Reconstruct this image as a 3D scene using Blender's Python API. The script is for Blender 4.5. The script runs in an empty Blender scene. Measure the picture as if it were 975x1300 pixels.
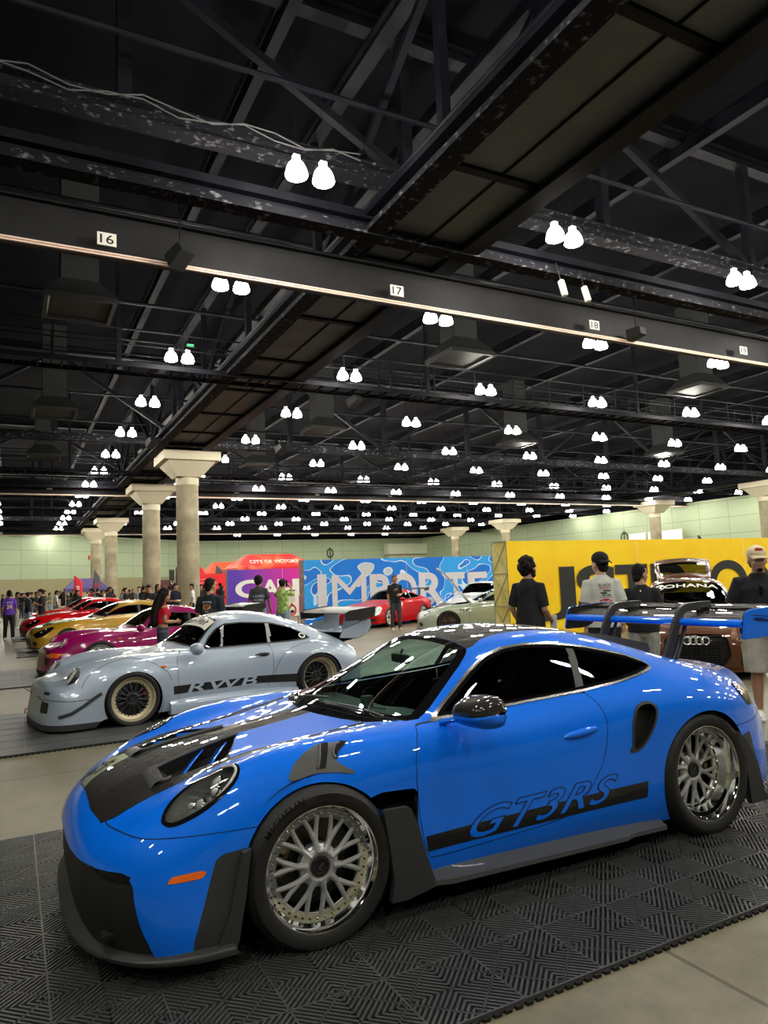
import bpy, bmesh, math, random
from math import sin, cos, pi, radians, sqrt, atan2
from mathutils import Vector, Matrix
from mathutils.bvhtree import BVHTree
random.seed(7)
SC = bpy.context.scene
COL = SC.collection

# ---------------------------------------------------------------- camera
CAM = (1.2049, 3.8985, 1.5659); YAW, PITCH, ROLL, FPX = -2.0576, 0.0966, -0.0407, 898.65
def make_camera():
    cy, sy, cp, sp = cos(YAW), sin(YAW), cos(PITCH), sin(PITCH)
    f = Vector((cy*cp, sy*cp, sp)); r = Vector((sy, -cy, 0)); u = r.cross(f)
    r2 = r*cos(ROLL)+u*sin(ROLL); u2 = -r*sin(ROLL)+u*cos(ROLL)
    cd = bpy.data.cameras.new('camera'); co = bpy.data.objects.new('camera', cd); COL.objects.link(co)
    m = Matrix((r2, u2, -f)).transposed().to_4x4(); m.translation = Vector(CAM)
    co.matrix_world = m
    cd.sensor_fit = 'VERTICAL'; cd.sensor_height = 36.0; cd.lens = 36.0*FPX/1300.0
    cd.clip_start = 0.05; cd.clip_end = 400
    SC.camera = co

# ---------------------------------------------------------------- materials
MATS = {}
def mat(name, col=(.5,.5,.5), rough=.5, metal=0., coat=0., emit=None, estr=0., spec=.5, alpha=1., trans=0., ior=1.45, aniso=0., coat_rough=.03):
    if name in MATS: return MATS[name]
    m = bpy.data.materials.new(name); m.use_nodes = True
    b = m.node_tree.nodes['Principled BSDF']; i = b.inputs
    i['Base Color'].default_value = (*col, 1); i['Roughness'].default_value = rough; i['Metallic'].default_value = metal
    i['Coat Weight'].default_value = coat; i['Coat Roughness'].default_value = coat_rough; i['Specular IOR Level'].default_value = spec
    i['IOR'].default_value = ior; i['Alpha'].default_value = alpha; i['Transmission Weight'].default_value = trans
    if emit: i['Emission Color'].default_value = (*emit, 1); i['Emission Strength'].default_value = estr
    m.diffuse_color = (*col, 1)
    MATS[name] = m; return m
def nodes(m): return m.node_tree.nodes, m.node_tree.links, m.node_tree.nodes['Principled BSDF']
def noise_col(m, c1, c2, scale=8., detail=4., lo=.35, hi=.65, rough=None, coord='Object', bump=0., stretch=(1,1,1)):
    N, L, b = nodes(m)
    tc = N.new('ShaderNodeTexCoord'); mp = N.new('ShaderNodeMapping'); mp.inputs['Scale'].default_value = stretch
    nz = N.new('ShaderNodeTexNoise'); nz.inputs['Scale'].default_value = scale; nz.inputs['Detail'].default_value = detail
    cr = N.new('ShaderNodeValToRGB'); cr.color_ramp.elements[0].position = lo; cr.color_ramp.elements[1].position = hi
    cr.color_ramp.elements[0].color = (*c1,1); cr.color_ramp.elements[1].color = (*c2,1)
    L.new(tc.outputs[coord], mp.inputs[0]); L.new(mp.outputs[0], nz.inputs[0]); L.new(nz.outputs['Fac'], cr.inputs[0]); L.new(cr.outputs[0], b.inputs['Base Color'])
    if rough:
        mr = N.new('ShaderNodeMapRange'); mr.inputs['To Min'].default_value = rough[0]; mr.inputs['To Max'].default_value = rough[1]
        L.new(nz.outputs['Fac'], mr.inputs[0]); L.new(mr.outputs[0], b.inputs['Roughness'])
    if bump:
        bp = N.new('ShaderNodeBump'); bp.inputs['Strength'].default_value = bump; bp.inputs['Distance'].default_value = .02
        L.new(nz.outputs['Fac'], bp.inputs['Height']); L.new(bp.outputs[0], b.inputs['Normal'])
    return m

# ---------------------------------------------------------------- mesh helpers
def empty(name, loc=(0,0,0), rz=0., label=None, cat=None, group=None, parent=None):
    o = bpy.data.objects.new(name, None); COL.objects.link(o); o.location = loc; o.rotation_euler = (0,0,rz); o.empty_display_size = .1
    if parent: o.parent = parent
    return tag(o, label, cat, group)
def tag(o, label=None, cat=None, group=None, kind=None):
    if label: o['label'] = label
    if cat: o['category'] = cat
    if group: o['group'] = group
    if kind: o['kind'] = kind
    return o
class MB:
    """collects shapes; build() links them as ONE mesh object"""
    def __init__(s): s.v = []; s.f = []; s.m = []; s.M = Matrix()
    def add(s, vs, fs, mi=0, M=None):
        b = len(s.v); T = s.M if M is None else s.M @ M
        s.v += [T @ Vector(p) for p in vs]; s.f += [tuple(b+i for i in f) for f in fs]; s.m += [mi]*len(fs); return s
    def box(s, c, d, mi=0, M=None, taper=1.):
        x,y,z = d[0]/2, d[1]/2, d[2]/2; t = taper
        vs = [(-x,-y,-z),(x,-y,-z),(x,y,-z),(-x,y,-z),(-x*t,-y*t,z),(x*t,-y*t,z),(x*t,y*t,z),(-x*t,y*t,z)]
        vs = [(a+c[0],b+c[1],e+c[2]) for a,b,e in vs]
        return s.add(vs, [(3,2,1,0),(4,5,6,7),(0,1,5,4),(1,2,6,5),(2,3,7,6),(3,0,4,7)], mi, M)
    def bbox(s, c, d, r=.01, n=2, mi=0, M=None):
        bm = bmesh.new(); bmesh.ops.create_cube(bm, size=1.); bmesh.ops.scale(bm, vec=d, verts=bm.verts)
        bmesh.ops.bevel(bm, geom=bm.edges[:], offset=min(r, min(d)*.49), segments=n, profile=.5, affect='EDGES')
        bmesh.ops.translate(bm, vec=c, verts=bm.verts)
        s.bm(bm, mi, M); return s
    def bm(s, bm, mi=0, M=None):
        bm.verts.index_update(); s.add([v.co.copy() for v in bm.verts], [tuple(v.index for v in f.verts) for f in bm.faces], mi, M); bm.free(); return s
    def lathe(s, prof, axis='Z', n=32, mi=0, M=None, c=(0,0,0), close=False, arc=None):
        vs = []; fs = []; k = len(prof); a0, a1 = arc or (0, 2*pi); full = arc is None
        nn = n if full else n+1
        for i in range(nn):
            a = a0+(a1-a0)*i/n
            for r, h in prof:
                p = {'Z':(r*cos(a), r*sin(a), h), 'Y':(r*cos(a), h, r*sin(a)), 'X':(h, r*cos(a), r*sin(a))}[axis]
                vs.append((p[0]+c[0], p[1]+c[1], p[2]+c[2]))
        for i in range(n):
            j = (i+1) % nn
            for q in range(k if close else k-1):
                w = (q+1) % k
                f = (i*k+q, j*k+q, j*k+w, i*k+w)
                fs.append(f if axis != 'Y' else f[::-1])
        return s.add(vs, fs, mi, M)
    def tube(s, pts, r, n=8, mi=0, M=None, cap=True, flat=1.):
        pts = [Vector(p) for p in pts]; vs = []; fs = []; rs = r if isinstance(r, (list, tuple)) else [r]*len(pts)
        up = Vector((0,0,1)); prev = None
        for i, p in enumerate(pts):
            t = (pts[min(i+1,len(pts)-1)]-pts[max(i-1,0)])
            t = t.normalized() if t.length > 1e-9 else Vector((0,0,1))
            if prev is None:
                a = up.cross(t) if abs(t.dot(up)) < .95 else Vector((1,0,0)).cross(t)
            else: a = prev - t*prev.dot(t)
            a.normalize(); b = t.cross(a); prev = a
            for k in range(n):
                an = 2*pi*k/n; vs.append(p+a*(rs[i]*cos(an))+b*(rs[i]*flat*sin(an)))
        for i in range(len(pts)-1):
            for k in range(n):
                l = (k+1) % n; fs.append((i*n+k, i*n+l, (i+1)*n+l, (i+1)*n+k))
        if cap: fs += [tuple(range(n))[::-1], tuple((len(pts)-1)*n+k for k in range(n))]
        return s.add(vs, fs, mi, M)
    def bar(s, a, b, w, h, mi=0, M=None):
        a, b = Vector(a), Vector(b); t = (b-a).normalized(); up = Vector((0,0,1))
        if abs(t.dot(up)) > .98: up = Vector((0,1,0))
        x = up.cross(t).normalized(); y = t.cross(x)
        vs = [p+x*(sx*w/2)+y*(sy*h/2) for p in (a,b) for sx,sy in ((-1,-1),(1,-1),(1,1),(-1,1))]
        return s.add(vs, [(3,2,1,0),(4,5,6,7),(0,1,5,4),(1,2,6,5),(2,3,7,6),(3,0,4,7)], mi, M)
    def prism(s, poly, h0, h1, axis='Z', mi=0, M=None):
        n = len(poly); P = {'Z':lambda a,b,h:(a,b,h), 'Y':lambda a,b,h:(a,h,b), 'X':lambda a,b,h:(h,a,b)}[axis]
        vs = [P(a,b,h0) for a,b in poly]+[P(a,b,h1) for a,b in poly]
        fs = [tuple(range(n))[::-1], tuple(range(n,2*n))]+[(i,(i+1)%n,n+(i+1)%n,n+i) for i in range(n)]
        return s.add(vs, fs, mi, M)
    def ell(s, c, r, nu=16, nv=10, mi=0, M=None):
        vs = []; fs = []
        for j in range(nv+1):
            t = pi*j/nv
            for i in range(nu):
                a = 2*pi*i/nu; vs.append((c[0]+r[0]*sin(t)*cos(a), c[1]+r[1]*sin(t)*sin(a), c[2]+r[2]*cos(t)))
        for j in range(nv):
            for i in range(nu):
                k = (i+1)%nu; fs.append((j*nu+i, (j+1)*nu+i, (j+1)*nu+k, j*nu+k))
        return s.add(vs, fs, mi, M)
    def grid(s, rows, mi=0, M=None, flip=False):
        n = len(rows[0]); vs = [p for r in rows for p in r]; fs = []
        for i in range(len(rows)-1):
            for j in range(n-1):
                f = (i*n+j, i*n+j+1, (i+1)*n+j+1, (i+1)*n+j); fs.append(f[::-1] if flip else f)
        return s.add(vs, fs, mi, M)
    def build(s, name, mats, parent=None, smooth=False, kind=None, fixn=True, merge=0., sharp=40):
        me = bpy.data.meshes.new(name)
        mats = mats if isinstance(mats, (list, tuple)) else [mats]
        me.from_pydata([tuple(p) for p in s.v], [], s.f)
        for m in mats: me.materials.append(m)
        me.polygons.foreach_set('material_index', s.m)
        if fixn or merge:
            bm = bmesh.new(); bm.from_mesh(me)
            if merge: bmesh.ops.remove_doubles(bm, verts=bm.verts, dist=merge)
            if fixn: bmesh.ops.recalc_face_normals(bm, faces=bm.faces)
            bm.to_mesh(me); bm.free()
        if smooth:
            me.polygons.foreach_set('use_smooth', [True]*len(me.polygons))
            if sharp and sharp < 180: me.set_sharp_from_angle(angle=radians(sharp))
        o = bpy.data.objects.new(name, me); COL.objects.link(o)
        if parent: o.parent = parent
        if kind: o['kind'] = kind
        return o
def copy_tree(o, parent=None):
    c = o.copy(); COL.objects.link(c)
    if parent: c.parent = parent
    for ch in list(o.children): copy_tree(ch, c)
    return c
def text_mesh(txt, size=1., bold=0., shear=0., extrude=0., align='LEFT', spacing=1., fine=3):
    """lettering as flat mesh data in the XY plane (list of verts, list of faces)"""
    cu = bpy.data.curves.new('txt', 'FONT'); cu.body = txt; cu.size = size; cu.offset = bold; cu.shear = shear; cu.extrude = extrude
    cu.align_x = align; cu.space_character = spacing; cu.resolution_u = fine
    o = bpy.data.objects.new('txt', cu); COL.objects.link(o)
    dg = bpy.context.evaluated_depsgraph_get(); dg.update(); e = o.evaluated_get(dg); me = e.to_mesh()
    vs = [v.co.copy() for v in me.vertices]; fs = [tuple(p.vertices) for p in me.polygons]
    e.to_mesh_clear(); bpy.data.objects.remove(o); bpy.data.curves.remove(cu); return vs, fs
def fit_text(txt, w, h, bold=0., shear=0., spacing=1., fine=3):
    """lettering scaled to fill w x h, lower left at the origin"""
    vs, fs = text_mesh(txt, 1., bold, shear, 0, 'LEFT', spacing, fine)
    x0 = min(v.x for v in vs); x1 = max(v.x for v in vs); y0 = min(v.y for v in vs); y1 = max(v.y for v in vs)
    return [Vector(((v.x-x0)/(x1-x0)*w, (v.y-y0)/(y1-y0)*h, 0)) for v in vs], fs
def frame_M(o, ex, ey):
    ex = Vector(ex).normalized(); ey = Vector(ey); ez = ex.cross(ey).normalized(); ey = ez.cross(ex)
    m = Matrix((ex, ey, ez)).transposed().to_4x4(); m.translation = Vector(o); return m

# ---------------------------------------------------------------- smooth surfaces from a net of rows
def bsp(p0,p1,p2,p3,t):
    a=(1-t)**3/6; b=(3*t**3-6*t**2+4)/6; c=(-3*t**3+3*t**2+3*t+1)/6; d=t**3/6
    return p0*a+p1*b+p2*c+p3*d
def net_surface(rows, nu=6, nv=6, fix=.75):
    """rows: list of lists of (x,y,z) with y>=0, first point on the centre plane. returns dense half grid"""
    P = [[Vector(p) for p in r] for r in rows]; n = len(P); k = len(P[0])
    def g(Q,i,j):
        if j < 0: q = g(Q,i,-j); return Vector((q.x,-q.y,q.z))
        if j >= k: return g(Q,i,k-1)*2-g(Q,i,2*k-2-j)
        if i < 0: return g(Q,0,j)*2-g(Q,-i,j)
        if i >= n: return g(Q,n-1,j)*2-g(Q,2*n-2-i,j)
        return Q[i][j]
    def lim(Q,i,j):
        w=(1/6,2/3,1/6); r=Vector((0,0,0))
        for a in (-1,0,1):
            for b in (-1,0,1): r += g(Q,i+a,j+b)*(w[a+1]*w[b+1])
        return r
    Q = [[p.copy() for p in r] for r in P]
    for _ in range(2):
        D = [[P[i][j]-lim(Q,i,j) for j in range(k)] for i in range(n)]
        for i in range(n):
            for j in range(k):
                Q[i][j] += D[i][j]*fix
                if j == 0: Q[i][j].y = 0
    out = []
    for i in range(n-1):
        for a in range(nu+(1 if i == n-2 else 0)):
            t = a/nu; row = []
            cols = [bsp(g(Q,i-1,j),g(Q,i,j),g(Q,i+1,j),g(Q,i+2,j),t) for j in range(-1,k+1)]
            for j in range(k-1):
                for b in range(nv+(1 if j == k-2 else 0)):
                    row.append(bsp(cols[j],cols[j+1],cols[j+2],cols[j+3],b/nv))
            row[0].y = 0.
            out.append(row)
    return out
def fair(rows, tol=.010, it=6):
    """even out the control net along its length, moving no point more than tol"""
    P = [[Vector(p) for p in r] for r in rows]; O = [[p.copy() for p in r] for r in P]; n = len(P); k = len(P[0])
    for _ in range(it):
        N = [[p.copy() for p in r] for r in P]
        for i in range(2, n-2):
            for j in range(k):
                q = [P[i+a][j] for a in (-2,-1,1,2)]; c = P[i][j]
                t = [0.]; 
                for a, b in ((q[0],q[1]),(q[1],c),(c,q[2]),(q[2],q[3])): t.append(t[-1]+max((b-a).length,1e-4))
                ts = [t[0],t[1],t[3],t[4]]; x = t[2]; r = Vector((0,0,0))
                for a in range(4):
                    w = 1.
                    for b in range(4):
                        if a != b: w *= (x-ts[b])/(ts[a]-ts[b])
                    r += q[a]*w
                d = c+(r-c)*.4-O[i][j]
                if d.length > tol: d *= tol/d.length
                if j == 0: d.y = 0
                N[i][j] = O[i][j]+d
        P = N
    return [[tuple(p) for p in r] for r in P]
def even(grid, stride=3, it=2, keep=2):
    """take short ripples out of a dense grid along its length without shrinking it"""
    n = len(grid); k = len(grid[0]); P = [[p.copy() for p in r] for r in grid]
    for _ in range(it):
        for lam in (.5, -.53):
            N = [r[:] for r in P]
            for i in range(keep, n-keep):
                s = min(stride, i, n-1-i)
                for j in range(k):
                    d = (P[i-s][j]+P[i+s][j])*.5-P[i][j]; N[i][j] = P[i][j]+d*lam
                    if j == 0: N[i][j].y = 0
            P = N
    return P
def shell_bm(grid):
    """mirrored welded bmesh from the half grid"""
    bm = bmesh.new(); n = len(grid); k = len(grid[0])
    L = [[bm.verts.new(p) for p in r] for r in grid]
    Rr = [[L[i][0]]+[bm.verts.new((p.x,-p.y,p.z)) for p in grid[i][1:]] for i in range(n)]
    for i in range(n-1):
        for j in range(k-1):
            bm.faces.new((L[i][j],L[i+1][j],L[i+1][j+1],L[i][j+1]))
            bm.faces.new((Rr[i][j],Rr[i][j+1],Rr[i+1][j+1],Rr[i+1][j]))
    bm.normal_update()
    if sum(f.normal.z for f in bm.faces if f.calc_center_median().z > .9) < 0:
        bmesh.ops.reverse_faces(bm, faces=bm.faces[:]); bm.normal_update()
    return bm
def poly_sdf(poly):
    """signed distance (negative inside) to a closed 2-D polygon"""
    P = [(float(a),float(b)) for a,b in poly]; n = len(P)
    def f(x,y):
        d = 1e18; ins = False
        for i in range(n):
            x0,y0 = P[i]; x1,y1 = P[(i+1)%n]
            dx,dy = x1-x0,y1-y0; t = ((x-x0)*dx+(y-y0)*dy)/(dx*dx+dy*dy+1e-18); t = 0 if t<0 else 1 if t>1 else t
            ex,ey = x-x0-dx*t, y-y0-dy*t; e = ex*ex+ey*ey
            if e < d: d = e
            if (y0>y) != (y1>y) and x < (x1-x0)*(y-y0)/(y1-y0)+x0: ins = not ins
        d = sqrt(d); return -d if ins else d
    return f
def smooth_poly(pts, n=5, closed=True):
    """Catmull-Rom through the points"""
    P = [Vector((*p,)) for p in pts]; out = []; k = len(P)
    for i in range(k if closed else k-1):
        if closed: p0,p1,p2,p3 = P[i-1],P[i],P[(i+1)%k],P[(i+2)%k]
        else: p0,p1,p2,p3 = P[max(i-1,0)],P[i],P[i+1],P[min(i+2,k-1)]
        for a in range(n):
            t = a/n; out.append(tuple(.5*((2*p1)+(p2-p0)*t+(2*p0-5*p1+4*p2-p3)*t*t+(3*p1-p0-3*p2+p3)*t**3)))
    if not closed: out.append(tuple(P[-1]))
    return out
FAR = 1e3
def cut(bm, sdf, mark=None, where=None):
    """split the faces of bm along sdf(co)=0; returns the faces inside"""
    val = {}
    for v in bm.verts:
        d = sdf(v.co); val[v] = d if abs(d) > 4e-4 else (0. if abs(d) <= 4e-4 else d)
    es = []
    for e in bm.edges:
        a, b = val[e.verts[0]], val[e.verts[1]]
        if a*b < 0 and abs(a) < FAR/2 and abs(b) < FAR/2: es.append((e,a,b))
    touched = set()
    for e,a,b in es:
        v0 = e.verts[0]
        for f in e.link_faces: touched.add(f)
        ne, nv = bmesh.utils.edge_split(e, v0, a/(a-b)); val[nv] = 0.
    for f in list(touched):
        zs = [v for v in f.verts if val[v] == 0.]
        if len(zs) == 2:
            try:
                a,b = zs
                if not any(b in e.verts for e in a.link_edges): bmesh.utils.face_split(f, a, b)
            except ValueError: pass
        elif len(zs) > 2:
            vs = list(f.verts); runs = []
            for q in range(len(zs)):
                a,b = zs[q], zs[(q+1)%len(zs)]
                ia, ib = vs.index(a), vs.index(b)
                gap = (ib-ia) % len(vs)
                if 1 < gap < len(vs)-1: runs.append((a,b))
            if runs:
                try: bmesh.utils.face_split(f, *runs[0])
                except ValueError: pass
    ins = []
    for f in bm.faces:
        s = 0.
        for v in f.verts:
            d = val.get(v, 0.)
            if abs(d) > abs(s): s = d
        if s < 0: ins.append(f)
    return ins
def take(bm, faces):
    """remove faces from bm and return them as (verts, normals, polys)"""
    idx = {}; vs = []; ns = []; fs = []
    for f in faces:
        r = []
        for v in f.verts:
            if v not in idx: idx[v] = len(vs); vs.append(v.co.copy()); ns.append(v.normal.copy())
            r.append(idx[v])
        fs.append(tuple(r))
    bmesh.ops.delete(bm, geom=list(faces), context='FACES')
    return vs, ns, fs
def skin_obj(name, data, m, parent, push=0., thick=0.):
    vs, ns, fs = data
    me = bpy.data.meshes.new(name)
    co = [v+n*push for v,n in zip(vs,ns)]
    me.from_pydata([tuple(c) for c in co], [], fs)
    me.materials.append(m); me.polygons.foreach_set('use_smooth', [True]*len(fs))
    me.normals_split_custom_set_from_vertices([tuple(n) for n in ns])
    o = bpy.data.objects.new(name, me); COL.objects.link(o); o.parent = parent
    if thick:
        md = o.modifiers.new('thick', 'SOLIDIFY'); md.thickness = thick; md.offset = -1
    return o
LAMP = 130.; EXPO = .3
# ---------------------------------------------------------------- blue coupe body net (x forward from the front axle, y left, z up)
def side(x, *yz): return [(x, y, z) for y, z in yz]
BLUE_NET = [
 [(.955,0,.15),(.955,.2,.15),(.945,.38,.15),(.925,.52,.15),(.89,.64,.15),(.85,.72,.15),(.80,.79,.145),(.75,.84,.14),(.71,.87,.14),(.66,.895,.14),(.62,.91,.14)],
 [(.975,0,.27),(.975,.2,.27),(.965,.38,.27),(.945,.52,.27),(.905,.645,.27),(.86,.735,.265),(.81,.80,.255),(.755,.85,.235),(.70,.885,.21),(.63,.91,.18),(.56,.92,.14)],
 [(.98,0,.40),(.978,.2,.40),(.965,.38,.40),(.94,.53,.405),(.895,.66,.405),(.845,.75,.395),(.79,.815,.37),(.73,.865,.33),(.66,.90,.275),(.58,.92,.21),(.50,.925,.14)],
 [(.955,0,.51),(.95,.2,.505),(.93,.39,.495),(.895,.55,.488),(.845,.68,.493),(.79,.765,.50),(.735,.83,.465),(.67,.875,.41),(.60,.905,.33),(.52,.925,.235),(.44,.93,.14)],
 [(.86,0,.602),(.855,.2,.595),(.835,.40,.573),(.79,.56,.562),(.735,.69,.568),(.69,.775,.565),(.64,.84,.52),(.585,.88,.45),(.52,.905,.36),(.45,.925,.25),(.38,.93,.14)],
 [(.70,0,.655),(.695,.2,.653),(.67,.40,.638),(.63,.57,.642),(.58,.69,.66),(.54,.775,.645),(.50,.84,.585),(.45,.885,.50),(.40,.91,.39),(.36,.925,.26),(.32,.93,.14)],
 [(.52,0,.714),(.515,.2,.708),(.49,.40,.695),(.46,.565,.712),(.42,.69,.75),(.385,.78,.725),(.35,.845,.65),(.32,.89,.545),(.29,.915,.41),(.26,.93,.27),(.24,.93,.14)],
 [(.28,0,.774),(.28,.2,.766),(.26,.41,.748),(.24,.56,.765),(.22,.685,.815),(.20,.785,.79),(.18,.86,.71),(.165,.905,.59),(.15,.925,.44),(.14,.935,.28),(.13,.93,.14)],
 side(0,(0,.824),(.2,.814),(.41,.793),(.56,.803),(.68,.845),(.79,.825),(.875,.745),(.925,.62),(.94,.46),(.94,.29),(.93,.14)),
 side(-.25,(0,.855),(.2,.846),(.41,.828),(.56,.832),(.67,.850),(.785,.832),(.87,.765),(.918,.64),(.925,.47),(.925,.29),(.91,.14)),
 [(-.45,0,.885),(-.45,.2,.878),(-.45,.42,.862),(-.45,.58,.85),(-.45,.68,.854),(-.45,.785,.836),(-.45,.86,.775),(-.45,.90,.645),(-.45,.905,.47),(-.45,.905,.29),(-.45,.88,.14)],
 [(-.60,0,.955),(-.60,.2,.95),(-.60,.42,.922),(-.62,.61,.882),(-.64,.715,.857),(-.64,.79,.833),(-.64,.855,.772),(-.64,.895,.645),(-.64,.90,.47),(-.64,.905,.29),(-.64,.87,.14)],
 [(-.85,0,1.085),(-.85,.2,1.08),(-.85,.42,1.055),(-.85,.628,.975),(-.86,.725,.872),(-.86,.795,.83),(-.86,.855,.765),(-.86,.89,.64),(-.86,.905,.47),(-.86,.91,.29),(-.86,.87,.14)],
 [(-1.10,0,1.205),(-1.10,.2,1.20),(-1.10,.43,1.172),(-1.10,.615,1.09),(-1.10,.74,.885),(-1.10,.805,.83),(-1.10,.86,.755),(-1.10,.89,.635),(-1.10,.905,.47),(-1.10,.912,.29),(-1.10,.87,.14)],
 side(-1.35,(0,1.243),(.2,1.238),(.44,1.213),(.605,1.15),(.752,.893),(.81,.834),(.862,.757),(.892,.637),(.907,.47),(.915,.29),(.87,.14)),
 side(-1.65,(0,1.25),(.2,1.245),(.44,1.222),(.60,1.155),(.765,.905),(.82,.845),(.868,.762),(.897,.642),(.91,.47),(.918,.29),(.87,.14)),
 side(-1.95,(0,1.225),(.2,1.22),(.44,1.193),(.61,1.108),(.78,.932),(.85,.868),(.90,.778),(.922,.652),(.925,.48),(.925,.29),(.88,.14)),
 side(-2.2,(0,1.165),(.2,1.16),(.45,1.13),(.63,1.045),(.80,.945),(.885,.872),(.938,.78),(.953,.66),(.95,.48),(.94,.29),(.90,.14)),
 side(-2.457,(0,1.085),(.2,1.08),(.46,1.055),(.66,.995),(.81,.928),(.90,.86),(.958,.77),(.968,.65),(.965,.48),(.95,.3),(.93,.14)),
 side(-2.75,(0,.985),(.2,.983),(.48,.965),(.68,.935),(.80,.89),(.89,.825),(.945,.742),(.955,.64),(.95,.48),(.945,.3),(.93,.15)),
 side(-3.0,(0,.91),(.2,.91),(.48,.90),(.64,.878),(.75,.838),(.83,.778),(.88,.70),(.90,.61),(.905,.47),(.905,.3),(.89,.16)),
 [(-3.2,0,.885),(-3.2,.2,.885),(-3.19,.46,.873),(-3.16,.60,.84),(-3.12,.70,.787),(-3.10,.775,.732),(-3.08,.82,.665),(-3.07,.845,.585),(-3.06,.86,.46),(-3.05,.865,.3),(-3.05,.855,.17)],
 [(-3.36,0,.885),(-3.36,.2,.882),(-3.33,.44,.865),(-3.28,.58,.823),(-3.22,.69,.762),(-3.19,.755,.70),(-3.17,.79,.635),(-3.16,.812,.56),(-3.15,.825,.45),(-3.14,.83,.3),(-3.13,.82,.18)],
 [(-3.37,0,.82),(-3.37,.2,.82),(-3.34,.44,.80),(-3.30,.57,.76),(-3.25,.67,.70),(-3.23,.73,.645),(-3.22,.77,.58),(-3.21,.79,.51),(-3.20,.80,.42),(-3.19,.81,.3),(-3.18,.80,.19)],
 [(-3.42,0,.62),(-3.42,.2,.62),(-3.40,.43,.61),(-3.37,.56,.58),(-3.33,.65,.54),(-3.30,.71,.50),(-3.28,.74,.46),(-3.26,.76,.41),(-3.24,.775,.35),(-3.23,.785,.28),(-3.22,.785,.2)],
 [(-3.40,0,.25),(-3.4,.2,.25),(-3.38,.42,.25),(-3.35,.54,.25),(-3.32,.63,.24),(-3.30,.68,.24),(-3.29,.71,.235),(-3.28,.73,.23),(-3.27,.745,.225),(-3.26,.755,.22),(-3.25,.76,.21)],
]
# ---------------------------------------------------------------- materials shared by the cars
def paint(name, col, rough=.25, flake=0., coat=1., metal=0., spec=.5):
    if name in MATS: return MATS[name]
    m = mat(name, col, rough, metal, coat, spec=spec, coat_rough=.015)
    N, L, b = nodes(m)
    geo = N.new('ShaderNodeNewGeometry'); dk = N.new('ShaderNodeBsdfDiffuse'); dk.inputs[0].default_value = (.012,.012,.014,1)
    mx = N.new('ShaderNodeMixShader'); out = N['Material Output']
    L.new(geo.outputs['Backfacing'], mx.inputs[0]); L.new(b.outputs[0], mx.inputs[1]); L.new(dk.outputs[0], mx.inputs[2]); L.new(mx.outputs[0], out.inputs[0])
    if flake:
        nz = N.new('ShaderNodeTexNoise'); nz.inputs['Scale'].default_value = 900; nz.inputs['Detail'].default_value = 0
        tc = N.new('ShaderNodeTexCoord'); bp = N.new('ShaderNodeBump'); bp.inputs['Strength'].default_value = flake; bp.inputs['Distance'].default_value = .001
        L.new(tc.outputs['Object'], nz.inputs[0]); L.new(nz.outputs['Fac'], bp.inputs['Height']); L.new(bp.outputs[0], b.inputs['Normal'])
    return m
def window_glass(name, tint, refl=1.):
    """thin tinted pane: looks through by its tint, mirrors by fresnel"""
    if name in MATS: return MATS[name]
    m = bpy.data.materials.new(name); m.use_nodes = True; N = m.node_tree.nodes; L = m.node_tree.links
    N.remove(N['Principled BSDF'])
    tr = N.new('ShaderNodeBsdfTransparent'); tr.inputs[0].default_value = (*tint,1)
    gl = N.new('ShaderNodeBsdfGlossy'); gl.inputs['Roughness'].default_value = .01; gl.inputs[0].default_value = (refl,refl,refl,1)
    fr = N.new('ShaderNodeFresnel'); ge = N.new('ShaderNodeNewGeometry'); mr = N.new('ShaderNodeMapRange'); mr.inputs['To Min'].default_value = 1.5; mr.inputs['To Max'].default_value = 1/1.5
    L.new(ge.outputs['Backfacing'], mr.inputs[0]); L.new(mr.outputs[0], fr.inputs[0])
    mx = N.new('ShaderNodeMixShader'); L.new(fr.outputs[0], mx.inputs[0]); L.new(tr.outputs[0], mx.inputs[1]); L.new(gl.outputs[0], mx.inputs[2])
    L.new(mx.outputs[0], N['Material Output'].inputs[0]); MATS[name] = m; return m
def weave(name, c1, c2, scale, rough=.3, coat=1., metal=0.):
    """carbon fibre cloth under lacquer"""
    if name in MATS: return MATS[name]
    m = mat(name, c1, .5, metal, coat, spec=.1, coat_rough=.012); N, L, b = nodes(m)
    tc = N.new('ShaderNodeTexCoord'); ck = N.new('ShaderNodeTexChecker'); ck.inputs['Scale'].default_value = scale
    ck.inputs[1].default_value = (*c1,1); ck.inputs[2].default_value = (*c2,1)
    L.new(tc.outputs['Object'], ck.inputs[0]); L.new(ck.outputs[0], b.inputs['Base Color']); return m
M_BLUE = paint('blue_paint', (.0002,.168,.92), .4, spec=.12)
M_BLUEP = mat('blue_panel_paint', (.0002,.168,.92), .4, coat=1., coat_rough=.015, spec=.12)
M_CARBON = weave('carbon_fibre', (.012,.012,.011), (.03,.029,.027), 260)
M_GLOSSBLK = mat('gloss_black', (.006,.006,.007), .03)
M_BLK = mat('black_plastic', (.016,.016,.017), .42)
M_SATIN = mat('satin_grey_black', (.035,.036,.038), .45)
M_GREYPL = mat('grey_plastic', (.07,.072,.072), .4)
M_GAP = mat('panel_gap', (.002,.002,.003), .8)
M_DARK = mat('dark_void', (.004,.004,.004), .9)
M_PILLAR = mat('pillar_grey', (.30,.31,.32), .35, .2)
M_CHROME = mat('chrome', (.86,.86,.84), .06, 1.)
M_TRIM = mat('window_trim', (.42,.42,.41), .25, 1.)
M_SILVER = mat('brushed_silver', (.62,.62,.60), .32, .75)
M_RUBBER = mat('tyre_rubber', (.012,.012,.012), .6)
M_TYRETXT = mat('tyre_lettering', (.003,.003,.003), .3)
M_DISC = mat('brake_disc', (.09,.09,.09), .4, 1.)
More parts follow.
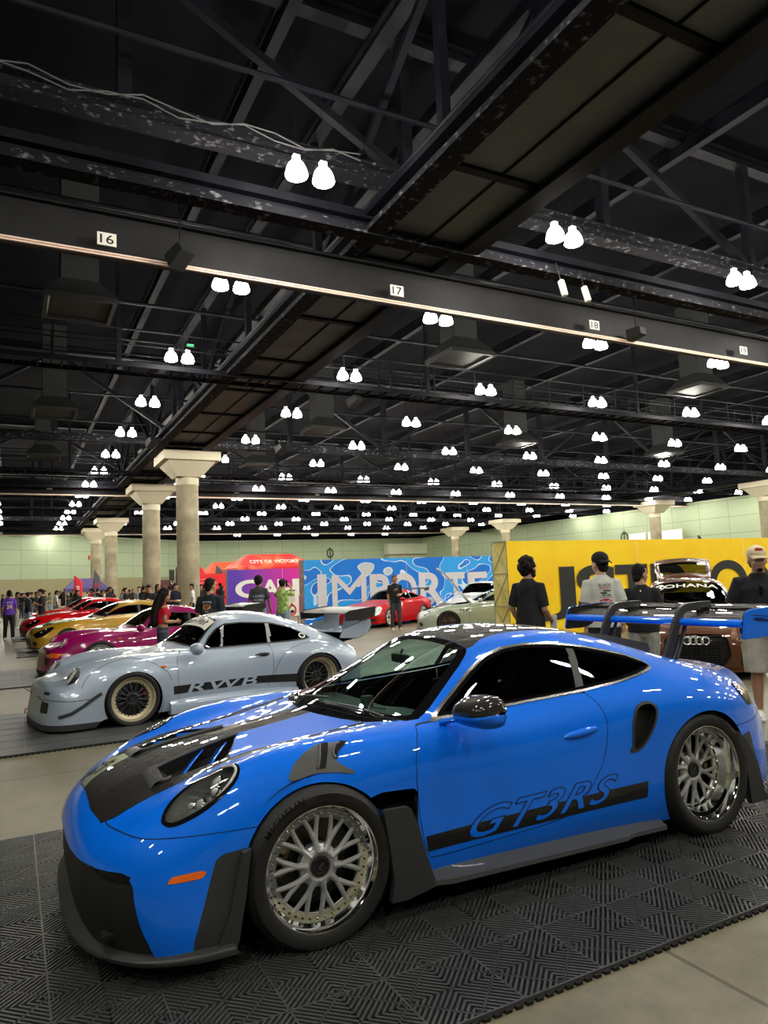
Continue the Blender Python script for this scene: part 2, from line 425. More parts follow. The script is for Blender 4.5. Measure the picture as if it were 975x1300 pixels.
M_AMBER = mat('amber_lens', (.95,.16,.01), .15, coat=1.)
M_REDL = mat('red_lens', (.25,.004,.01), .12, coat=1.)
M_CLEAR = window_glass('clear_lens', (.86,.88,.88))
M_WSG = window_glass('windscreen_glass', (.62,.78,.74))
M_TINT = window_glass('tinted_glass', (.14,.165,.165))
M_LIMO = window_glass('black_tinted_glass', (.012,.013,.014))
M_INT = mat('interior_black', (.012,.013,.013), .7)
M_DASH = mat('dash_cloth', (.055,.068,.066), .8)
M_PASS = window_glass('passenger_glass', (.52,.66,.62))

def circ_text(mb, txt, r, h, a_mid, y, mi=0, bold=0., spacing=1., arc=None, side=1):
    """lettering wrapped on a ring about the Y axis, read from +Y"""
    vs, fs = text_mesh(txt, h*1.4, bold, 0, 0, 'CENTER', spacing, 2)
    out = []
    for v in vs:
        a = a_mid + v.x/r; rr = r + v.y
        out.append((-rr*sin(a), y, rr*cos(a)))
    mb.add(out, fs, mi)

def build_wheel(name, parent, R, W, rl, dish, loc, side, spokes, m_lip, m_face, m_cap, camber=0., style='mesh', words=(), caliper=None, rot=0., tyre_m=None, bolts=True, steer=0., low=False):
    """rim (the part) with tyre, disc, caliper and cap as its pieces; local +Y is outboard and y=0 the lip"""
    n = 40 if low else 72
    b = MB()
    lip = rl
    prof = [(lip-.002,-.02),(lip,-.004),(lip-.004,0),(lip-.012,-.001),(lip-.016,-.008),(lip-.022,-.014)]
    if dish > .06: prof += [(lip-.026,-dish*.42),(lip-.046,-dish*.50),(lip-.052,-dish*.90),(lip-.060,-dish)]
    else: prof += [(lip-.026,-dish*.55),(lip-.036,-dish*.9),(lip-.050,-dish)]
    prof += [(lip-.072,-dish-.004),(lip-.074,-dish-.03),(lip-.03,-dish-.06),(lip-.03,-W+.01),(lip-.002,-W)]
    b.lathe(prof, 'Y', n, 0)
    ri = lip-.070 if dish > .06 else lip-.066
    fy = -dish                                   # face plane of the spokes
    hub = .072 if style == 'mesh' else .058 if style != 'five' else .075
    hy = fy+.012 if style == 'mesh' else fy-.01
    b.lathe([(.001,hy-.05),(hub+.012,hy-.05),(hub+.016,hy-.02),(hub+.008,hy-.004),(hub-.006,hy),(hub-.014,hy-.008),(.001,hy-.010)], 'Y', 40, 1)
    if style == 'mesh':
        for k in range(spokes):
            a = 2*pi*k/spokes + rot; da = pi/spokes/1.0*.5*1.0
            rs = hub + (ri-hub)*.42
            def P(r, an, y): return (r*sin(an), y, r*cos(an))
            y1 = hy-.012; y2 = fy-.006
            for s in (-1,1):
                pts = [P(rs-.012, a+s*da*.12, y1), P(rs+(ri-rs)*.45, a+s*da*.62, (y1+y2)/2), P(ri+.004, a+s*da*1.0, y2)]
                pts = smooth_poly(pts, 3, False); k2 = len(pts)
                b.tube(pts, [(.0118-.0025*i/(k2-1))*(1 if spokes <= 10 else .75) for i in range(k2)], 8, 1, flat=1.1)
            kq = 10./spokes; b.tube([P(hub-.008,a,y1-.002),P(hub+.012,a,y1),P((hub+rs)/2,a,y1),P(rs+.004,a,(y1+y2)/2-.002)], [.024*kq,.0185*kq,.0150*kq,.0140*kq], 10, 1, flat=.9)
        b.lathe([(hub+.020,hy-.05),(hub+.018,hy-.016),(hub+.006,hy-.003),(hub-.014,hy+.003),(hub-.03,hy-.004)], 'Y', 40, 1)
        b.lathe([(ri+.010,fy-.020),(ri+.012,fy-.004),(ri-.002,fy-.004),(ri-.008,fy-.010),(ri-.006,fy-.022)], 'Y', n, 1)
    elif style == 'cross':
        for k in range(spokes):
            for s in (-1,1):
                a0 = 2*pi*k/spokes + rot
                def P(r, t, y): return (r*sin(a0+s*t), y, r*cos(a0+s*t))
                b.tube([P(hub-.002,-.05,hy-.01), P((hub+ri)*.45,.10,hy-.012), P(ri+.004,.30,fy-.006)], [.008,.007,.007], 6, 1, flat=1.2)
        b.lathe([(ri+.006,fy-.018),(ri-.003,fy-.005),(ri-.009,fy-.012)], 'Y', n, 1)
    elif style == 'five':
        for k in range(spokes):
            a = 2*pi*k/spokes + rot
            def P(r, t, y): return (r*sin(a)+t*cos(a), y, r*cos(a)-t*sin(a))
            for s in (-1,1):
                b.tube([P(hub-.01,s*.02,hy-.008),P((hub+ri)/2,s*.022,hy-.004),P(ri+.006,s*.032,fy-.004)], [.016,.013,.013], 8, 1, flat=1.1)
            b.tube([P(hub-.01,0,hy-.012),P((hub+ri)*.55,0,hy-.012)], [.022,.010], 8, 1)
    if bolts:
        nb = 40 if spokes >= 10 else 30; rb = ri+.009 if dish > .06 else lip-.052
        for k in range(nb):
            a = 2*pi*(k+.5)/nb; c = (rb*sin(a), fy+(-.003 if dish > .06 else .002), rb*cos(a))
            b.lathe([(.0001,.006),(.0035,.006),(.0045,.003),(.0045,-.004)], 'Y', 6, 0, M=Matrix.Translation(c))
    rim = b.build(name, [m_lip, m_face], parent, True, sharp=35)
    sy = 1 if side > 0 else -1
    rim.matrix_local = Matrix.Translation(loc) @ Matrix.Rotation(0 if sy > 0 else pi, 4, 'Z') @ Matrix.Rotation(steer*sy, 4, 'Z') @ Matrix.Rotation(camber, 4, 'X')
    t = MB(); o = .012
    tp = [(lip-.012,-.003),(lip-.002,.004),(lip+.008,.006),(lip+(R-lip)*.35,.013),(lip+(R-lip)*.62,.010),(R-.020,-.004),(R-.006,-.018),(R-.001,-.034)]
    for g in range(4):
        y0 = -.05-(W-.09)*(g+.5)/4
        tp += [(R,y0+.006),(R-.007,y0+.004),(R-.007,y0-.004),(R,y0-.006)]
    tp += [(R-.001,-W+.034),(R-.008,-W+.016),(lip+.02,-W-.008),(lip-.012,-W)]
    t.lathe(tp, 'Y', n, 0)
    for txt, h, ang, bold, sp in words:
        circ_text(t, txt, lip+(R-lip)*.40, h, ang, .0135, 1, bold, sp)
    tyre = t.build('tyre', [tyre_m or M_RUBBER, M_TYRETXT], rim, True, sharp=50)
    c = MB(); hc = .044 if style == 'mesh' else hub*.86
    if m_cap is not None:
        c.lathe([(.001,hy+.004),(hc*.60,hy+.004),(hc*.66,hy+.010),(hc*.90,hy+.010),(hc,hy+.004),(hc,hy-.02)], 'Y', 36, 0)
        if not low:
            for k in range(10):
                a = 2*pi*k/10; c.box((hc*.8*sin(a), hy+.010, hc*.8*cos(a)), (.008,.003,.008), 0)
            c.tube([(.012*sin(q*.7)-.004, hy+.006, -.016+.005*q) for q in range(7)], .0022, 6, 1)
        c.build('centre_cap', [m_cap, M_GREYPL], rim, True)
    d = MB(); yd = fy-.095
    d.lathe([(.05,yd),(.19,yd),(.19,yd-.03),(.05,yd-.03)], 'Y', 48, 0, close=True)
    d.lathe([(.001,yd+.03),(.085,yd+.03),(.09,yd)], 'Y', 32, 1)
    if not low:
        for k in range(36):
            for q in range(3):
                a = 2*pi*k/36+q*.06; r = .115+.026*q
                d.lathe([(.0001,.001),(.004,.001)], 'Y', 6, 2, M=Matrix.Translation((r*sin(a), yd, r*cos(a))))
    d.lathe([(lip-.028,fy-.062),(lip-.028,-W+.03),(.05,-W+.03)], 'Y', 32, 2)
    d.build('brake_disc', [M_DISC, M_BLK, M_DARK], rim, True)
    if caliper:
        k = MB(); am, col = caliper[0], caliper[1]
        pts = []
        for s in range(9):
            a = am + (s-4)*.11; pts.append((a,))
        rows = []
        for (a,) in pts:
            f = 1 if abs(a-am) < .40 else .8
            rows.append([(r*sin(a), y, r*cos(a)) for r, y in ((.13,yd+.018),(.135,yd+.045),(.16,yd+.052*f+.0),(.185,yd+.052*f),(.205,yd+.035),(.21,yd-.02))])
        k.grid(rows, 0); k.grid(rows, 0)
        for q in (-2,0,2):
            a = am+q*.14; k.lathe([(.001,.008),(.016,.008),(.018,.002),(.018,-.01)], 'Y', 16, 0, M=Matrix.Translation((.172*sin(a), yd+.052, .172*cos(a))))
        if len(caliper) > 2:
            tv, tf = text_mesh(caliper[2], .042, .001, 0, 0, 'CENTER', 1., 2)
            k.add([( .170*sin(am)+v.x*1., yd+.0625, .170*cos(am)+v.y-.015) for v in tv], tf, 1)
        k.build('brake_caliper', [col, M_GLOSSBLK], rim, True)
    return rim

def conform(bv, pts, sgn=1, off=.0016, y0=2.):
    out = []
    for x, z in pts:
        h = bv.ray_cast(Vector((x, sgn*y0, z)), Vector((0,-sgn,0)))
        if h[0] is None: out.append(Vector((x, sgn*.9, z))); continue
        n = h[1] if h[1].y*sgn > 0 else -h[1]
        out.append(h[0]+n*off)
    return out
def conform_strip(mb, bv, c00, c10, c11, c01, nu, nv, sgn=1, off=.0016, mi=0):
    rows = []
    for i in range(nu+1):
        u = i/nu; r = []
        for j in range(nv+1):
            v = j/nv
            r.append(tuple((1-u)*(1-v)*a+u*(1-v)*b+u*v*c+(1-u)*v*d for a,b,c,d in zip(c00,c10,c11,c01)))
        rows.append(conform(bv, r, sgn, off))
    mb.grid(rows, mi, flip=(sgn < 0))
def band(faces_out, faces_in):
    s = set(faces_in); return [f for f in faces_out if f not in s]
def sgn_region(poly, sg, axes, test):
    """sdf for the half of the body on side sg (0: both), projected on two axes"""
    f = poly_sdf(poly); xs = [p[0] for p in poly]; ys = [p[1] for p in poly]; m = .12
    x0,x1,y0,y1 = min(xs)-m, max(xs)+m, min(ys)-m, max(ys)+m; a,b = axes
    def g(co):
        if sg and co.y*sg < -.001: return FAR
        if not test(co): return FAR
        p, q = co[a], co[b]
        if a == 1: p = abs(p) if sg == 0 else p*sg
        if b == 1: q = abs(q) if sg == 0 else q*sg
        if p < x0 or p > x1 or q < y0 or q > y1: return FAR
        return f(p,q)
    return g
def lv(g, k): return lambda co: (lambda d: d if d >= FAR/2 else d+k)(g(co))
def panel(bm, g, gap=.0022):
    """faces inside g, with the shut line around them taken off as a second list"""
    fo = cut(bm, lv(g, -gap)); fo = None
    fi = cut(bm, lv(g, gap)); fi_s = set(fi)
    fo = []
    for f in bm.faces:
        c = f.calc_center_median(); d = g(c)
        if d < gap and f not in fi_s: fo.append(f)
    return fi, fo
def build_blue_car():
    root = empty('sports_car', (0,0,0), 0, 'bright blue coupe with tall rear wing, chrome lipped wheels and black side stripe', 'car')
    grid = even(net_surface(fair(BLUE_NET), 7, 7, .6))
    bm = shell_bm(grid); bv = BVHTree.FromBMesh(bm)
    side_t = lambda co: abs(co.y) > .5
    parts = {}
    gaps = []
    def grab(name, faces, m, push=0., parent=None):
        faces = [f for f in faces if f.is_valid]
        if not faces: print('EMPTY', name); return None
        o = skin_obj(name, take(bm, faces), m, parent or root, push); return o
    def grab2(name, faces, m, push=0.):
        L = [f for f in faces if f.calc_center_median().y > 0]; R_ = [f for f in faces if f.calc_center_median().y <= 0]
        return [grab(name, q, m, push) for q in (L, R_)]
    def both(axes, poly, test=side_t): return [(s, sgn_region(poly, s, axes, test)) for s in (1,-1)]
    # --- wheel arches and the open vent behind the front wheels
    def circle(cx, cz, r, n=48): return [(cx+r*cos(2*pi*k/n), cz+r*sin(2*pi*k/n)) for k in range(n)]
    arch_t = lambda co: abs(co.y) > .6 and co.z < .8
    for poly in (circle(0,.335,.357), [(.0,.05),(.0,.3),(.325,.44),(.345,.30),(.388,.05)], circle(-2.457,.353,.368),
                 [(-.10,.10),(-.20,.58),(-.30,.604),(-.40,.598),(-.498,.590),(-.492,.45),(-.505,.30),(-.535,.22),(-.54,.10)]):
        for s, g in both((0,2), poly, arch_t):
            bmesh.ops.delete(bm, geom=cut(bm, g), context='FACES')
    # --- black front corner panels in front of the wheels
    van = [(.12,.05),(.12,.52),(.325,.487),(.426,.478),(.455,.462),(.478,.40),(.552,.184),(.565,.05)]
    for s, g in both((0,2), van, lambda co: abs(co.y) > .6 and co.x > .1):
        grab('front_corner_panel', cut(bm, g), M_SATIN)
    # --- side glass
    dlo = [(-.665,.842),(-.735,.848),(-.91,.857),(-1.16,.870),(-1.417,.882),(-1.66,.894),(-1.94,.918),(-2.14,.946),(-2.235,.963),(-2.27,.985),
           (-2.235,1.018),(-2.13,1.061),(-1.95,1.105),(-1.78,1.140),(-1.60,1.163),(-1.43,1.171),(-1.28,1.160),(-1.153,1.126),(-1.03,1.062),(-.864,.955),(-.75,.885)]
    for s, g in both((0,2), dlo, lambda co: abs(co.y) > .35 and co.z > .7):
        cut(bm, g); cut(bm, lv(g, .011)); cut(bm, lv(g, .026))
        ch = []; fr = []; gl = []
        for f in bm.faces:
            d = g(f.calc_center_median())
            if d < -.026: gl.append(f)
            elif d < -.011: fr.append(f)
            elif d < 0: ch.append(f)
        grab('window_trim', ch, M_TRIM, .004); grab('window_seal', fr, M_GLOSSBLK, .001)
        pil = sgn_region([(-1.79,1.18),(-1.735,1.18),(-1.615,.86),(-1.67,.86)], s, (0,2), lambda co: abs(co.y) > .35 and co.z > .7)
        # the pillar between door glass and quarter glass
        lo = sgn_region([(-3,.5),(-3,1.3),(-1.762,1.3),(-1.762,1.15),(-1.642,.88),(-1.62,.5)], s, (0,2), lambda co: abs(co.y) > .35 and co.z > .7)
        glset = set(gl)
        vals = {}
        ins = cut(bm, pil)
        gl = []; pl = []; q = []
        for f in bm.faces:
            c = f.calc_center_median(); d = g(c)
            if d < -.026:
                if pil(c) < 0: pl.append(f)
                elif c.x < -1.7 + (c.z-1.0)*-.44: q.append(f)
                else: gl.append(f)
        grab('door_pillar', pl, M_SATIN, .002)
        grab('quarter_window', q, M_TINT, -.001); grab('door_window', gl, M_TINT if s > 0 else M_PASS, -.001)
    # --- windscreen
    up_t = lambda co: co.z > .70
    ws = [(-.335,0),(-.375,.2),(-.425,.45),(-.49,.61),(-.565,.70),(-.63,.705),(-.80,.630),(-1.0,.548),(-1.085,.497),(-1.115,.46),(-1.128,.3),(-1.135,0)]
    ws = ws + [(x,-y) for x,y in ws[::-1] if y]
    gw = sgn_region(ws, 0, (0,1), up_t)
    gw = (lambda f: (lambda co: FAR if co.z < .70 or co.x > -.2 or co.x < -1.35 else f(co.x, co.y)))(poly_sdf(ws))
    cut(bm, gw); cut(bm, lv(gw,.055))
    fr = []; gl = []
    for f in bm.faces:
        d = gw(f.calc_center_median())
        if d < -.055: gl.append(f)
        elif d < 0: fr.append(f)
    grab('windscreen', gl, M_WSG, -.001); grab('windscreen_border', fr, M_GLOSSBLK, .0)
    # --- bonnet with black carbon front, borders and spine
    hd = [(.866,0),(.869,.25),(.842,.44),(.79,.485),(.56,.518),(.42,.518),(.30,.485),(.1,.475),(-.05,.505),(-.2,.53),(-.40,.575),(-.40,.52),(-.355,.40),(-.30,.2),(-.265,0)]
    hd = hd + [(x,-y) for x,y in hd[::-1] if y]
    fh = poly_sdf(hd); gh = lambda co: FAR if co.z < .45 or co.x < -.6 or co.y > .75 or co.y < -.75 or co.x < -.7 else fh(co.x, co.y)
    cw = [(-.265,0),(-.30,.2),(-.355,.40),(-.41,.56),(-.50,.66),(-.56,.70),(-.49,.61),(-.425,.45),(-.375,.2),(-.335,0)]
    cw = cw + [(x,-y) for x,y in cw[::-1] if y]
    fi, gp = panel(bm, gh); gaps_ = gp
    grab('bonnet_shut_line', gp, M_GAP, -.002)
    blue_p = [(.135,.105),(.265,.42),(.1,.425),(-.05,.457),(-.2,.485),(-.385,.53),(-.36,.40),(-.305,.2),(-.275,.11)]
    vent_p = [(.565,.215),(.35,.165),(.15,.125),(.20,.25),(.275,.405),(.40,.42),(.535,.41)]
    gb = [sgn_region(blue_p, s, (0,1), lambda co: co.z > .5) for s in (1,-1)]; gv = [sgn_region(vent_p, s, (0,1), lambda co: co.z > .5) for s in (1,-1)]
    for g in gb+gv: cut(bm, g)
    hb = []; hk = []; hv = [[],[]]
    for f in bm.faces:
        c = f.calc_center_median()
        if gh(c) < -.002:
            if min(g(c) for g in gb) < 0: hb.append(f)
            elif gv[0](c) < 0: hv[0].append(f)
            elif gv[1](c) < 0: hv[1].append(f)
            else: hk.append(f)
    bonnet = grab('bonnet', hk, M_CARBON)
    hood_pan = [grab('painted_panel', hb, M_BLUE, 0., bonnet)]
    for k, s in ((0,1),(1,-1)):
        grab('vent_floor', hv[k], M_DARK, -.06, bonnet)
        v = MB()
        # walls of the opening
        pts = [Vector((x, s*y, 0)) for x, y in vent_p]
        def topz(p):
            h = bv.ray_cast(Vector((p[0], p[1], 2)), Vector((0,0,-1))); return h[0].z if h[0] else .7
        ring = []
        for i in range(len(pts)):
            a, b2 = pts[i], pts[(i+1)%len(pts)]
            for q in range(6): ring.append(a.lerp(b2, q/6))
        top = [Vector((p.x,p.y,topz(p))) for p in ring]
        v.grid([[p, p-Vector((0,0,.065))] for p in top+[top[0]]], 0)
        v.build('vent_wall', M_DARK, bonnet)
        lip = MB()
        fr_ = [Vector((x,s*y,topz((x,s*y))+.006)) for x,y in ((.15,.125),(.25,.145),(.35,.165),(.46,.19),(.565,.212),(.60,.25),(.598,.34),(.575,.405),(.535,.412))]
        lip.tube(smooth_poly([tuple(p) for p in fr_],4,False), .010, 8, 0)
        lip.grid([[Vector((.632,s*y,topz((.632,s*y))+.002)), Vector((.61,s*y,topz((.61,s*y))+.016)), Vector((.572,s*(y*.93+.02),topz((.565,s*y))+.014)), Vector((.548,s*(y*.9+.03),topz((.545,s*y))-.03))] for y in (.19,.25,.32,.38,.42)], 0)
        lip.build('vent_frame', M_GREYPL, bonnet, True)
        for xo, xi in ((.475,.335),(.345,.215)):
            fn = MB(); rows = []
            for i in range(9):
                t = i/8; x = xo+(xi-xo)*t; y = .395-.215*t; z = topz((x,s*y))
                h = .058*(1-.35*t)
                rows.append([Vector((x,s*y,z-.002)), Vector((x+.012,s*(y-.008),z-.002-h*.4)), Vector((x+.045,s*(y-.02),z-h))])
            fn.grid(rows, 0); f_ = fn.build('vent_fin', M_BLUEP, bonnet, True)
            md = f_.modifiers.new('t','SOLIDIFY'); md.thickness = .007
    # cowl between bonnet and glass
    fc = poly_sdf(cw); gc = lambda co: FAR if co.z < .7 or co.x > -.15 or co.x < -.75 else fc(co.x, co.y)
    grab('scuttle_panel', cut(bm, gc), M_GLOSSBLK, -.001)
    # --- roof and rear screen
    rf = [(-1.138,0),(-1.131,.3),(-1.118,.455),(-1.16,.455),(-1.24,.418),(-1.40,.405),(-1.66,.42),(-1.95,.44),(-2.02,.44),(-2.04,0)]
    rf = rf + [(x,-y) for x,y in rf[::-1] if y]
    fr_ = poly_sdf(rf); gr = lambda co: FAR if co.z < .95 or co.x > -.95 or co.x < -2.2 else fr_(co.x, co.y)
    fi, gp = panel(bm, gr, .002); grab('roof_shut_line', gp, M_GAP, -.001); grab('roof', fi, M_CARBON)
    rw = [(-2.06,0),(-2.05,.40),(-2.2,.43),(-2.55,.41),(-2.72,.36),(-2.74,0)]
    rw = rw + [(x,-y) for x,y in rw[::-1] if y]
    f2 = poly_sdf(rw); g2 = lambda co: FAR if co.z < .85 or co.x > -1.9 or co.x < -2.9 else f2(co.x, co.y)
    grab('rear_window', cut(bm, g2), M_LIMO)
    # --- headlights
    hl = [(.642,.746),(.606,.695),(.527,.648),(.44,.622),(.37,.632),(.318,.672),(.304,.725),(.311,.765),(.339,.797),(.40,.815),(.48,.822),(.562,.815),(.617,.80),(.642,.772)]
    hl = smooth_poly(hl, 3)
    for s in (1,-1):
        g = sgn_region(hl, s, (0,1), lambda co: co.x > .2 and co.z > .5)
        cut(bm, g); cut(bm, lv(g,.013)); rim = []; gl = []
        for f in bm.faces:
            d = g(f.calc_center_median())
            if d < -.013: gl.append(f)
            elif d < 0: rim.append(f)
        hr = grab('headlight', rim, M_GLOSSBLK, .0015)
        vs, ns, fs = take(bm, gl)
        skin_obj('lens_cover', (vs,ns,fs), M_CLEAR, hr, .002)
        bowl = mat('lamp_bowl', (.10,.10,.095), .35, .6)
        # the bowl sinks deepest away from its rim
        dep = [Vector(v)-Vector(n)*min(.055, max(0.,-(g(v)+.013))*1.6) for v,n in zip(vs,ns)]
        skin_obj('lamp_bowl', (dep,ns,fs), bowl, hr, -.003)
        pj = MB()
        cen = Vector((.455,s*.73,.655)); dirv = Vector((.72,.22*s,.66)).normalized()
        for dx, dy, r in ((-.055,-.02,.034),(.03,.025,.030),(-.03,.045,.026),(.055,-.025,.022)):
            c = cen+Vector((dx,s*dy,-.75*dx+.02)); q = dirv.to_track_quat('Z','Y').to_matrix().to_4x4(); q.translation = c
            pj.lathe([(r,-.03),(r,.0),(r*.86,.004),(r*.82,-.004)], 'Z', 24, 0, q); pj.lathe([(r*.82,-.004),(r*.6,.008),(r*.3,.014),(.0005,.016)], 'Z', 24, 1, q)
        pj.tube(smooth_poly([(.36,s*.655,.765),(.325,s*.70,.775),(.325,s*.75,.765),(.36,s*.785,.73),(.42,s*.80,.68)],4,False), .006, 8, 2)
        pj.build('projector_lamp', [M_CHROME, mat('lamp_lens',(.5,.52,.52),.05,.0,1.), mat('daylight_strip',(.55,.55,.53),.3)], hr, True)
    # --- front bumper: seam, grille, light slots, orange markers
    gr_p = [(0,.445),(.283,.432),(.45,.432),(.62,.437),(.775,.446),(.80,.43),(.822,.398),(.872,.196),(.89,.05),(0,.05)]
    gg = sgn_region(gr_p, 0, (1,2), lambda co: co.x > .60)
    fa = cut(bm, gg)
    slot = [(.60,.440),(.625,.436),(.785,.443),(.805,.43),(.80,.412),(.66,.408),(.62,.420)]
    g1 = sgn_region(slot, 0, (1,2), lambda co: co.x > .55)
    cut(bm, g1)
    sl = [f for f in bm.faces if g1(f.calc_center_median()) < 0]; gl = [f for f in bm.faces if gg(f.calc_center_median()) < 0 and not g1(f.calc_center_median()) < 0]
    grab2('light_slot', sl, M_GLOSSBLK, -.012)
    grab('front_grille', gl, M_BLK, -.018)
    om = [(.652,.404),(.625,.427),(.497,.434),(.494,.421),(.513,.405),(.63,.402)]
    for s, g in both((0,2), om, lambda co: abs(co.y) > .7 and co.x > .3): grab('side_marker', cut(bm, g), M_AMBER, .003)
    # bumper seam
    def gs(co):
        if co.x < .2 or co.z < .40: return FAR
        y = abs(co.y); zs = .560 if y > .60 else .560+ (.598-.560)*max(0,1-(y/.60)**2)*.0
        return (co.z - zs) if y > .47 else FAR
    seam_in = None
    def gs_in(co):
        if co.x < .15: return FAR
        y = abs(co.y); z = .558 if y > .5 else .558+.036*(1-(y/.5)**2)
        return co.z-z
    fi, gp = panel(bm, gs_in, .0018)
    grab2('bumper_shut_line', gp, M_GAP, -.0015)
    grab('front_bumper', [f for f in bm.faces if f.calc_center_median().x > .15 and gs_in(f.calc_center_median()) < 0], M_BLUE)
    # --- fender louvres
    lo = [(.130,.706),(.118,.730),(.085,.772),(.03,.803),(-.04,.826),(-.184,.829),(-.201,.823),(-.155,.814),(-.128,.800),(-.110,.775),(-.108,.757),(-.16,.725),(-.247,.672),(-.303,.628),(-.25,.664),(-.202,.689),(-.112,.717),(0,.728),(.06,.716)]
    sl1 = [(-.012,.742),(-.03,.775),(-.048,.81),(-.058,.824),(-.098,.826),(-.078,.80),(-.058,.765),(-.045,.742)]
    sl2 = [(-.106,.772),(-.118,.795),(-.142,.812),(-.175,.821),(-.15,.825),(-.122,.818),(-.10,.79)]
    lt = lambda co: abs(co.y) > .62 and co.z > .55
    for s in (1,-1):
        g = sgn_region(lo, s, (0,2), lt); ga = sgn_region(sl1, s, (0,2), lt); gb2 = sgn_region(sl2, s, (0,2), lt)
        A = cut(bm, g)
        lv_ = grab('fender_louvre', A, M_GREYPL, .004)
        for A_, B_ in (([(-.012,.740),(-.030,.775),(-.048,.808),(-.058,.827)],[(-.048,.740),(-.062,.768),(-.080,.800),(-.100,.829)]), ([(-.100,.772),(-.106,.797),(-.128,.817),(-.155,.829)],[(-.110,.768),(-.126,.792),(-.152,.808),(-.186,.825)])):
            e = MB(); pa = smooth_poly(A_,4,False); pb = smooth_poly(B_,4,False)
            e.grid([conform(bv, [tuple(u+(w-u)*t for u,w in zip(p,q)) for t in (0,.33,.66,1)], s, .0065) for p,q in zip(pa,pb)], 0); e.build('louvre_slot', M_DARK, lv_, fixn=False)
        e = MB()
        for line in (((-.012,.742),(-.03,.775),(-.048,.81),(-.058,.824)), ((-.106,.772),(-.100,.79),(-.122,.815),(-.15,.823))):
            e.tube(conform(bv, smooth_poly(line,4,False), s, .007), .006, 6)
        e.build('louvre_edge', M_GREYPL, lv_, True)
    # --- intake behind the door
    ik = smooth_poly([(-1.880,.570),(-1.888,.64),(-1.902,.71),(-1.945,.785),(-2.0,.812),(-2.054,.813),(-2.092,.785),(-2.085,.73),(-2.03,.645),(-1.965,.580),(-1.915,.556)],3)
    for s, g in both((0,2), ik, lambda co: abs(co.y) > .7):
        cut(bm, g); cut(bm, lv(g,.014)); R_ = []; I = []
        for f in bm.faces:
            d = g(f.calc_center_median())
            if d < -.014: I.append(f)
            elif d < 0: R_.append(f)
        it = grab('side_intake', R_, M_SATIN, .004)
        vs, ns, fs = take(bm, I)
        # duct narrowing inwards and rearwards
        ctr = sum((Vector(v) for v in vs), Vector())/len(vs)
        skin_obj('intake_floor', ([Vector((v.x-.05, v.y-s*(.035+.05*max(0,min(1,(v.x+1.87)/-.22))*1.0), v.z)) for v in vs], ns, fs), M_BLK, it)
        w = MB(); ring = conform(bv, [p for p in ik], s, .002)
        w.grid([[p, Vector((p.x-.03,p.y-s*.10,p.z))] for p in ring+[ring[0]]], 0)
        w.build('intake_wall', M_BLK, it, True)
    # --- doors
    dr = [(-.60,.846),(-.577,.842),(-.54,.79),(-.508,.712),(-.496,.61),(-.503,.45),(-.525,.32),(-.548,.263),(-.62,.258),(-.793,.262),(-1.03,.272),(-1.23,.282),(-1.36,.292),(-1.43,.315),(-1.49,.355),(-1.573,.42),(-1.661,.522),(-1.705,.618),(-1.731,.714),(-1.732,.776),(-1.712,.842),(-1.672,.893),(-1.16,.873),(-.91,.86),(-.735,.850)]
    for s, g in both((0,2), dr, lambda co: abs(co.y) > .6 and co.z < .93):
        fi, gp = panel(bm, g, .0022)
        door = grab('door', fi, M_BLUE); grab('door_shut_line', gp, M_GAP, -.002)
        h = MB()
        # recessed grip blade
        rows = []
        for i in range(13):
            t = i/12; x = -1.425-.235*t; z = .690+.020*t; k = sin(pi*min(1,max(0,t)))**.5 if 0 < t < 1 else 0
            y = conform(bv, [(x,z)], s, 0)[0].y*s
            rows.append([Vector((x, s*(y+.002+.022*k*a), z+b*(.004+.016*k))) for a,b in ((-.1,1.15),(.7,.9),(1,.1),(.8,-.7),(-.1,-1.1))])
        h.grid(rows, 0); h.build('door_handle', M_BLUEP, door, True, sharp=60)
    # --- rear lamps, bumper seam
    tl = [(-2.79,.83),(-2.90,.832),(-2.97,.80),(-3.05,.745),(-3.2,.74),(-3.4,.78),(-3.42,.70),(-3.15,.66),(-2.97,.692),(-2.90,.70),(-2.80,.75)]
    for s, g in both((0,2), [(-2.86,.822),(-2.94,.822),(-3.02,.79),(-3.12,.745),(-3.14,.70),(-3.02,.685),(-2.93,.69),(-2.88,.735)], lambda co: abs(co.y) > .55 and co.x < -2.7):
        fs_ = cut(bm, g)
        up = [f for f in fs_ if f.is_valid and f.calc_center_median().z > .752]; lo_ = [f for f in fs_ if f.is_valid and f.calc_center_median().z <= .752]
        tlp = grab('tail_lamp', up, M_REDL, .006); grab('lamp_housing', lo_, M_GLOSSBLK, .004, tlp)
    rb = lambda co: FAR if co.x > -2.6 else co.z-(.60 if co.x > -2.85 else .60+(-2.85-co.x)*.05)
    fi, gp = panel(bm, rb, .002)
    grab2('rear_shut_line', gp, M_GAP, -.002)
    rv = [(-2.70,.56),(-2.76,.525),(-2.875,.545),(-2.93,.40),(-2.985,.27),(-3.0,.05),(-2.7,.05)]
    rb_f = [f for f in bm.faces if f.calc_center_median().x < -2.6 and rb(f.calc_center_median()) < 0]
    for s, g in both((0,2), rv, lambda co: abs(co.y) > .6 and co.x < -2.6): grab('rear_corner_panel', cut(bm, g), M_SATIN, .003)
    grab('rear_bumper', [f for f in bm.faces if f.calc_center_median().x < -2.6 and rb(f.calc_center_median()) < 0], M_BLUE)
    # --- what is left is the body
    body = grab('body', bm.faces[:], M_BLUE); bm.free()
    # --- lower furniture
    sp = MB()
    plan = [(.985,0),(.982,.22),(.968,.42),(.932,.58),(.885,.70),(.825,.80),(.75,.875),(.66,.925),(.56,.955),(.46,.963),(.395,.962)]
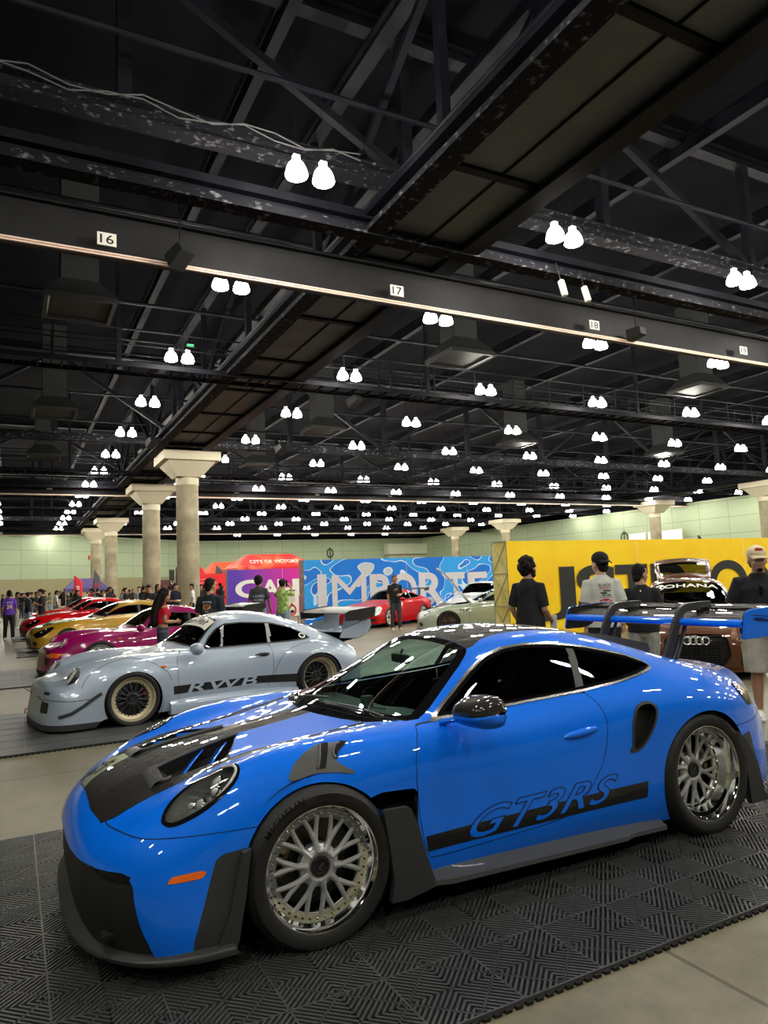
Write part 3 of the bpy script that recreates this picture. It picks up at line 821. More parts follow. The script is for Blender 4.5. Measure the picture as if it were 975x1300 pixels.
    inn = [(.935,0),(.93,.22),(.91,.40),(.875,.54),(.82,.64),(.76,.73),(.69,.80),(.62,.85),(.54,.88),(.46,.89),(.395,.89)]
    full = smooth_poly([(x,-y) for x,y in plan[::-1]][:-1]+plan, 4, False); fin = smooth_poly([(x,-y) for x,y in inn[::-1]][:-1]+inn, 4, False)
    rows = []
    for (x,y),(xi,yi) in zip(full, fin):
        t = abs(y)/.96; z0 = .098+.012*t; up = .026+.13*max(0,1-t/.62)**.6
        rows.append([Vector((xi,yi,z0+.005)), Vector((x-.02*(1 if x>0 else 0),y,z0)), Vector((x,y,z0+.010)), Vector((x,y,z0+.024)), Vector((x-(x-xi)*.12,y-(y-yi)*.12,z0+.030)), Vector((xi,yi,z0+up+.02))])
    sp.grid(rows, 0); spl = sp.build('front_splitter', M_SATIN, root, True, sharp=60)
    # upright blades: arch edge in front of the wheel, vane behind it
    for s in (1,-1):
        v = MB()
        v.prism([(.385,.115),(.475,.115),(.41,.26),(.352,.478),(.318,.488),(.345,.30)], s*.905, s*.938, 'Y', 0)
        v.build('arch_blade', M_SATIN, root)
        v = MB()
        out = [(-.315,.130),(-.332,.22),(-.318,.36),(-.292,.525),(-.300,.533),(-.415,.530),(-.432,.520),(-.468,.44),(-.505,.30),(-.545,.180),(-.535,.150),(-.40,.128)]
        v.prism(out, s*.925, s*.955, 'Y', 0); v.build('wheel_vane', M_SATIN, root)
        p = MB(); p.prism([(-.2,.63),(-.53,.62),(-.56,.13),(-.2,.13)], s*.80, s*.79, 'Y', 0)
        p.prism([(-.34,.20),(-.31,.36),(-.30,.50),(-.36,.5),(-.40,.2)], s*.86, s*.80, 'Y', 1)
        p.build('arch_inner_panel', [M_DARK, M_BLUEP], root)
        k = MB(); rows = []
        for i in range(25):
            t = i/24; x = -.50-1.58*t; z = .205-.045*t; o_ = .968 if .08 < t < .80 else .945
            if t < .05: o_ = .95
            rows.append([Vector((x,s*.84,z+.02)), Vector((x,s*.885,z)), Vector((x,s*(o_-.02),z-.022)), Vector((x,s*o_,z-.030)), Vector((x,s*o_,z-.052)), Vector((x,s*(o_-.03),z-.062)), Vector((x,s*.80,z-.060))])
        k.grid(rows, 0); k.build('side_skirt', mat('skirt_grey',(.075,.077,.08),.38,coat=.3), root, True, sharp=50)
        a = MB()
        a.prism([(-2.815,.12),(-2.80,.30),(-2.765,.46),(-2.71,.55),(-2.74,.565),(-2.815,.50),(-2.90,.36),(-2.945,.17),(-3.02,.12)], s*.925, s*.955, 'Y', 0)
        a.build('rear_vane', M_SATIN, root)
        # wheel housings
        for cx, r in ((0,.375),(-2.457,.385)):
            w = MB(); w.lathe([(.01,-.42),(r,-.42),(r+.004,-.02)], 'Y', 40, 0, c=(0,0,0))
            o = w.build('wheel_housing', M_DARK, root); o.matrix_local = Matrix.Translation((cx, s*.90, .345)) @ Matrix.Rotation(0 if s > 0 else pi, 4, 'Z')
    u = MB(); u.box((-1.23,0,.17),(1.60,1.66,.03)); u.box((.62,0,.2),(.5,1.5,.02)); u.box((-3.05,0,.28),(.5,1.4,.02)); u.build('underfloor', M_DARK, root)
    # --- decals
    for s in (1,-1):
        d = MB()
        conform_strip(d, bv, (-.540,.292),(-1.962,.300),(-1.972,.388),(-.530,.364), 90, 6, s, .0012, 0)
        for bold, mi, off in ((.030,0,.0024),(.004,1,.0036)):
            tv, tf = text_mesh('GT3RS', 1., bold, .60, 0, 'LEFT', 1.10, 4)
            x0, x1 = .04, 3.62; w = max(v.x for v in tv)
            ww = 3.66
            q = []
            for v in tv:
                t = v.x/ww*1.10; z = .302+.030*t+v.y/.70*.128
                q.append((-.72-t if s > 0 else -1.84+t, z))
            d.add(conform(bv, q, s, off), tf, mi)
        d.build('side_stripe', [mat('stripe_film',(.008,.008,.009),.25,coat=.5), M_BLUEP], root, fixn=False)
    # --- mirror on the driver's side (the other one is folded out of sight)
    for s in (1,):
        c = Vector((-.80, s*1.0, .915))
        t = MB(); lw = MB()
        def sec(u, lo, hi, w):
            rows = []
            return rows
        def shell(mb, z_lo, z_hi, mi):
            rows = []
            for i in range(13):
                a = i/12; y = .865+.265*a                                    # inboard to outboard
                k = (1-(2*a-1)**4)**.5 if 0 < a < 1 else .12
                k = max(k, .25 if a < .5 else .12)
                rows.append([])
                for j in range(11):
                    ph = z_lo+(z_hi-z_lo)*j/10
                    x = -.79 + .135*cos(ph)*k - .02*a; z = .908+.080*sin(ph)*k + .012*a
                    if cos(ph) < -.2: x = -.79-.03-.02*a
                    rows[-1].append(Vector((x-.035, s*y, z)))
            mb.grid(rows, mi)
        shell(t, -.15, pi*.80, 0)
        mr = t.build('door_mirror', M_CARBON, root, True, sharp=70)
        md = mr.modifiers.new('t','SOLIDIFY'); md.thickness = .008
        shell(lw, -pi*.75, -.12, 0)
        lo_ = lw.build('mirror_lower_shell', M_BLUEP, mr, True, sharp=70); md = lo_.modifiers.new('t','SOLIDIFY'); md.thickness = .008
        g = MB(); rows = []
        for i in range(11):
            a = i/10; y = .88+.24*a; k = (1-(2*a-1)**4)**.5 if 0<a<1 else .15
            rows.append([Vector((-.853-.02*a, s*y, .908+.070*k*q+.012*a)) for q in (-1,-.3,.3,1)])
        g.grid(rows,0); g.build('mirror_glass', M_CHROME, mr)
        f = MB(); f.tube([(-.72,s*.78,.845),(-.76,s*.83,.860),(-.80,s*.90,.868),(-.815,s*.96,.872)], [.026,.024,.026,.022], 10, 0, flat=.6); f.build('mirror_foot', M_BLUEP, mr, True)
    # --- wiper
    w = MB(); w.tube([(-.36,.15,.895),(-.395,.30,.895),(-.43,.48,.887)], .007, 6, 0); w.tube([(-.37,.10,.90),(-.42,.40,.905),(-.48,.62,.88)], .005, 6, 0)
    w.build('wiper', M_GREYPL, root, True)
    w = MB(); w.tube([(-.33,-.30,.885),(-.39,-.10,.905),(-.42,.05,.91)], .006, 6, 0); w.lathe([(.001,.03),(.018,.025),(.022,0)],'Z',12,0,c=(-.31,-.26,.868)); w.build('wiper', M_GREYPL, root, True)
    # --- roof fins
    for s in (1,-1):
        f = MB(); pts = []
        rows = []
        for i in range(13):
            t = i/12; x = -1.98-.62*t
            z = bv.ray_cast(Vector((x,s*.43,2)),Vector((0,0,-1)))[0].z; h = .005+.055*t**.8
            rows.append([Vector((x,s*.445,z-.01)),Vector((x,s*.437,z+h)),Vector((x,s*.427,z+h)),Vector((x,s*.415,z-.01))])
        f.grid(rows,0); f.add([rows[-1][k] for k in range(4)],[(0,1,2,3)],0); f.build('roof_fin', M_SATIN, root)
    build_blue_wing(root); build_blue_cabin(root, bv)
    fw = [('MICHELIN', .030, -.62+.0, .0006, 1.15), ('265/30 ZR', .017, .10, .0003, 1.05), ('20', .014, .40, .0003, 1.)]
    rw_ = [('MICHELIN', .030, 1.25, .0006, 1.15), ('325/30 ZR', .017, .55, .0003, 1.05), ('21', .014, .20, .0003, 1.)]
    sm = mat('spoke_silver', (.56,.57,.58), .36, .6)
    cap = mat('hub_black', (.03,.03,.032), .4, .5)
    cal = mat('caliper_bronze', (.42,.36,.22), .3, .7)
    for s in (1,-1):
        build_wheel('front_wheel', root, .343, .275, .270, .052, (0, s*.937, .3405), s, 10, M_CHROME, sm, cap, words=fw, caliper=(1.35 if s > 0 else -1.35, cal, 'NL'), rot=.16)
        build_wheel('rear_wheel', root, .360, .33, .278, .125, (-2.457, s*.952, .3575), s, 10, M_CHROME, sm, cap, camber=.033, words=rw_, caliper=(-1.35 if s > 0 else 1.35, cal), rot=.05)
    return root

def build_blue_wing(root):
    b = MB()
    def foil(y, n=14):
        """closed section: leading edge at the front"""
        up = []; lo = []
        for i in range(n+1):
            t = i/n; x = -3.04-.36*t; cam = 1.182+.072*t**1.1
            th = .034*(sqrt(t)*(1-t)*2.2+.05*(1-t)+.05); up.append((x,cam+th*.9)); lo.append((x,cam-th*.7))
        return [Vector((x,y,z)) for x,z in up]+[Vector((x,y,z)) for x,z in lo[::-1]]
    ys = [-.83,-.7,-.5,-.25,0,.25,.5,.7,.83]
    rows = [foil(y) for y in ys]
    b.grid([r+[r[0]] for r in rows], 0)
    b.add(rows[0],[tuple(range(len(rows[0])))],0); b.add(rows[-1],[tuple(range(len(rows[0])))],0)
    wing = b.build('rear_wing', [M_CARBON], root, True, sharp=50)
    e = MB(); rows = []
    for y in ys:
        rows.append([Vector((-3.070,y,1.214)),Vector((-3.045,y,1.207)),Vector((-3.030,y,1.194)),Vector((-3.027,y,1.180)),Vector((-3.035,y,1.166)),Vector((-3.07,y,1.160)),Vector((-3.16,y,1.170))])
    e.grid(rows,0); e.build('leading_edge', M_BLUEP, wing, True)
    f = MB(); rows = []
    for y in ys: rows.append([Vector((-3.37+x,y,1.262+z)) for x,z in ((0,.008),(-.05,.018),(-.10,.026),(-.15,.030),(-.155,.025),(-.10,.014),(-.05,.004),(0,-.006),(0,.008))])
    f.grid(rows,0); f.build('upper_flap', M_CARBON, wing, True)
    for s in (1,-1):
        p = MB()
        prof = [(-3.03,1.088),(-3.018,1.105),(-3.055,1.245),(-3.075,1.268),(-3.12,1.279),(-3.30,1.288),(-3.52,1.298),(-3.54,1.285),(-3.53,1.25),(-3.32,1.115),(-3.27,1.095),(-3.2,1.088)]
        p.prism(prof, s*.832, s*.848, 'Y', 0)
        o = p.build('end_plate', M_BLUEP, wing)
        bv_ = o.modifiers.new('b','BEVEL'); bv_.width = .006; bv_.segments = 2; bv_.limit_method = 'ANGLE'
        p = MB(); p.prism([(x*.985-.047,z*.985+.018) for x,z in prof], s*.829, s*.8325, 'Y', 0); p.build('end_plate_liner', M_CARBON, wing)
        if s > 0:
            d = MB(); yy = s*.8492
            d.add([Vector((x,yy,z)) for x,z in ((-3.12,1.215),(-3.16,1.225),(-3.22,1.222),(-3.30,1.20),(-3.27,1.188),(-3.20,1.195),(-3.15,1.203))],[tuple(range(7))],0)
            d.add([Vector((x,yy,z)) for x,z in ((-3.12,1.245),(-3.32,1.225),(-3.315,1.219),(-3.125,1.239))],[(0,1,2,3)],0)
            d.build('end_plate_badge', mat('badge_navy',(.001,.02,.16),.3), wing, fixn=False)
        # swan neck upright: rises ahead of the wing and hooks over its top
        u = MB(); path = smooth_poly([(-2.885,.93),(-2.92,1.0),(-2.985,1.13),(-3.045,1.235),(-3.085,1.272),(-3.15,1.288),(-3.25,1.293),(-3.38,1.296)],5,False)
        rows = []
        for i,(x,z) in enumerate(path):
            a = path[min(i+1,len(path)-1)]; c = path[max(i-1,0)]; t = Vector((a[0]-c[0],a[1]-c[1])).normalized(); n = Vector((-t.y,t.x))
            h = .036-.012*i/len(path)
            rows.append([Vector((x+n.x*h*q,s*.33+w,z+n.y*h*q)) for q,w in ((-1,-.014),(1,-.014),(1,.014),(-1,.014),(-1,-.014))])
        u.grid(rows,0); u.add(rows[-1][:4],[(0,1,2,3)],0); u.add(rows[0][:4],[(3,2,1,0)],0)
        up = u.build('wing_upright', M_SATIN, root, True, sharp=45)
        k = MB(); k.bbox((-3.30,s*.33,1.265),(.12,.035,.05),.01); k.lathe([(.001,.03),(.016,.03),(.018,.0)],'Y',12,0,c=(-3.30,s*.36,1.275)); k.lathe([(.001,.03),(.012,.03),(.013,.0)],'Y',12,0,c=(-3.22,s*.345,1.262)); k.build('wing_bracket', M_BLK, up, True)
        g = MB(); g.tube([(-2.98,s*.33,.93),(-3.05,s*.33,1.05),(-3.10,s*.33,1.16)],[.022,.02,.016],8,0,flat=.5); g.build('wing_strut', M_SATIN, up, True)

def build_blue_cabin(root, bv):
    d = MB()
    d.bm_ = None
    rows = []
    for y in (-.70,-.55,-.3,0,.3,.55,.70):
        k = 1-.35*(abs(y)/.7)**3
        hump = .03 if .18 < y < .55 else 0
        rows.append([Vector((-.46,y,.80)),Vector((-.62,y,.815+hump*.6)),Vector((-.78,y,.815+hump)),Vector((-.86,y,.79+hump)),Vector((-.88,y,.70)),Vector((-.80,y,.50))])
    d.grid(rows,0); d.box((-.70,-.02,.845),(.06,.05,.07),0); d.tube([(-.60,.12,.852),(-.66,.30,.85)],.004,6,0)
    dash = d.build('dashboard', M_DASH, root, True)
    s = MB(); 
    Mx = Matrix.Translation((-.97,.36,.72)) @ Matrix.Rotation(radians(68),4,'Y')
    for i in range(1): s.bm(_torus(.17,.016), 0, Mx)
    s.bar((-.97,.20,.72),(-.97,.52,.72),.02,.05); s.bar((-.97,.36,.72),(-.99,.36,.56),.05,.02); s.tube([(-.97,.36,.72),(-.84,.36,.70)],.03,8)
    s.build('steering_wheel', M_INT, root, True)
    for y in (.36,-.36):
        t = MB()
        t.bbox((-1.35,y,.38),(.50,.50,.16),.05); 
        t.bbox((-1.66,y,.68),(.13,.50,.62),.05, M=Matrix.Translation((-1.66,y,.68)) @ Matrix.Rotation(radians(-14),4,'Y') @ Matrix.Translation((1.66,-y,-.68)))
        t.bbox((-1.74,y,.985),(.10,.28,.20),.04)
        for e in (-.23,.23): t.bbox((-1.60,y+e,.64),(.18,.06,.42),.03)
        t.build('seat', M_INT, root, True)
    c = MB()
    for s_ in (1,-1):
        c.tube([(-1.83,s_*.60,.25),(-1.80,s_*.57,.85),(-1.78,s_*.47,1.12),(-1.78,0,1.17)],.022,8)
        c.tube([(-1.82,s_*.56,.94),(-2.25,s_*.45,.70)],.02,8)
        c.tube([(-1.80,s_*.50,1.08),(-1.80,-s_*.50,.62)],.02,8)
    c.build('roll_cage', mat('cage_blue',(.004,.10,.55),.35,coat=.5), root, True)
    f = MB(); f.box((-1.3,0,.20),(1.9,1.5,.03)); f.box((-2.2,0,.55),(.05,1.3,.6)); f.build('cabin_floor', M_INT, root)
    m = MB(); m.bbox((-.93,0,1.085),(.03,.20,.055),.012); m.tube([(-.93,0,1.10),(-.95,0,1.14)],.008,6); m.build('rear_view_mirror', M_INT, root, True)

def _torus(R, r, n=40, k=10):
    bm = bmesh.new(); V = [[bm.verts.new(((R+r*cos(2*pi*j/k))*cos(2*pi*i/n),(R+r*cos(2*pi*j/k))*sin(2*pi*i/n),r*sin(2*pi*j/k))) for j in range(k)] for i in range(n)]
    for i in range(n):
        for j in range(k): bm.faces.new((V[i][j],V[(i+1)%n][j],V[(i+1)%n][(j+1)%k],V[i][(j+1)%k]))
    return bm
# ---------------------------------------------------------------- hall
M_STEEL = noise_col(mat('black_steel', (.012,.012,.015), .6, spec=.12), (.003,.003,.0055), (.008,.008,.012), 1.4, 5)
M_DUST = noise_col(mat('dusty_steel', (.02,.02,.025), .8, spec=.1), (.010,.010,.013), (.17,.17,.19), 7., 9, .57, .74, stretch=(1,1,2.))
M_SOFFIT = noise_col(mat('dark_soffit', (.02,.02,.021), .7), (.085,.092,.105), (.115,.122,.135), .9, 4)
M_DECK = mat('black_deck', (.003,.003,.0045), .9, spec=.05)
M_RAIL = mat('tan_rail', (.85,.62,.50), .5)
M_WHITEP = mat('white_plate', (.82,.80,.72), .5)
M_BLACKINK = mat('black_ink', (.008,.008,.008), .6)
M_DUCT = mat('duct_grey', (.022,.023,.023), .6, spec=.2)

def build_floor():
    m = mat('polished_concrete', (.3,.28,.2), .35)
    N, L, b = nodes(m)
    tc = N.new('ShaderNodeTexCoord')
    n1 = N.new('ShaderNodeTexNoise'); n1.inputs['Scale'].default_value = .55; n1.inputs['Detail'].default_value = 6; n1.inputs['Roughness'].default_value = .6
    n2 = N.new('ShaderNodeTexNoise'); n2.inputs['Scale'].default_value = 9; n2.inputs['Detail'].default_value = 8; n2.inputs['Roughness'].default_value = .7
    r1 = N.new('ShaderNodeValToRGB'); r1.color_ramp.elements[0].position = .3; r1.color_ramp.elements[1].position = .7
    r1.color_ramp.elements[0].color = (.125,.113,.066,1); r1.color_ramp.elements[1].color = (.225,.205,.130,1)
    mx = N.new('ShaderNodeMix'); mx.data_type = 'RGBA'; mx.blend_type = 'MULTIPLY'; mx.inputs['Factor'].default_value = .55
    r2 = N.new('ShaderNodeValToRGB'); r2.color_ramp.elements[0].position = .38; r2.color_ramp.elements[1].position = .62
    r2.color_ramp.elements[0].color = (.55,.55,.53,1); r2.color_ramp.elements[1].color = (1.,1.,1.,1)
    br = N.new('ShaderNodeTexBrick'); br.inputs['Scale'].default_value = 1.; br.inputs['Mortar Size'].default_value = .012; br.inputs['Brick Width'].default_value = 6.; br.inputs['Row Height'].default_value = 2.05
    br.offset = 0.; br.inputs['Color1'].default_value = (1,1,1,1); br.inputs['Color2'].default_value = (.90,.90,.90,1); br.inputs['Mortar'].default_value = (.42,.40,.36,1)
    mp = N.new('ShaderNodeMapping'); mp.inputs['Location'].default_value = (1.2,1.08,0)
    m2 = N.new('ShaderNodeMix'); m2.data_type = 'RGBA'; m2.blend_type = 'MULTIPLY'; m2.inputs['Factor'].default_value = 1.
    L.new(tc.outputs['Object'], n1.inputs[0]); L.new(tc.outputs['Object'], n2.inputs[0]); L.new(tc.outputs['Object'], mp.inputs[0]); L.new(mp.outputs[0], br.inputs[0])
    L.new(n1.outputs['Fac'], r1.inputs[0]); L.new(n2.outputs['Fac'], r2.inputs[0]); L.new(r1.outputs[0], mx.inputs['A']); L.new(r2.outputs[0], mx.inputs['B'])
    L.new(mx.outputs['Result'], m2.inputs['A']); L.new(br.outputs[0], m2.inputs['B']); L.new(m2.outputs['Result'], b.inputs['Base Color'])
    rr = N.new('ShaderNodeMapRange'); rr.inputs['To Min'].default_value = .34; rr.inputs['To Max'].default_value = .6; L.new(n2.outputs['Fac'], rr.inputs[0]); L.new(rr.outputs[0], b.inputs['Roughness'])
    f = MB(); f.add([(-62,-100,0),(32,-100,0),(32,34,0),(-62,34,0)], [(0,1,2,3)]); f.build('floor', m, kind='structure')

def wall(name, a, b, h=8.0):
    a, b = Vector((*a,0)), Vector((*b,0)); ex = (b-a).normalized(); ez = Vector((0,0,1)); n = ex.cross(ez)
    m = MATS.get('mint_panels')
    if not m:
        m = mat('mint_panels', (.5,.6,.42), .6); N, L, bs = nodes(m)
        tc = N.new('ShaderNodeTexCoord'); br = N.new('ShaderNodeTexBrick'); br.offset = 0.; br.inputs['Scale'].default_value = 1.; br.inputs['Brick Width'].default_value = 3.1; br.inputs['Row Height'].default_value = 1.55; br.inputs['Mortar Size'].default_value = .035
        br.inputs['Color1'].default_value = (.385,.465,.30,1); br.inputs['Color2'].default_value = (.42,.50,.325,1); br.inputs['Mortar'].default_value = (.26,.32,.21,1)
        nz = N.new('ShaderNodeTexNoise'); nz.inputs['Scale'].default_value = .5; nz.inputs['Detail'].default_value = 3
        mx = N.new('ShaderNodeMix'); mx.data_type = 'RGBA'; mx.blend_type = 'MULTIPLY'; mx.inputs['Factor'].default_value = .25
        cr = N.new('ShaderNodeValToRGB'); cr.color_ramp.elements[0].color = (.7,.75,.7,1)
        L.new(tc.outputs['Object'], br.inputs[0]); L.new(tc.outputs['Object'], nz.inputs[0]); L.new(nz.outputs['Fac'], cr.inputs[0]); L.new(br.outputs[0], mx.inputs['A']); L.new(cr.outputs[0], mx.inputs['B']); L.new(mx.outputs['Result'], bs.inputs['Base Color'])
    ln = (b-a).length
    w = MB(); w.add([(0,3.2,0),(ln,3.2,0),(ln,h,0),(0,h,0)], [(0,1,2,3)], 0)
    w.add([(0,0,0),(ln,0,0),(ln,3.2,0),(0,3.2,0)], [(0,1,2,3)], 1)
    w.add([(0,h,0),(ln,h,0),(ln,13,0),(0,13,0)], [(0,1,2,3)], 2)
    w.box((ln/2,h+.05,-.0),(ln,.1,.3),2)
    o = w.build(name, [m, mat('olive_base', (.30,.28,.15), .6), M_DECK], kind='structure', fixn=False)
    o.matrix_world = Matrix((ex, ez, ex.cross(ez))).transposed().to_4x4(); o.location = a
    return o

def column(x, y, ztop=8.0):
    c = MB()
    s0, s1 = .56, 1.32
    def sq(r, z): return [(r,r,z),(-r,r,z),(-r,-r,z),(r,-r,z)]
    prof = [sq(s1,ztop),sq(s1,ztop-.42),sq(1.12,ztop-.44),sq(.58,ztop-1.12),sq(.55,ztop-1.12)]
    vs = [p for r in prof for p in r]; fs = [(0,1,2,3)]
    for i in range(len(prof)-1):
        for k in range(4): fs.append((i*4+k,(i+1)*4+k,(i+1)*4+(k+1)%4,i*4+(k+1)%4))
    c.add(vs, fs, 0)
    c.lathe([(.54,ztop-1.12),(.54,ztop-1.48),(.515,ztop-1.5)], 'Z', 40, 0)
    c.lathe([(.52,ztop-1.5),(.515,ztop-1.84),(.505,ztop-1.85),(.52,ztop-1.87),(.52,0)], 'Z', 40, 1)
    mc = noise_col(mat('column_concrete', (.36,.31,.2), .7), (.26,.225,.14), (.44,.385,.26), 1.1, 6, .35, .68)
    o = c.build('column', [mat('cream_capital', (.64,.58,.43), .6), mc], None, True, 'structure', sharp=30); o.location = (x,y,0); return o

def ibeam(mb, a, b, h, w=.32, tf=.05, tw=.03, mi=0, mi_low=None):
    """I section from a to b, given by the centre of its lower flange underside"""
    a, b = Vector(a), Vector(b); z = Vector((0,0,1)); ml = mi if mi_low is None else mi_low
    mb.bar(a+z*tf/2, b+z*tf/2, w, tf, ml); mb.bar(a+z*(h-tf/2), b+z*(h-tf/2), w, tf, mi); mb.bar(a+z*h/2, b+z*h/2, tw, h-2*tf, mi)

def hall_structure():
    for n, p, q in (('wall_left',(30,-55.5),(-21,-94)), ('wall_back',(-21,-94),(-56,-92)), ('wall_right',(-56,-92),(-58.8,-20)), ('wall_side',(-58.8,-20),(-58.8,34))): wall(n, p, q)
    wall('wall_front', (-58.8,34), (32,34)); wall('wall_near', (32,34), (30,-55.5))
    c = MB(); c.add([(-62,-100,12.6),(32,-100,12.6),(32,34,12.6),(-62,34,12.6)], [(3,2,1,0)])
    c.build('ceiling', M_DECK, kind='structure')
    for x, y in ((-6.3,-30.5),(-6.5,-41.7),(-6.65,-63.0),(-6.45,-73.5),(-52.9,-43.4),(-50.6,-30.6),(-49.5,-72.6),(-49.3,-61.8)): column(x, y)
    # twin girders with a dark soffit between, running away from the camera over the columns
    for n, xs, y0, y1 in (('beam',(-4.75,-6.85),16,-92), ('beam',(-49.2,-51.6),-12,-90)):
        for x in xs:
            b = MB(); ibeam(b, (x,y0,8.0), (x,y1,8.0), .42, .40, .10, .04, 1, 0)
            b.tube([(x+.14*(1 if x == xs[0] else -1),y0,8.50),(x+.14*(1 if x == xs[0] else -1),y1,8.50)], .05, 8, 1)
            b.build('beam', [M_DUST if x == xs[0] else M_STEEL, M_STEEL], kind='structure')
        for x in xs:
            t = MB(); ibeam(t, (x,y0,11.4), (x,y1,11.4), .3, .3, .05, .04); yy = y0; q = 0
            while yy > y1:
                t.bar((x,yy,8.4),(x,yy,11.4),.16,.16); t.bar((x,yy,8.4 if q%2 else 11.4),(x,yy-5.2,11.4 if q%2 else 8.4),.14,.14); yy -= 5.2; q += 1
            t.build('truss', M_STEEL, kind='structure')
        s = MB(); s.box(((xs[0]+xs[1])/2,(y0+y1)/2,8.22),(abs(xs[1]-xs[0]),abs(y1-y0),.05),0)
        y = y0
        while y > y1:
            s.box(((xs[0]+xs[1])/2,y,8.17),(abs(xs[1]-xs[0]),.16,.08),1); y -= 3.5
        s.tube([((xs[0]+xs[1])/2-.15,y0,8.17),((xs[0]+xs[1])/2-.15,y1,8.17)],.022,6,1)
        s.build('soffit', [M_SOFFIT, M_STEEL], kind='structure')
    # partition tracks with the bay numbers, hung below dusty cross girders
    for y, yl, zb in ((-8.2,-7.4,7.13),(-43.6,-42.9,7.60),(-76.5,-75.8,7.6)):
        b = MB(); b.box((-13,y-.2,zb+.45),(90,.08,.74),0); b.box((-13,y-.2,zb+.83),(90,.30,.05),0)
        b.box((-13,y-.12,zb+.085),(90,.30,.05),0)
        b.build('beam', [noise_col(mat('girder_black',(.03,.03,.032),.5,spec=.15),(.012,.012,.013),(.020,.020,.022),.6,3)], kind='structure')
        r = MB(); r.box((-13,y+.02,zb+.01),(90,.05,.030),0); r.box((-13,y+.02,zb+.052),(90,.05,.030),0); r.box((-13,y-.01,zb+.03),(90,.04,.08),1)
        r.build('trim_rail', [M_RAIL, M_BLK], kind='structure')
        b = MB(); ibeam(b, (32,yl,7.98), (-58,yl,7.98), .44, .34, .15, .03, 1, 0)
        b.build('beam', [M_DUST, M_STEEL], kind='structure')
    # trusses: bottom chord, top chord, posts and diagonals
    for y in (-7.45,-28.4,-45.4,-64.5,-81):
        t = MB(); z0, z1 = (9.1,12.2) if y in (-7.45,-45.4,-81) else (8.0,11.8)
        ibeam(t, (32,y,z0), (-58,y,z0), .34, .36, .05, .04, 1, 1); ibeam(t, (32,y,z1), (-58,y,z1), .34, .30, .05, .04, 0, 0)
        x = 4.9; k = 0
        while x > -58:
            t.bar((x,y,z0+.3), (x,y,z1), .22, .22, 0)
            t.bar((x,y,z0+.3), (x-5.25,y,z1), .16, .16, 0) if k % 2 == 0 else t.bar((x,y,z1), (x-5.25,y,z0+.3), .16, .16, 0)
            x -= 5.25; k += 1
        t.build('truss', [M_STEEL, M_DUST], kind='structure')
    # catwalks: two rails, a grated deck and posts
    for y in (-17.3,-36.8,-55,-73):
        t = MB()
        for yy in (y-.45,y+.45):
            t.box((-13,yy,8.02),(90,.05,.14),0); t.tube([(32,yy,9.05),(-58,yy,9.05)],.025,6,0); t.tube([(32,yy,8.6),(-58,yy,8.6)],.02,6,0)
            x = 30.
            while x > -58: t.bar((x,yy,8.05),(x,yy,9.05),.04,.04,0); x -= 1.75
        x = 30.
        while x > -58: t.box((x,y,8.0),(.05,.9,.06),0); x -= .6
        x = 30.
        while x > -58: t.bar((x,y,8.05),(x,y,12.4),.12,.12,0); x -= 10.5
        t.build('catwalk', M_STEEL, kind='structure')
    # purlins under the deck
    for k in range(17):
        x = 20-5.25*k-2.2
        p = MB(); ibeam(p, (x,20,11.9), (x,-94,11.9), .45, .22, .04, .03); p.build('purlin', M_STEEL, kind='structure')
    for k in range(14):
        y = 4-5.25*k
        p = MB(); p.tube([(32,y,9.9),(-58,y,9.9)],.05,6); p.build('conduit', M_STEEL, kind='structure')
    # loose cable swags on the first girder
    w = MB()
    for q in range(2):
        w.tube([(1.6-.55*i, -7.15, 9.35+.10*sin(i*1.9+q)-.05*q) for i in range(12)], .012, 5)
    w.build('cable', mat('pale_cable',(.10,.10,.105),.6), kind='structure')

def bell_lamp_proto():
    root = empty('pendant_lamp', (0,0,0))
    glow = mat('lamp_glow', (1,1,1), .4, emit=(1.,.95,.84), estr=LAMP)
    edge = mat('lamp_rim', (.9,.85,.6), .4, emit=(1.,.86,.5), estr=LAMP*.12)
    for s in (-.23,.23):
        b = MB(); b.lathe([(.045,.262),(.085,.252),(.120,.215),(.150,.155),(.170,.085),(.178,.03)], 'Z', 14, 0, c=(s,0,-.02))
        b.lathe([(.178,.03),(.168,.012),(.12,-.006),(.06,-.016),(.001,-.018)], 'Z', 14, 0, c=(s,0,-.02))
        b.build('bell', [glow], root, True, sharp=180)
        h = MB(); h.box((s,0,.30),(.11,.09,.09)); h.lathe([(.045,.26),(.045,.23)],'Z',10,0,c=(s,0,0)); h.build('ballast', mat('lamp_box',(.75,.74,.70),.5), root); w_ = MB(); w_.tube([(s,0,.34),(s,0,2.2)],.004,4); w_.build('hanger_wire', M_STEEL, root)
    return root
ORD = 'first second third fourth fifth sixth seventh eighth ninth tenth eleventh twelfth thirteenth fourteenth fifteenth sixteenth seventeenth'.split()
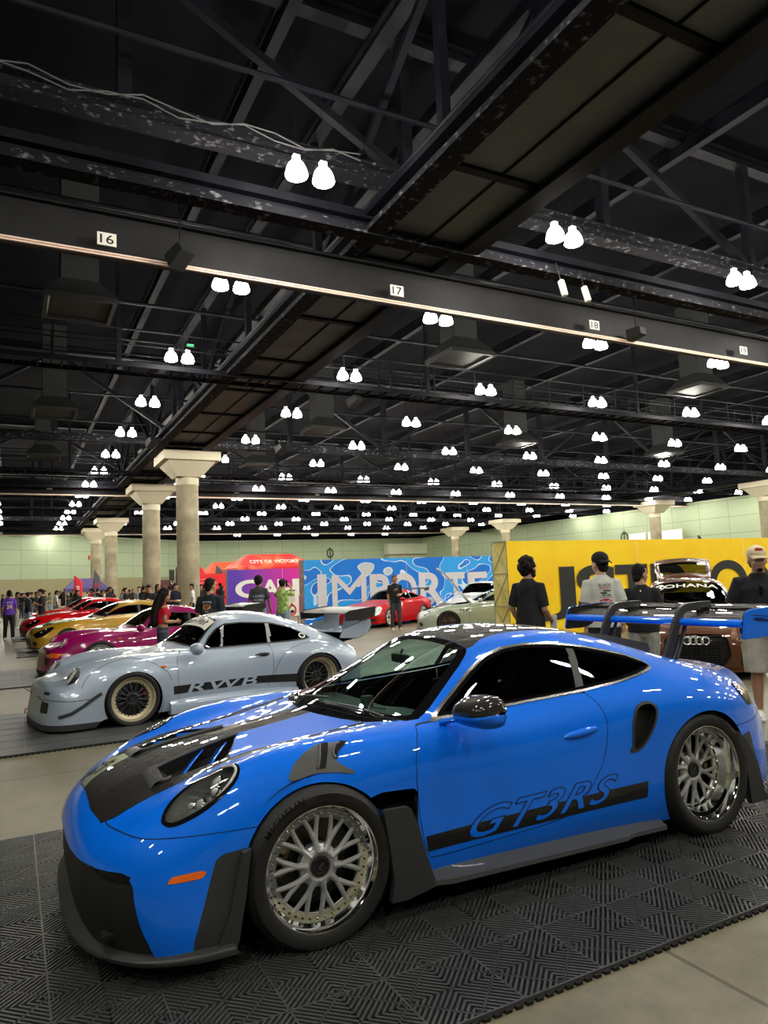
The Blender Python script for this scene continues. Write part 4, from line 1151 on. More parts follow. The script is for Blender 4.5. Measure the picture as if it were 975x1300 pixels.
def build_lamps():
    proto = None; rows = [-6.0,-10.6,-15.9,-21.15,-26.4,-31.5,-36.5,-41.8,-47.0,-52.3,-57.5,-62.7,-68,-73.3,-78.5,-83.7]
    lamps_far = 0
    for ri, y in enumerate([9.7,4.5,-.75]+rows):
        xs = [7.6,2.3] if ri else [7.6,2.3]
        xs = xs+[-2.95-5.28*k for k in range(11)]
        if y < -60: xs = [x for x in xs if x < 3 and x > -54]
        if False: continue
        vis = 0
        for x in xs:
            if y < -70 and x > -1: continue
            if x > 5 and y < -5: continue
            if x > 0 and -50 < y < -5: continue
            if y < -80 and (x > -14 or x < -50): continue
            if y > -5 and x < -40: continue
            if any(abs(x-cx) < 1.6 and abs(y-cy) < 1.6 for cx, cy in ((-6.65,-63.0),(-6.45,-73.5),(-52.9,-43.4),(-50.6,-30.6),(-49.5,-72.6),(-49.3,-61.8))): continue
            if y > -5.5 or (x > 0): front = True
            else: front = False
            if proto is None: proto = bell_lamp_proto(); o = proto
            else: o = copy_tree(proto)
            o.location = (x,y,7.96); o.rotation_euler = (0,0,0)
            if front: tag(o, 'twin white bell ceiling lamp hanging beside or behind the camera position', 'ceiling lamp', 'ceiling lamps out of the picture')
            else:
                vis += 1
                r = rows.index(y)
                place = 'nearest row above the girder' if r == 0 else '%s row back' % ORD[r]
                tag(o, 'lit twin bell lamp, %s from the left in the %s' % (ORD[vis-1], place), 'ceiling lamp', 'twin bell lamps hanging in rows under the ceiling')

def plate_sign(x, y, z, txt, label, w=.30, h=.22):
    p = MB(); p.box((0,0,0),(w,.02,h),0); o = p.build('number_sign', M_WHITEP); o.location = (x,y,z)
    tv, tf = fit_text(txt, w*.72, h*.72, .012); t = MB()
    M = frame_M((w*.36,.0115,-h*.36), (-1,0,0), (0,0,1)); t.add(tv, tf, 0, M); t.build('numeral', M_BLACKINK, o, fixn=False)
    tag(o, label, 'sign', 'bay numbers on the girders'); return o

def hall_things():
    for t, x, z in (('16',-.36,8.272),('17',-6.691,8.265),('18',-12.849,8.28),('19',-19.136,8.31)):
        plate_sign(1.2049+(x-1.2049)*.87, -8.13, 1.566+(z-1.566)*.87, t, 'white plate with black numeral %s on the near black girder' % t)
    for t, x in (('16',-.95),('17',-7.2),('18',-13.3),('19',-19.6),('20',-26.0),('21',-31.9),('22',-38.0)):
        plate_sign(1.2049+(x-1.2049)*.945, -43.53, 8.06, t, 'small far bay number plate %s on the distant second girder' % t)
    # flared air diffusers hanging on square ducts
    names = ['above the purple banner side, near left', 'centre of the picture', 'right, over the yellow banner']
    k = 0
    for y in (-14.2,-25.4,-35.2):
        for x in (-.2,-11.3,-22.4,-33.5):
            if y == -35.2 and x < -12: continue
            d = MB(); z = 8.4
            d.box((0,0,.30),(.75,.75,.02)); 
            def sq(r,h): return [(r,r,h),(-r,r,h),(-r,-r,h),(r,-r,h)]
            pr = [sq(.42,3.4),sq(.42,.62),sq(.80,.12),sq(.80,.0),sq(.70,0.),sq(.66,.05)]
            vs = [p for r in pr for p in r]; fs = [(20,21,22,23)]
            for i in range(len(pr)-1):
                for q in range(4): fs.append((i*4+q,(i+1)*4+q,(i+1)*4+(q+1)%4,i*4+(q+1)%4))
            d.add(vs, fs, 0)
            o = d.build('ceiling_air_outlet', M_DUCT); o.location = (x,y,z)
            r = [-14.2,-25.4,-35.2].index(y); c = [-.2,-11.3,-22.4,-33.5].index(x)
            tag(o, 'dark flared duct outlet, %s from the left, %s row back' % (ORD[c], ORD[r]), 'air duct', 'air outlets under the ceiling'); k += 1
    def spk(x, y, z, rx, rz, label, s=1.):
        b = MB(); b.prism([(-.22*s,-.16*s),(.22*s,-.11*s),(.22*s,.11*s),(-.22*s,.16*s)], -.17*s, .17*s, 'X', 0)
        o = b.build('hanging_loudspeaker', M_DUCT); o.location = (x,y,z); o.rotation_euler = (rx,0,rz)
        g = MB(); g.box((0,.225*s,0),(.30*s,.012,.20*s),0); g.build('grille', M_BLK, o)
        h = MB(); h.tube([(0,0,0),(0,0,.9)],.012,6); hh = h.build('hanger', M_STEEL, o); hh.rotation_euler = (-rx,0,0)
        tag(o, label, 'loudspeaker')
    spk(-1.30,-7.9,7.22,.5,.5,'small tilted grey loudspeaker hanging in front of the girder right of sign 16',.87)
    spk(-12.2,-7.95,7.30,.1,.2,'dark square loudspeaker hanging on the girder between signs 18 and 19'     ,.83)
    spk(-4.1,-27.3,7.9,.5,.4,'small tilted loudspeaker high beside the lamps near the first column')
    spk(-9.2,-17.6,7.75,.4,.4,'small dark loudspeaker hung from the catwalk behind the lamps')
    spk(-9.7,-26.6,7.8,.4,.4,'small loudspeaker hanging left of the far lamp pair in mid picture')
    for x, y, lab in ((-9.05,-7.0,'white cylindrical antenna hanging from the girder, the left one of two'),(-9.75,-7.05,'white cylindrical antenna hanging from the girder, the right one of two')):
        a = MB(); a.lathe([(.001,-.17),(.065,-.17),(.07,-.15),(.07,.15),(.065,.17),(.001,.17)],'Z',20,0)
        o = a.build('hanging_antenna', M_WHITEP, None, True); o.location = (x,y,7.55); o.rotation_euler = (.18,.12,0); tag(o, lab, 'antenna', 'white antennas on the girder')
        b = MB(); b.tube([(0,0,.17),(-.02,0,.6)],.012,6); b.tube([(.05,0,-.17),(.02,0,-.25),(-.08,0,-.22),(-.1,0,.1)],.008,5); b.build('bracket', M_BLK, o)
    # exit signs, ring emblems and doors on the walls
    def exit_sign(p, ex, lab, w=1.2, col=(.75,.04,.03), e=1.2):
        M = frame_M(p, ex, (0,0,1)); b = MB(); b.box((0,0,0),(w,.36*w,.06),0); o = b.build('exit_sign', mat('exit_plate_%s' % ('g' if col[1] > .3 else 'r'), (.05,.02,.02), .5, emit=(col[0]*.25,col[1]*.25,col[2]*.25), estr=1.)); o.matrix_world = M
        tv, tf = fit_text('EXIT', w*.76, w*.22, .02); t = MB(); t.add([v+Vector((-w*.38,-w*.11,.034)) for v in tv], tf, 0)
        t.build('lettering', mat('exit_glow_%s' % ('g' if col[1] > .3 else 'r'), col, .5, emit=col, estr=e), o, fixn=False); tag(o, lab, 'exit sign')
    d = Vector((-51,-38.5,0)).normalized()
    exit_sign((-7.05,-83.3,5.55), -d*-1, 'small red exit sign on the green wall left of the far columns')
    exit_sign((-53.6,-91.95,6.55), (-1,.06,0), 'red exit sign over the doors behind the blue banner', 1.5)
    exit_sign((-3.55,-17.2,8.9), (-1,0,0), 'tiny green exit sign glowing among the dark ceiling trusses', .22, (.02,.8,.25), 2.)
    for p, ex, lab in (((-40.6,-92.65,5.95),(-1,.06,0),'dark ring shaped emblem on the green back wall'),((-57.4,-51.6,5.05),(-.04,1,0),'dark ring shaped emblem on the green right wall')):
        r = MB(); r.bm(_torus(.62,.10,32,8)); r.add([(x*.75,y*1.,z) for x,y,z in [(-.12,-.9,0),(.12,-.9,0),(.12,.9,0),(-.12,.9,0)]],[(0,1,2,3)])
        o = r.build('ring_emblem', mat('dark_green',(.02,.04,.025),.5)); o.matrix_world = frame_M(p, ex, (0,0,1)) @ Matrix.Diagonal((.75,1,.3,1)); tag(o, lab, 'emblem', 'ring emblems on the walls')
    b = MB(); b.box((-53,-91.2,6.3),(7.6,1.4,1.6),0); b.box((-53,-91.4,2.7),(7.6,1.2,5.4),1)
    for q in range(4): b.box((-50.4-1.75*q,-90.75,2.6),(1.55,.1,5.1),2)
    o = b.build('door_1', [mat('cream_soffit',(.62,.66,.50),.6), mat('olive_door_wall',(.42,.42,.26),.6), mat('pale_door',(.55,.55,.42),.5)], kind='structure')
    for q, (y, w) in enumerate(((-49.5,2.2),(-46.0,4.2))):
        b = MB(); b.box((-57.1,y,4.7),(.12,w,1.5),0); b.box((-57.02,y,4.7),(.06,w*.94,1.3),1)
        b.build('window_%d' % (q+1), [M_WHITEP, mat('lit_window',(.9,.9,.75),.4,emit=(1.,.95,.72),estr=.9)], kind='structure')

def rib_mat(name, x0, x1, y0, y1, label, T=.385, ax=-.865, ay=1.28, ribs=True):
    """interlocking ribbed garage tiles, every quarter tile with ribs on its own diagonal"""
    H = .021; m_rib = mat('tile_plastic', (.055,.056,.056), .42); m_base = mat('tile_base', (.004,.004,.004), .8)
    m_pl = MATS.get('tile_plain')
    if not m_pl:
        m_pl = noise_col(mat('tile_plain', (.035,.036,.037), .5), (.050,.053,.055), (.085,.088,.090), 1.6, 3)
        m_pl = m_pl
    i0 = math.ceil((x0-ax)/T-.01); i1 = math.floor((x1-ax)/T+.01); j0 = math.ceil((y0-ay)/T-.01); j1 = math.floor((y1-ay)/T+.01)
    X0, X1, Y0, Y1 = ax+i0*T, ax+i1*T, ay+j0*T, ay+j1*T
    b = MB(); b.box(((X0+X1)/2,(Y0+Y1)/2,.003 if ribs else H/2),(X1-X0,Y1-Y0,.006 if ribs else H),1 if ribs else 2)
    q = T/2; vs = []; fs = []; W = .0047
    def bar(p, d, a, e, w, h):
        n = (-d[1],d[0]); k = len(vs)
        for t in (a,e):
            for s in (-1,1):
                x, y = p[0]+d[0]*t+n[0]*s*w, p[1]+d[1]*t+n[1]*s*w
                vs.append((x,y,h)); vs.append((x,y,.005))
        fs.extend([(k,k+2,k+6,k+4),(k+1,k,k+4,k+5),(k+2,k+3,k+7,k+6)])
    if ribs:
        r2 = 1/sqrt(2); pitch = q*sqrt(2)/13
        for i in range(2*(i1-i0)):
            for j in range(2*(j1-j0)):
                cx, cy = X0+(i+.5)*q, Y0+(j+.5)*q; par = (i+j) % 2
                d = (r2,r2) if par == 0 else (-r2,r2); n = (-d[1],d[0])
                for k in range(-6,7):
                    o = k*pitch; L = q*r2-abs(o)
                    if L < .006: continue
                    bar((cx+n[0]*o,cy+n[1]*o), d, -L, L, W, H)
                bar((cx,cy), n, -q*r2, q*r2, .0035, H)
        for i in range(i1-i0+1): bar((X0+i*T,0),(0,1),Y0,Y1,.004,H+.0003)
        for j in range(j1-j0+1): bar((0,Y0+j*T),(1,0),X0,X1,.004,H+.0003)
    else:
        for i in range(i1-i0+1): b.box((X0+i*T,(Y0+Y1)/2,H),(.012,Y1-Y0,.004),0)
        for j in range(j1-j0+1): b.box(((X0+X1)/2,Y0+j*T,H),(X1-X0,.012,.004),0)
    b.add(vs, fs, 0)
    # loops along the border
    x = X0
    while x < X1:
        for y, s in ((Y0,-1),(Y1,1)): b.box((x,y+s*.008,.006),(.028,.02,.012),1)
        x += .048
    o = b.build(name, [m_rib, m_base, m_pl], fixn=False); tag(o, label, 'floor mat', 'interlocking floor mats under the show cars'); return o

def build_mats():
    rib_mat('floor_mat', -4.8, 2.7, -1.45, 1.7, 'black ribbed tile mat under the bright blue coupe')
    rib_mat('floor_mat', -5.0, 2.0, -7.15, -3.85, 'dark grey tile mat under the silver wide body coupe', ribs=False)
    rib_mat('floor_mat', -5.0, 2.2, -13.3, -9.75, 'dark grey tile mat under the magenta coupe', ribs=False)
    rib_mat('floor_mat', -5.0, 1.2, -20.0, -16.3, 'dark grey tile mat under the gold coupe', ribs=False)
    rib_mat('floor_mat', -5.0, 1.3, -27.0, -23.0, 'dark grey tile mat under the red cars behind the gold one', ribs=False)
# ---------------------------------------------------------------- booth walls, tents, flags, stands
def camo_mat():
    m = mat('blue_camo', (.1,.3,.8), .6); N, L, b = nodes(m)
    tc = N.new('ShaderNodeTexCoord'); mp = N.new('ShaderNodeMapping'); mp.inputs['Scale'].default_value = (.62,1,.85)
    nz = N.new('ShaderNodeTexNoise'); nz.inputs['Scale'].default_value = .95; nz.inputs['Detail'].default_value = 1.3; nz.inputs['Distortion'].default_value = .25
    cr = N.new('ShaderNodeValToRGB'); e = cr.color_ramp; e.interpolation = 'CONSTANT'
    e.elements[0].position = 0; e.elements[0].color = (.55,.60,.66,1)
    e.elements[1].position = .33; e.elements[1].color = (.62,.80,.95,1)
    for p, c in ((.342,(.0,.20,.80,1)),(.46,(.62,.80,.95,1)),(.472,(.02,.36,.92,1)),(.56,(.62,.80,.95,1)),(.572,(.0,.17,.72,1)),(.70,(.55,.60,.66,1))):
        q = e.elements.new(p); q.color = c
    L.new(tc.outputs['Object'], mp.inputs[0]); L.new(mp.outputs[0], nz.inputs[0]); L.new(nz.outputs['Fac'], cr.inputs[0]); L.new(cr.outputs[0], b.inputs['Base Color'])
    return m
def grad_mat(name, c1, c2, x0, x1):
    m = mat(name, c1, .6); N, L, b = nodes(m)
    tc = N.new('ShaderNodeTexCoord'); sp = N.new('ShaderNodeSeparateXYZ'); mr = N.new('ShaderNodeMapRange'); mr.inputs['From Min'].default_value = x0; mr.inputs['From Max'].default_value = x1
    cr = N.new('ShaderNodeValToRGB'); cr.color_ramp.elements[0].color = (*c1,1); cr.color_ramp.elements[1].color = (*c2,1)
    L.new(tc.outputs['Object'], sp.inputs[0]); L.new(sp.outputs['X'], mr.inputs[0]); L.new(mr.outputs[0], cr.inputs[0]); L.new(cr.outputs[0], b.inputs['Base Color']); return m
def popup_wall(name, x0, x1, y, h, m_cloth, label, letters=(), m_letter=None, end_m=None, seams=(), depth=.32, cat='banner wall', wrinkle=.5):
    """fabric stretched over a folding frame; local x runs from x0 towards -X, local z up, front faces +Y"""
    w = x0-x1
    r = MB(); nx, nz = 60, 16; rows = []
    for i in range(nx+1):
        t = i/nx; rows.append([Vector((t*w, .012*sin(t*w*7.)*wrinkle*sin(j/nz*pi)+.01*sin(j*1.3+t*40)*wrinkle*.4, h*j/nz)) for j in range(nz+1)])
    r.grid(rows, 0); 
    o = r.build(name, [m_cloth], None, True, fixn=False)
    o.matrix_world = Matrix(((-1,0,0,x0),(0,-1,0,y),(0,0,1,0),(0,0,0,1)))
    f = MB()
    for sx in (0, w):
        pass
    for i in range(int(w/.75)+1):
        xx = min(w, i*.75)
        for yy in (.02, depth): f.tube([(xx,yy,.02),(xx,yy,h)],.010,6)
        for k in range(3): f.tube([(xx,.02,h*k/3),(xx,depth,h*(k+1)/3)],.006,5); f.tube([(xx,depth,h*k/3),(xx,.02,h*(k+1)/3)],.006,5)
    for z in (.02,h/3,2*h/3,h-.01):
        for yy in (.02,depth): f.tube([(0,yy,z),(w,yy,z)],.008,6)
    f.build('folding_frame', M_TRIM, o)
    if end_m:
        e = MB(); e.grid([[Vector((-.004,.0+depth*t,z*h/6)) for t in (0,.25,.5,.75,1)] for z in range(7)], 0); e.build('end_cloth', end_m, o, fixn=False)
        g = MB()
        for z in (0,h/3,2*h/3,h): g.tube([(-.012,0,z),(-.012,depth,z)],.009,6)
        for k in range(3): g.tube([(-.012,0,h*k/3),(-.012,depth,h*(k+1)/3)],.007,5); g.tube([(-.012,depth,h*k/3),(-.012,0,h*(k+1)/3)],.007,5)
        g.tube([(-.012,0,0),(-.012,0,h)],.009,6); g.build('end_lattice', mat('grey_tube',(.25,.25,.24),.4,.6), o)
    for (t, xa, xb, za, zb, bold) in letters:
        tv, tf = fit_text(t, abs(xa-xb), zb-za, bold, 0., 1., 9); q = MB()
        q.add([Vector((x0-xa+v.x, -.030, za+v.y)) for v in tv], tf, 0); q.build('letter', m_letter, o, fixn=False)
    for s in seams:
        q = MB(); q.box((x0-s,-.026,h/2),(.008,.004,h),0); q.build('seam', M_WHITEP, o)
    tag(o, label, cat); return o

def feather_flag(x, y, h, w, m, label, txt=None, m_txt=None, lean=.0, rect=False, z0=.35):
    b = MB(); prof = []
    n = 14
    for i in range(n+1):
        t = i/n; z = z0+(h-z0)*t
        if rect: prof.append((0., w, z))
        else: prof.append((.02*sin(t*3), w*(1 if t < .78 else max(.05, cos((t-.78)/.22*pi/2))) + .02*sin(t*3), z))
    b.grid([[Vector((-a-(c-a)*q, .03*sin(q*3+z), z)) for q in (0,.33,.66,1)] for a, c, z in prof], 0)
    o = b.build('feather_flag', [m], None, True, fixn=False); o.location = (x,y,0); o.rotation_euler = (0,lean,0)
    md = o.modifiers.new('t','SOLIDIFY'); md.thickness = .006
    p = MB(); p.tube([(.01,0,0),(.01,0,h)],.014,6); p.box((0,0,.02),(.3,.4,.04),0); p.build('pole', M_TRIM, o)
    if txt:
        tv, tf = fit_text(txt, (h-z0)*.62, w*.55, .01); q = MB()
        q.add([Vector((-w*.78+v.y, .045, z0+(h-z0)*.08+v.x)) for v in tv], tf, 0); q.build('lettering', m_txt or M_WHITEP, o, fixn=False)
    tag(o, label, 'flag'); return o

def canopy_tent(x, y, sx, sy, h, hp, m, label, txt=None, m2=None):
    root = empty('canopy_tent', (x,y,0), 0, label, 'tent')
    b = MB(); a, c = sx/2, sy/2; r = .18
    eave = [(-a,-c,h),(a,-c,h),(a,c,h),(-a,c,h)]; top = [(-a*.55,-c*r,hp),(a*.55,-c*r,hp),(a*.55,c*r,hp),(-a*.55,c*r,hp)]
    vs = eave+top; b.add(vs, [(0,1,5,4),(1,2,6,5),(2,3,7,6),(3,0,4,7),(4,5,6,7)], 0)
    low = [(p[0],p[1],h-.32) for p in eave]; b.add(eave+low, [(0,4,5,1),(1,5,6,2),(2,6,7,3),(3,7,4,0)], 0)
    cv = b.build('canopy', [m], root); md = cv.modifiers.new('t','SOLIDIFY'); md.thickness = .01
    for px, py in ((-a,-c),(a,-c),(a,c),(-a,c)):
        l = MB(); l.bar((px*.99,py*.99,0),(px*.99,py*.99,h),.04,.04); l.build('leg', M_TRIM, root)
    if txt:
        tv, tf = fit_text(txt, sx*.62, .42, .02)
        sl = Vector((0, c*(r-1), hp-h)).normalized(); o_ = Vector((0, c, h))+sl*.42
        q = MB(); n = Vector((-1,0,0)).cross(sl); 
        q.add([o_+Vector((sx*.31-v.x,0,0))+sl*v.y+Vector((0,.03,.03)) for v in tv], tf, 0); q.build('lettering', m2 or M_WHITEP, cv, fixn=False)
    return root

def build_props():
    yel = noise_col(mat('yellow_cloth', (.93,.58,.0), .6), (.95,.58,.0), (1.0,.70,.004), 1.2, 3, .3, .7)
    cy = noise_col(mat('pale_yellow_cloth', (.7,.6,.2), .7), (.55,.45,.10), (.80,.70,.30), 2.2, 4)
    L = [('J',-10.70,-11.96,.37,1.74,.0),('S',-12.02,-13.46,.33,1.77,.02),('T',-13.42,-14.66,.37,1.74,.025),('P',-14.80,-16.2,.37,1.74,.025),('O',-17.2,-19.0,.33,1.77,.02),('N',-19.4,-20.9,.37,1.74,.025)]
    popup_wall('banner_wall', -9.80, -22.0, -10.4, 2.43, yel, 'tall yellow fabric wall with huge black letters behind the parked brown car', L, mat('charcoal_print',(.018,.018,.017),.6), cy, (-14.3,-18.9,), .62)
    L = [('I',-9.12,-9.50,.62,1.90,.0),('M',-9.72,-11.2,.58,1.86,.0),('P',-11.35,-12.22,.55,1.84,.03),('O',-12.28,-13.5,.50,1.84,.03),('R',-13.6,-14.85,.46,1.83,.03),('T',-14.92,-15.86,.42,1.80,.03),('E',-16.02,-17.05,.40,1.78,.03)]
    popup_wall('banner_wall', -8.60, -17.9, -21.3, 2.46, camo_mat(), 'blue camouflage fabric wall with pale capital letters behind the red coupe', L, mat('pale_print',(.64,.64,.70),.6), noise_col(mat('pink_cloth',(.6,.4,.42),.7),(.45,.25,.30),(.72,.55,.52),3.,4), (-13.05,-16.0), .5)
    L = [('C',-9.15,-10.55,.95,1.90,.03),('A',-10.50,-11.6,.95,1.87,.03),('L',-11.45,-12.1,.95,1.87,.03),('I',-12.3,-12.7,.95,1.87,.03)]
    popup_wall('banner_wall', -8.75, -13.3, -32.6, 2.44, grad_mat('purple_magenta_cloth',(.10,.035,.42),(.66,.01,.30),.6,3.8), 'purple to magenta fabric wall with white letters left of the blue camouflage wall', L, M_WHITEP, mat('white_cloth',(.6,.56,.5),.7), (-11.75,), .3)
    rb = popup_wall('banner_wall', -8.05, -10.75, -40.0, 2.4, mat('red_cloth',(.80,.012,.02),.6), 'bright red fabric wall with a white car outline right of the nearest column', (), None, mat('white_cloth',(.6,.56,.5),.7))
    q = MB(); q.tube([Vector((.65+.17*i, -.03, 1.95+.16*sin(i/8*pi))) for i in range(9)],.02,6); q.tube([Vector((.5+.2*i,-.03,1.86+.05*sin(i*2.1))) for i in range(9)],.03,6); q.build('car_outline', mat('rose_print',(.85,.35,.38),.6), rb)
    dw = popup_wall('banner_wall', -7.6, -9.9, -52., 2.3, noise_col(mat('dark_mural',(.05,.04,.05),.6),(.02,.02,.03),(.22,.06,.05),1.6,3), 'dark printed booth wall with red figures seen between the two nearest columns')
    red = noise_col(mat('red_canopy', (.75,.03,.02), .6), (.72,.012,.012), (.85,.16,.05), 1.3, 4, .45, .62)
    canopy_tent(-14.0, -41.5, 5.4, 3.4, 2.75, 3.62, red, 'red canopy tent with white lettering behind the purple wall', 'CITY OF VICTORY')
    canopy_tent(-14.2, -53.5, 3.2, 3.0, 2.7, 3.6, mat('orange_canopy',(.85,.08,.02),.6), 'smaller orange red canopy peak left of the red lettered tent')
    canopy_tent(-4.3, -60., 3.2, 3.0, 1.95, 2.75, mat('purple_canopy',(.10,.07,.22),.6), 'small dark purple canopy between the red and grey flags on the left')
    R, G, K = mat('flag_red',(.78,.02,.03),.6), mat('flag_grey',(.10,.10,.12),.6), mat('flag_black',(.015,.015,.017),.6)
    feather_flag(-2.7, -50., 2.78, .52, R, 'red feather flag with white script standing above the crowd on the left', 'Speed')
    feather_flag(-3.7, -50., 3.12, .45, G, 'grey and red feather flag beside the purple canopy', 'RACE', R, -.10)
    feather_flag(-8.75, -47.8, 2.95, .34, K, 'black vertical flag with white print, left of two between the columns', 'TARMAC', None, 0, True)
    feather_flag(-9.2, -47.8, 3.05, .34, K, 'black vertical flag with white print, right of two between the columns', 'TARMAC', None, 0, True)
    feather_flag(-9.75, -49.5, 3.22, .45, G, 'dark grey feather flag touching the left edge of the nearest column', None, None, .06)
    feather_flag(-10.15, -45., 3.15, .42, R, 'red feather flag above the red wall by the nearest column', 'Speed')
    feather_flag(-11.0, -45., 3.14, .62, G, 'grey feather flag with black lettering above the middle of the red wall', 'CRS', K, -.12)
    feather_flag(-11.75, -44.2, 2.95, .52, K, 'black square topped flag above the right end of the red wall', 'CRS', None, 0, True)
    feather_flag(-55.2, -40.6, 4.6, .8, mat('flag_navy',(.01,.015,.06),.6), 'dark navy feather flag far away above the yellow wall', None)
    # poster stand
    root = empty('poster_stand', (-5.58,-14.5,0), .25, 'white poster on a stand with a red round figure beside the pink wall end', 'poster stand')
    p = MB(); p.box((0,0,1.10),(.44,.03,.78),0); p.build('poster', M_WHITEP, root)
    for s in (-.2,.2):
        l = MB(); l.tube([(s,-.02,1.45),(s*1.2,-.02,0)],.012,6); l.build('leg', M_BLK, root)
    l = MB(); l.tube([(0,-.02,1.4),(0,-.55,0)],.012,6); l.build('leg', M_BLK, root)
    g = MB(); ring = [(.11*cos(a),.018,.87+.13*sin(a)) for a in [2*pi*k/20 for k in range(20)]]; g.tube(ring+[ring[0]],.022,6,0); g.tube([(-.02,.018,.99),(.04,.018,1.05)],.03,6,0); g.ell((0,.018,.83),(.07,.008,.05),12,8,1)
    for k, w in enumerate((.22,.14)): g.box((0,.017,1.40-.09*k),(w,.004,.035),2)
    for k in range(4): g.box((0,.017,1.22-.04*k),(.2-.02*(k%2),.004,.008),2)
    g.build('poster_print', [mat('print_red',(.55,.03,.03),.6), mat('print_dark',(.05,.02,.02),.6), M_BLACKINK], root)
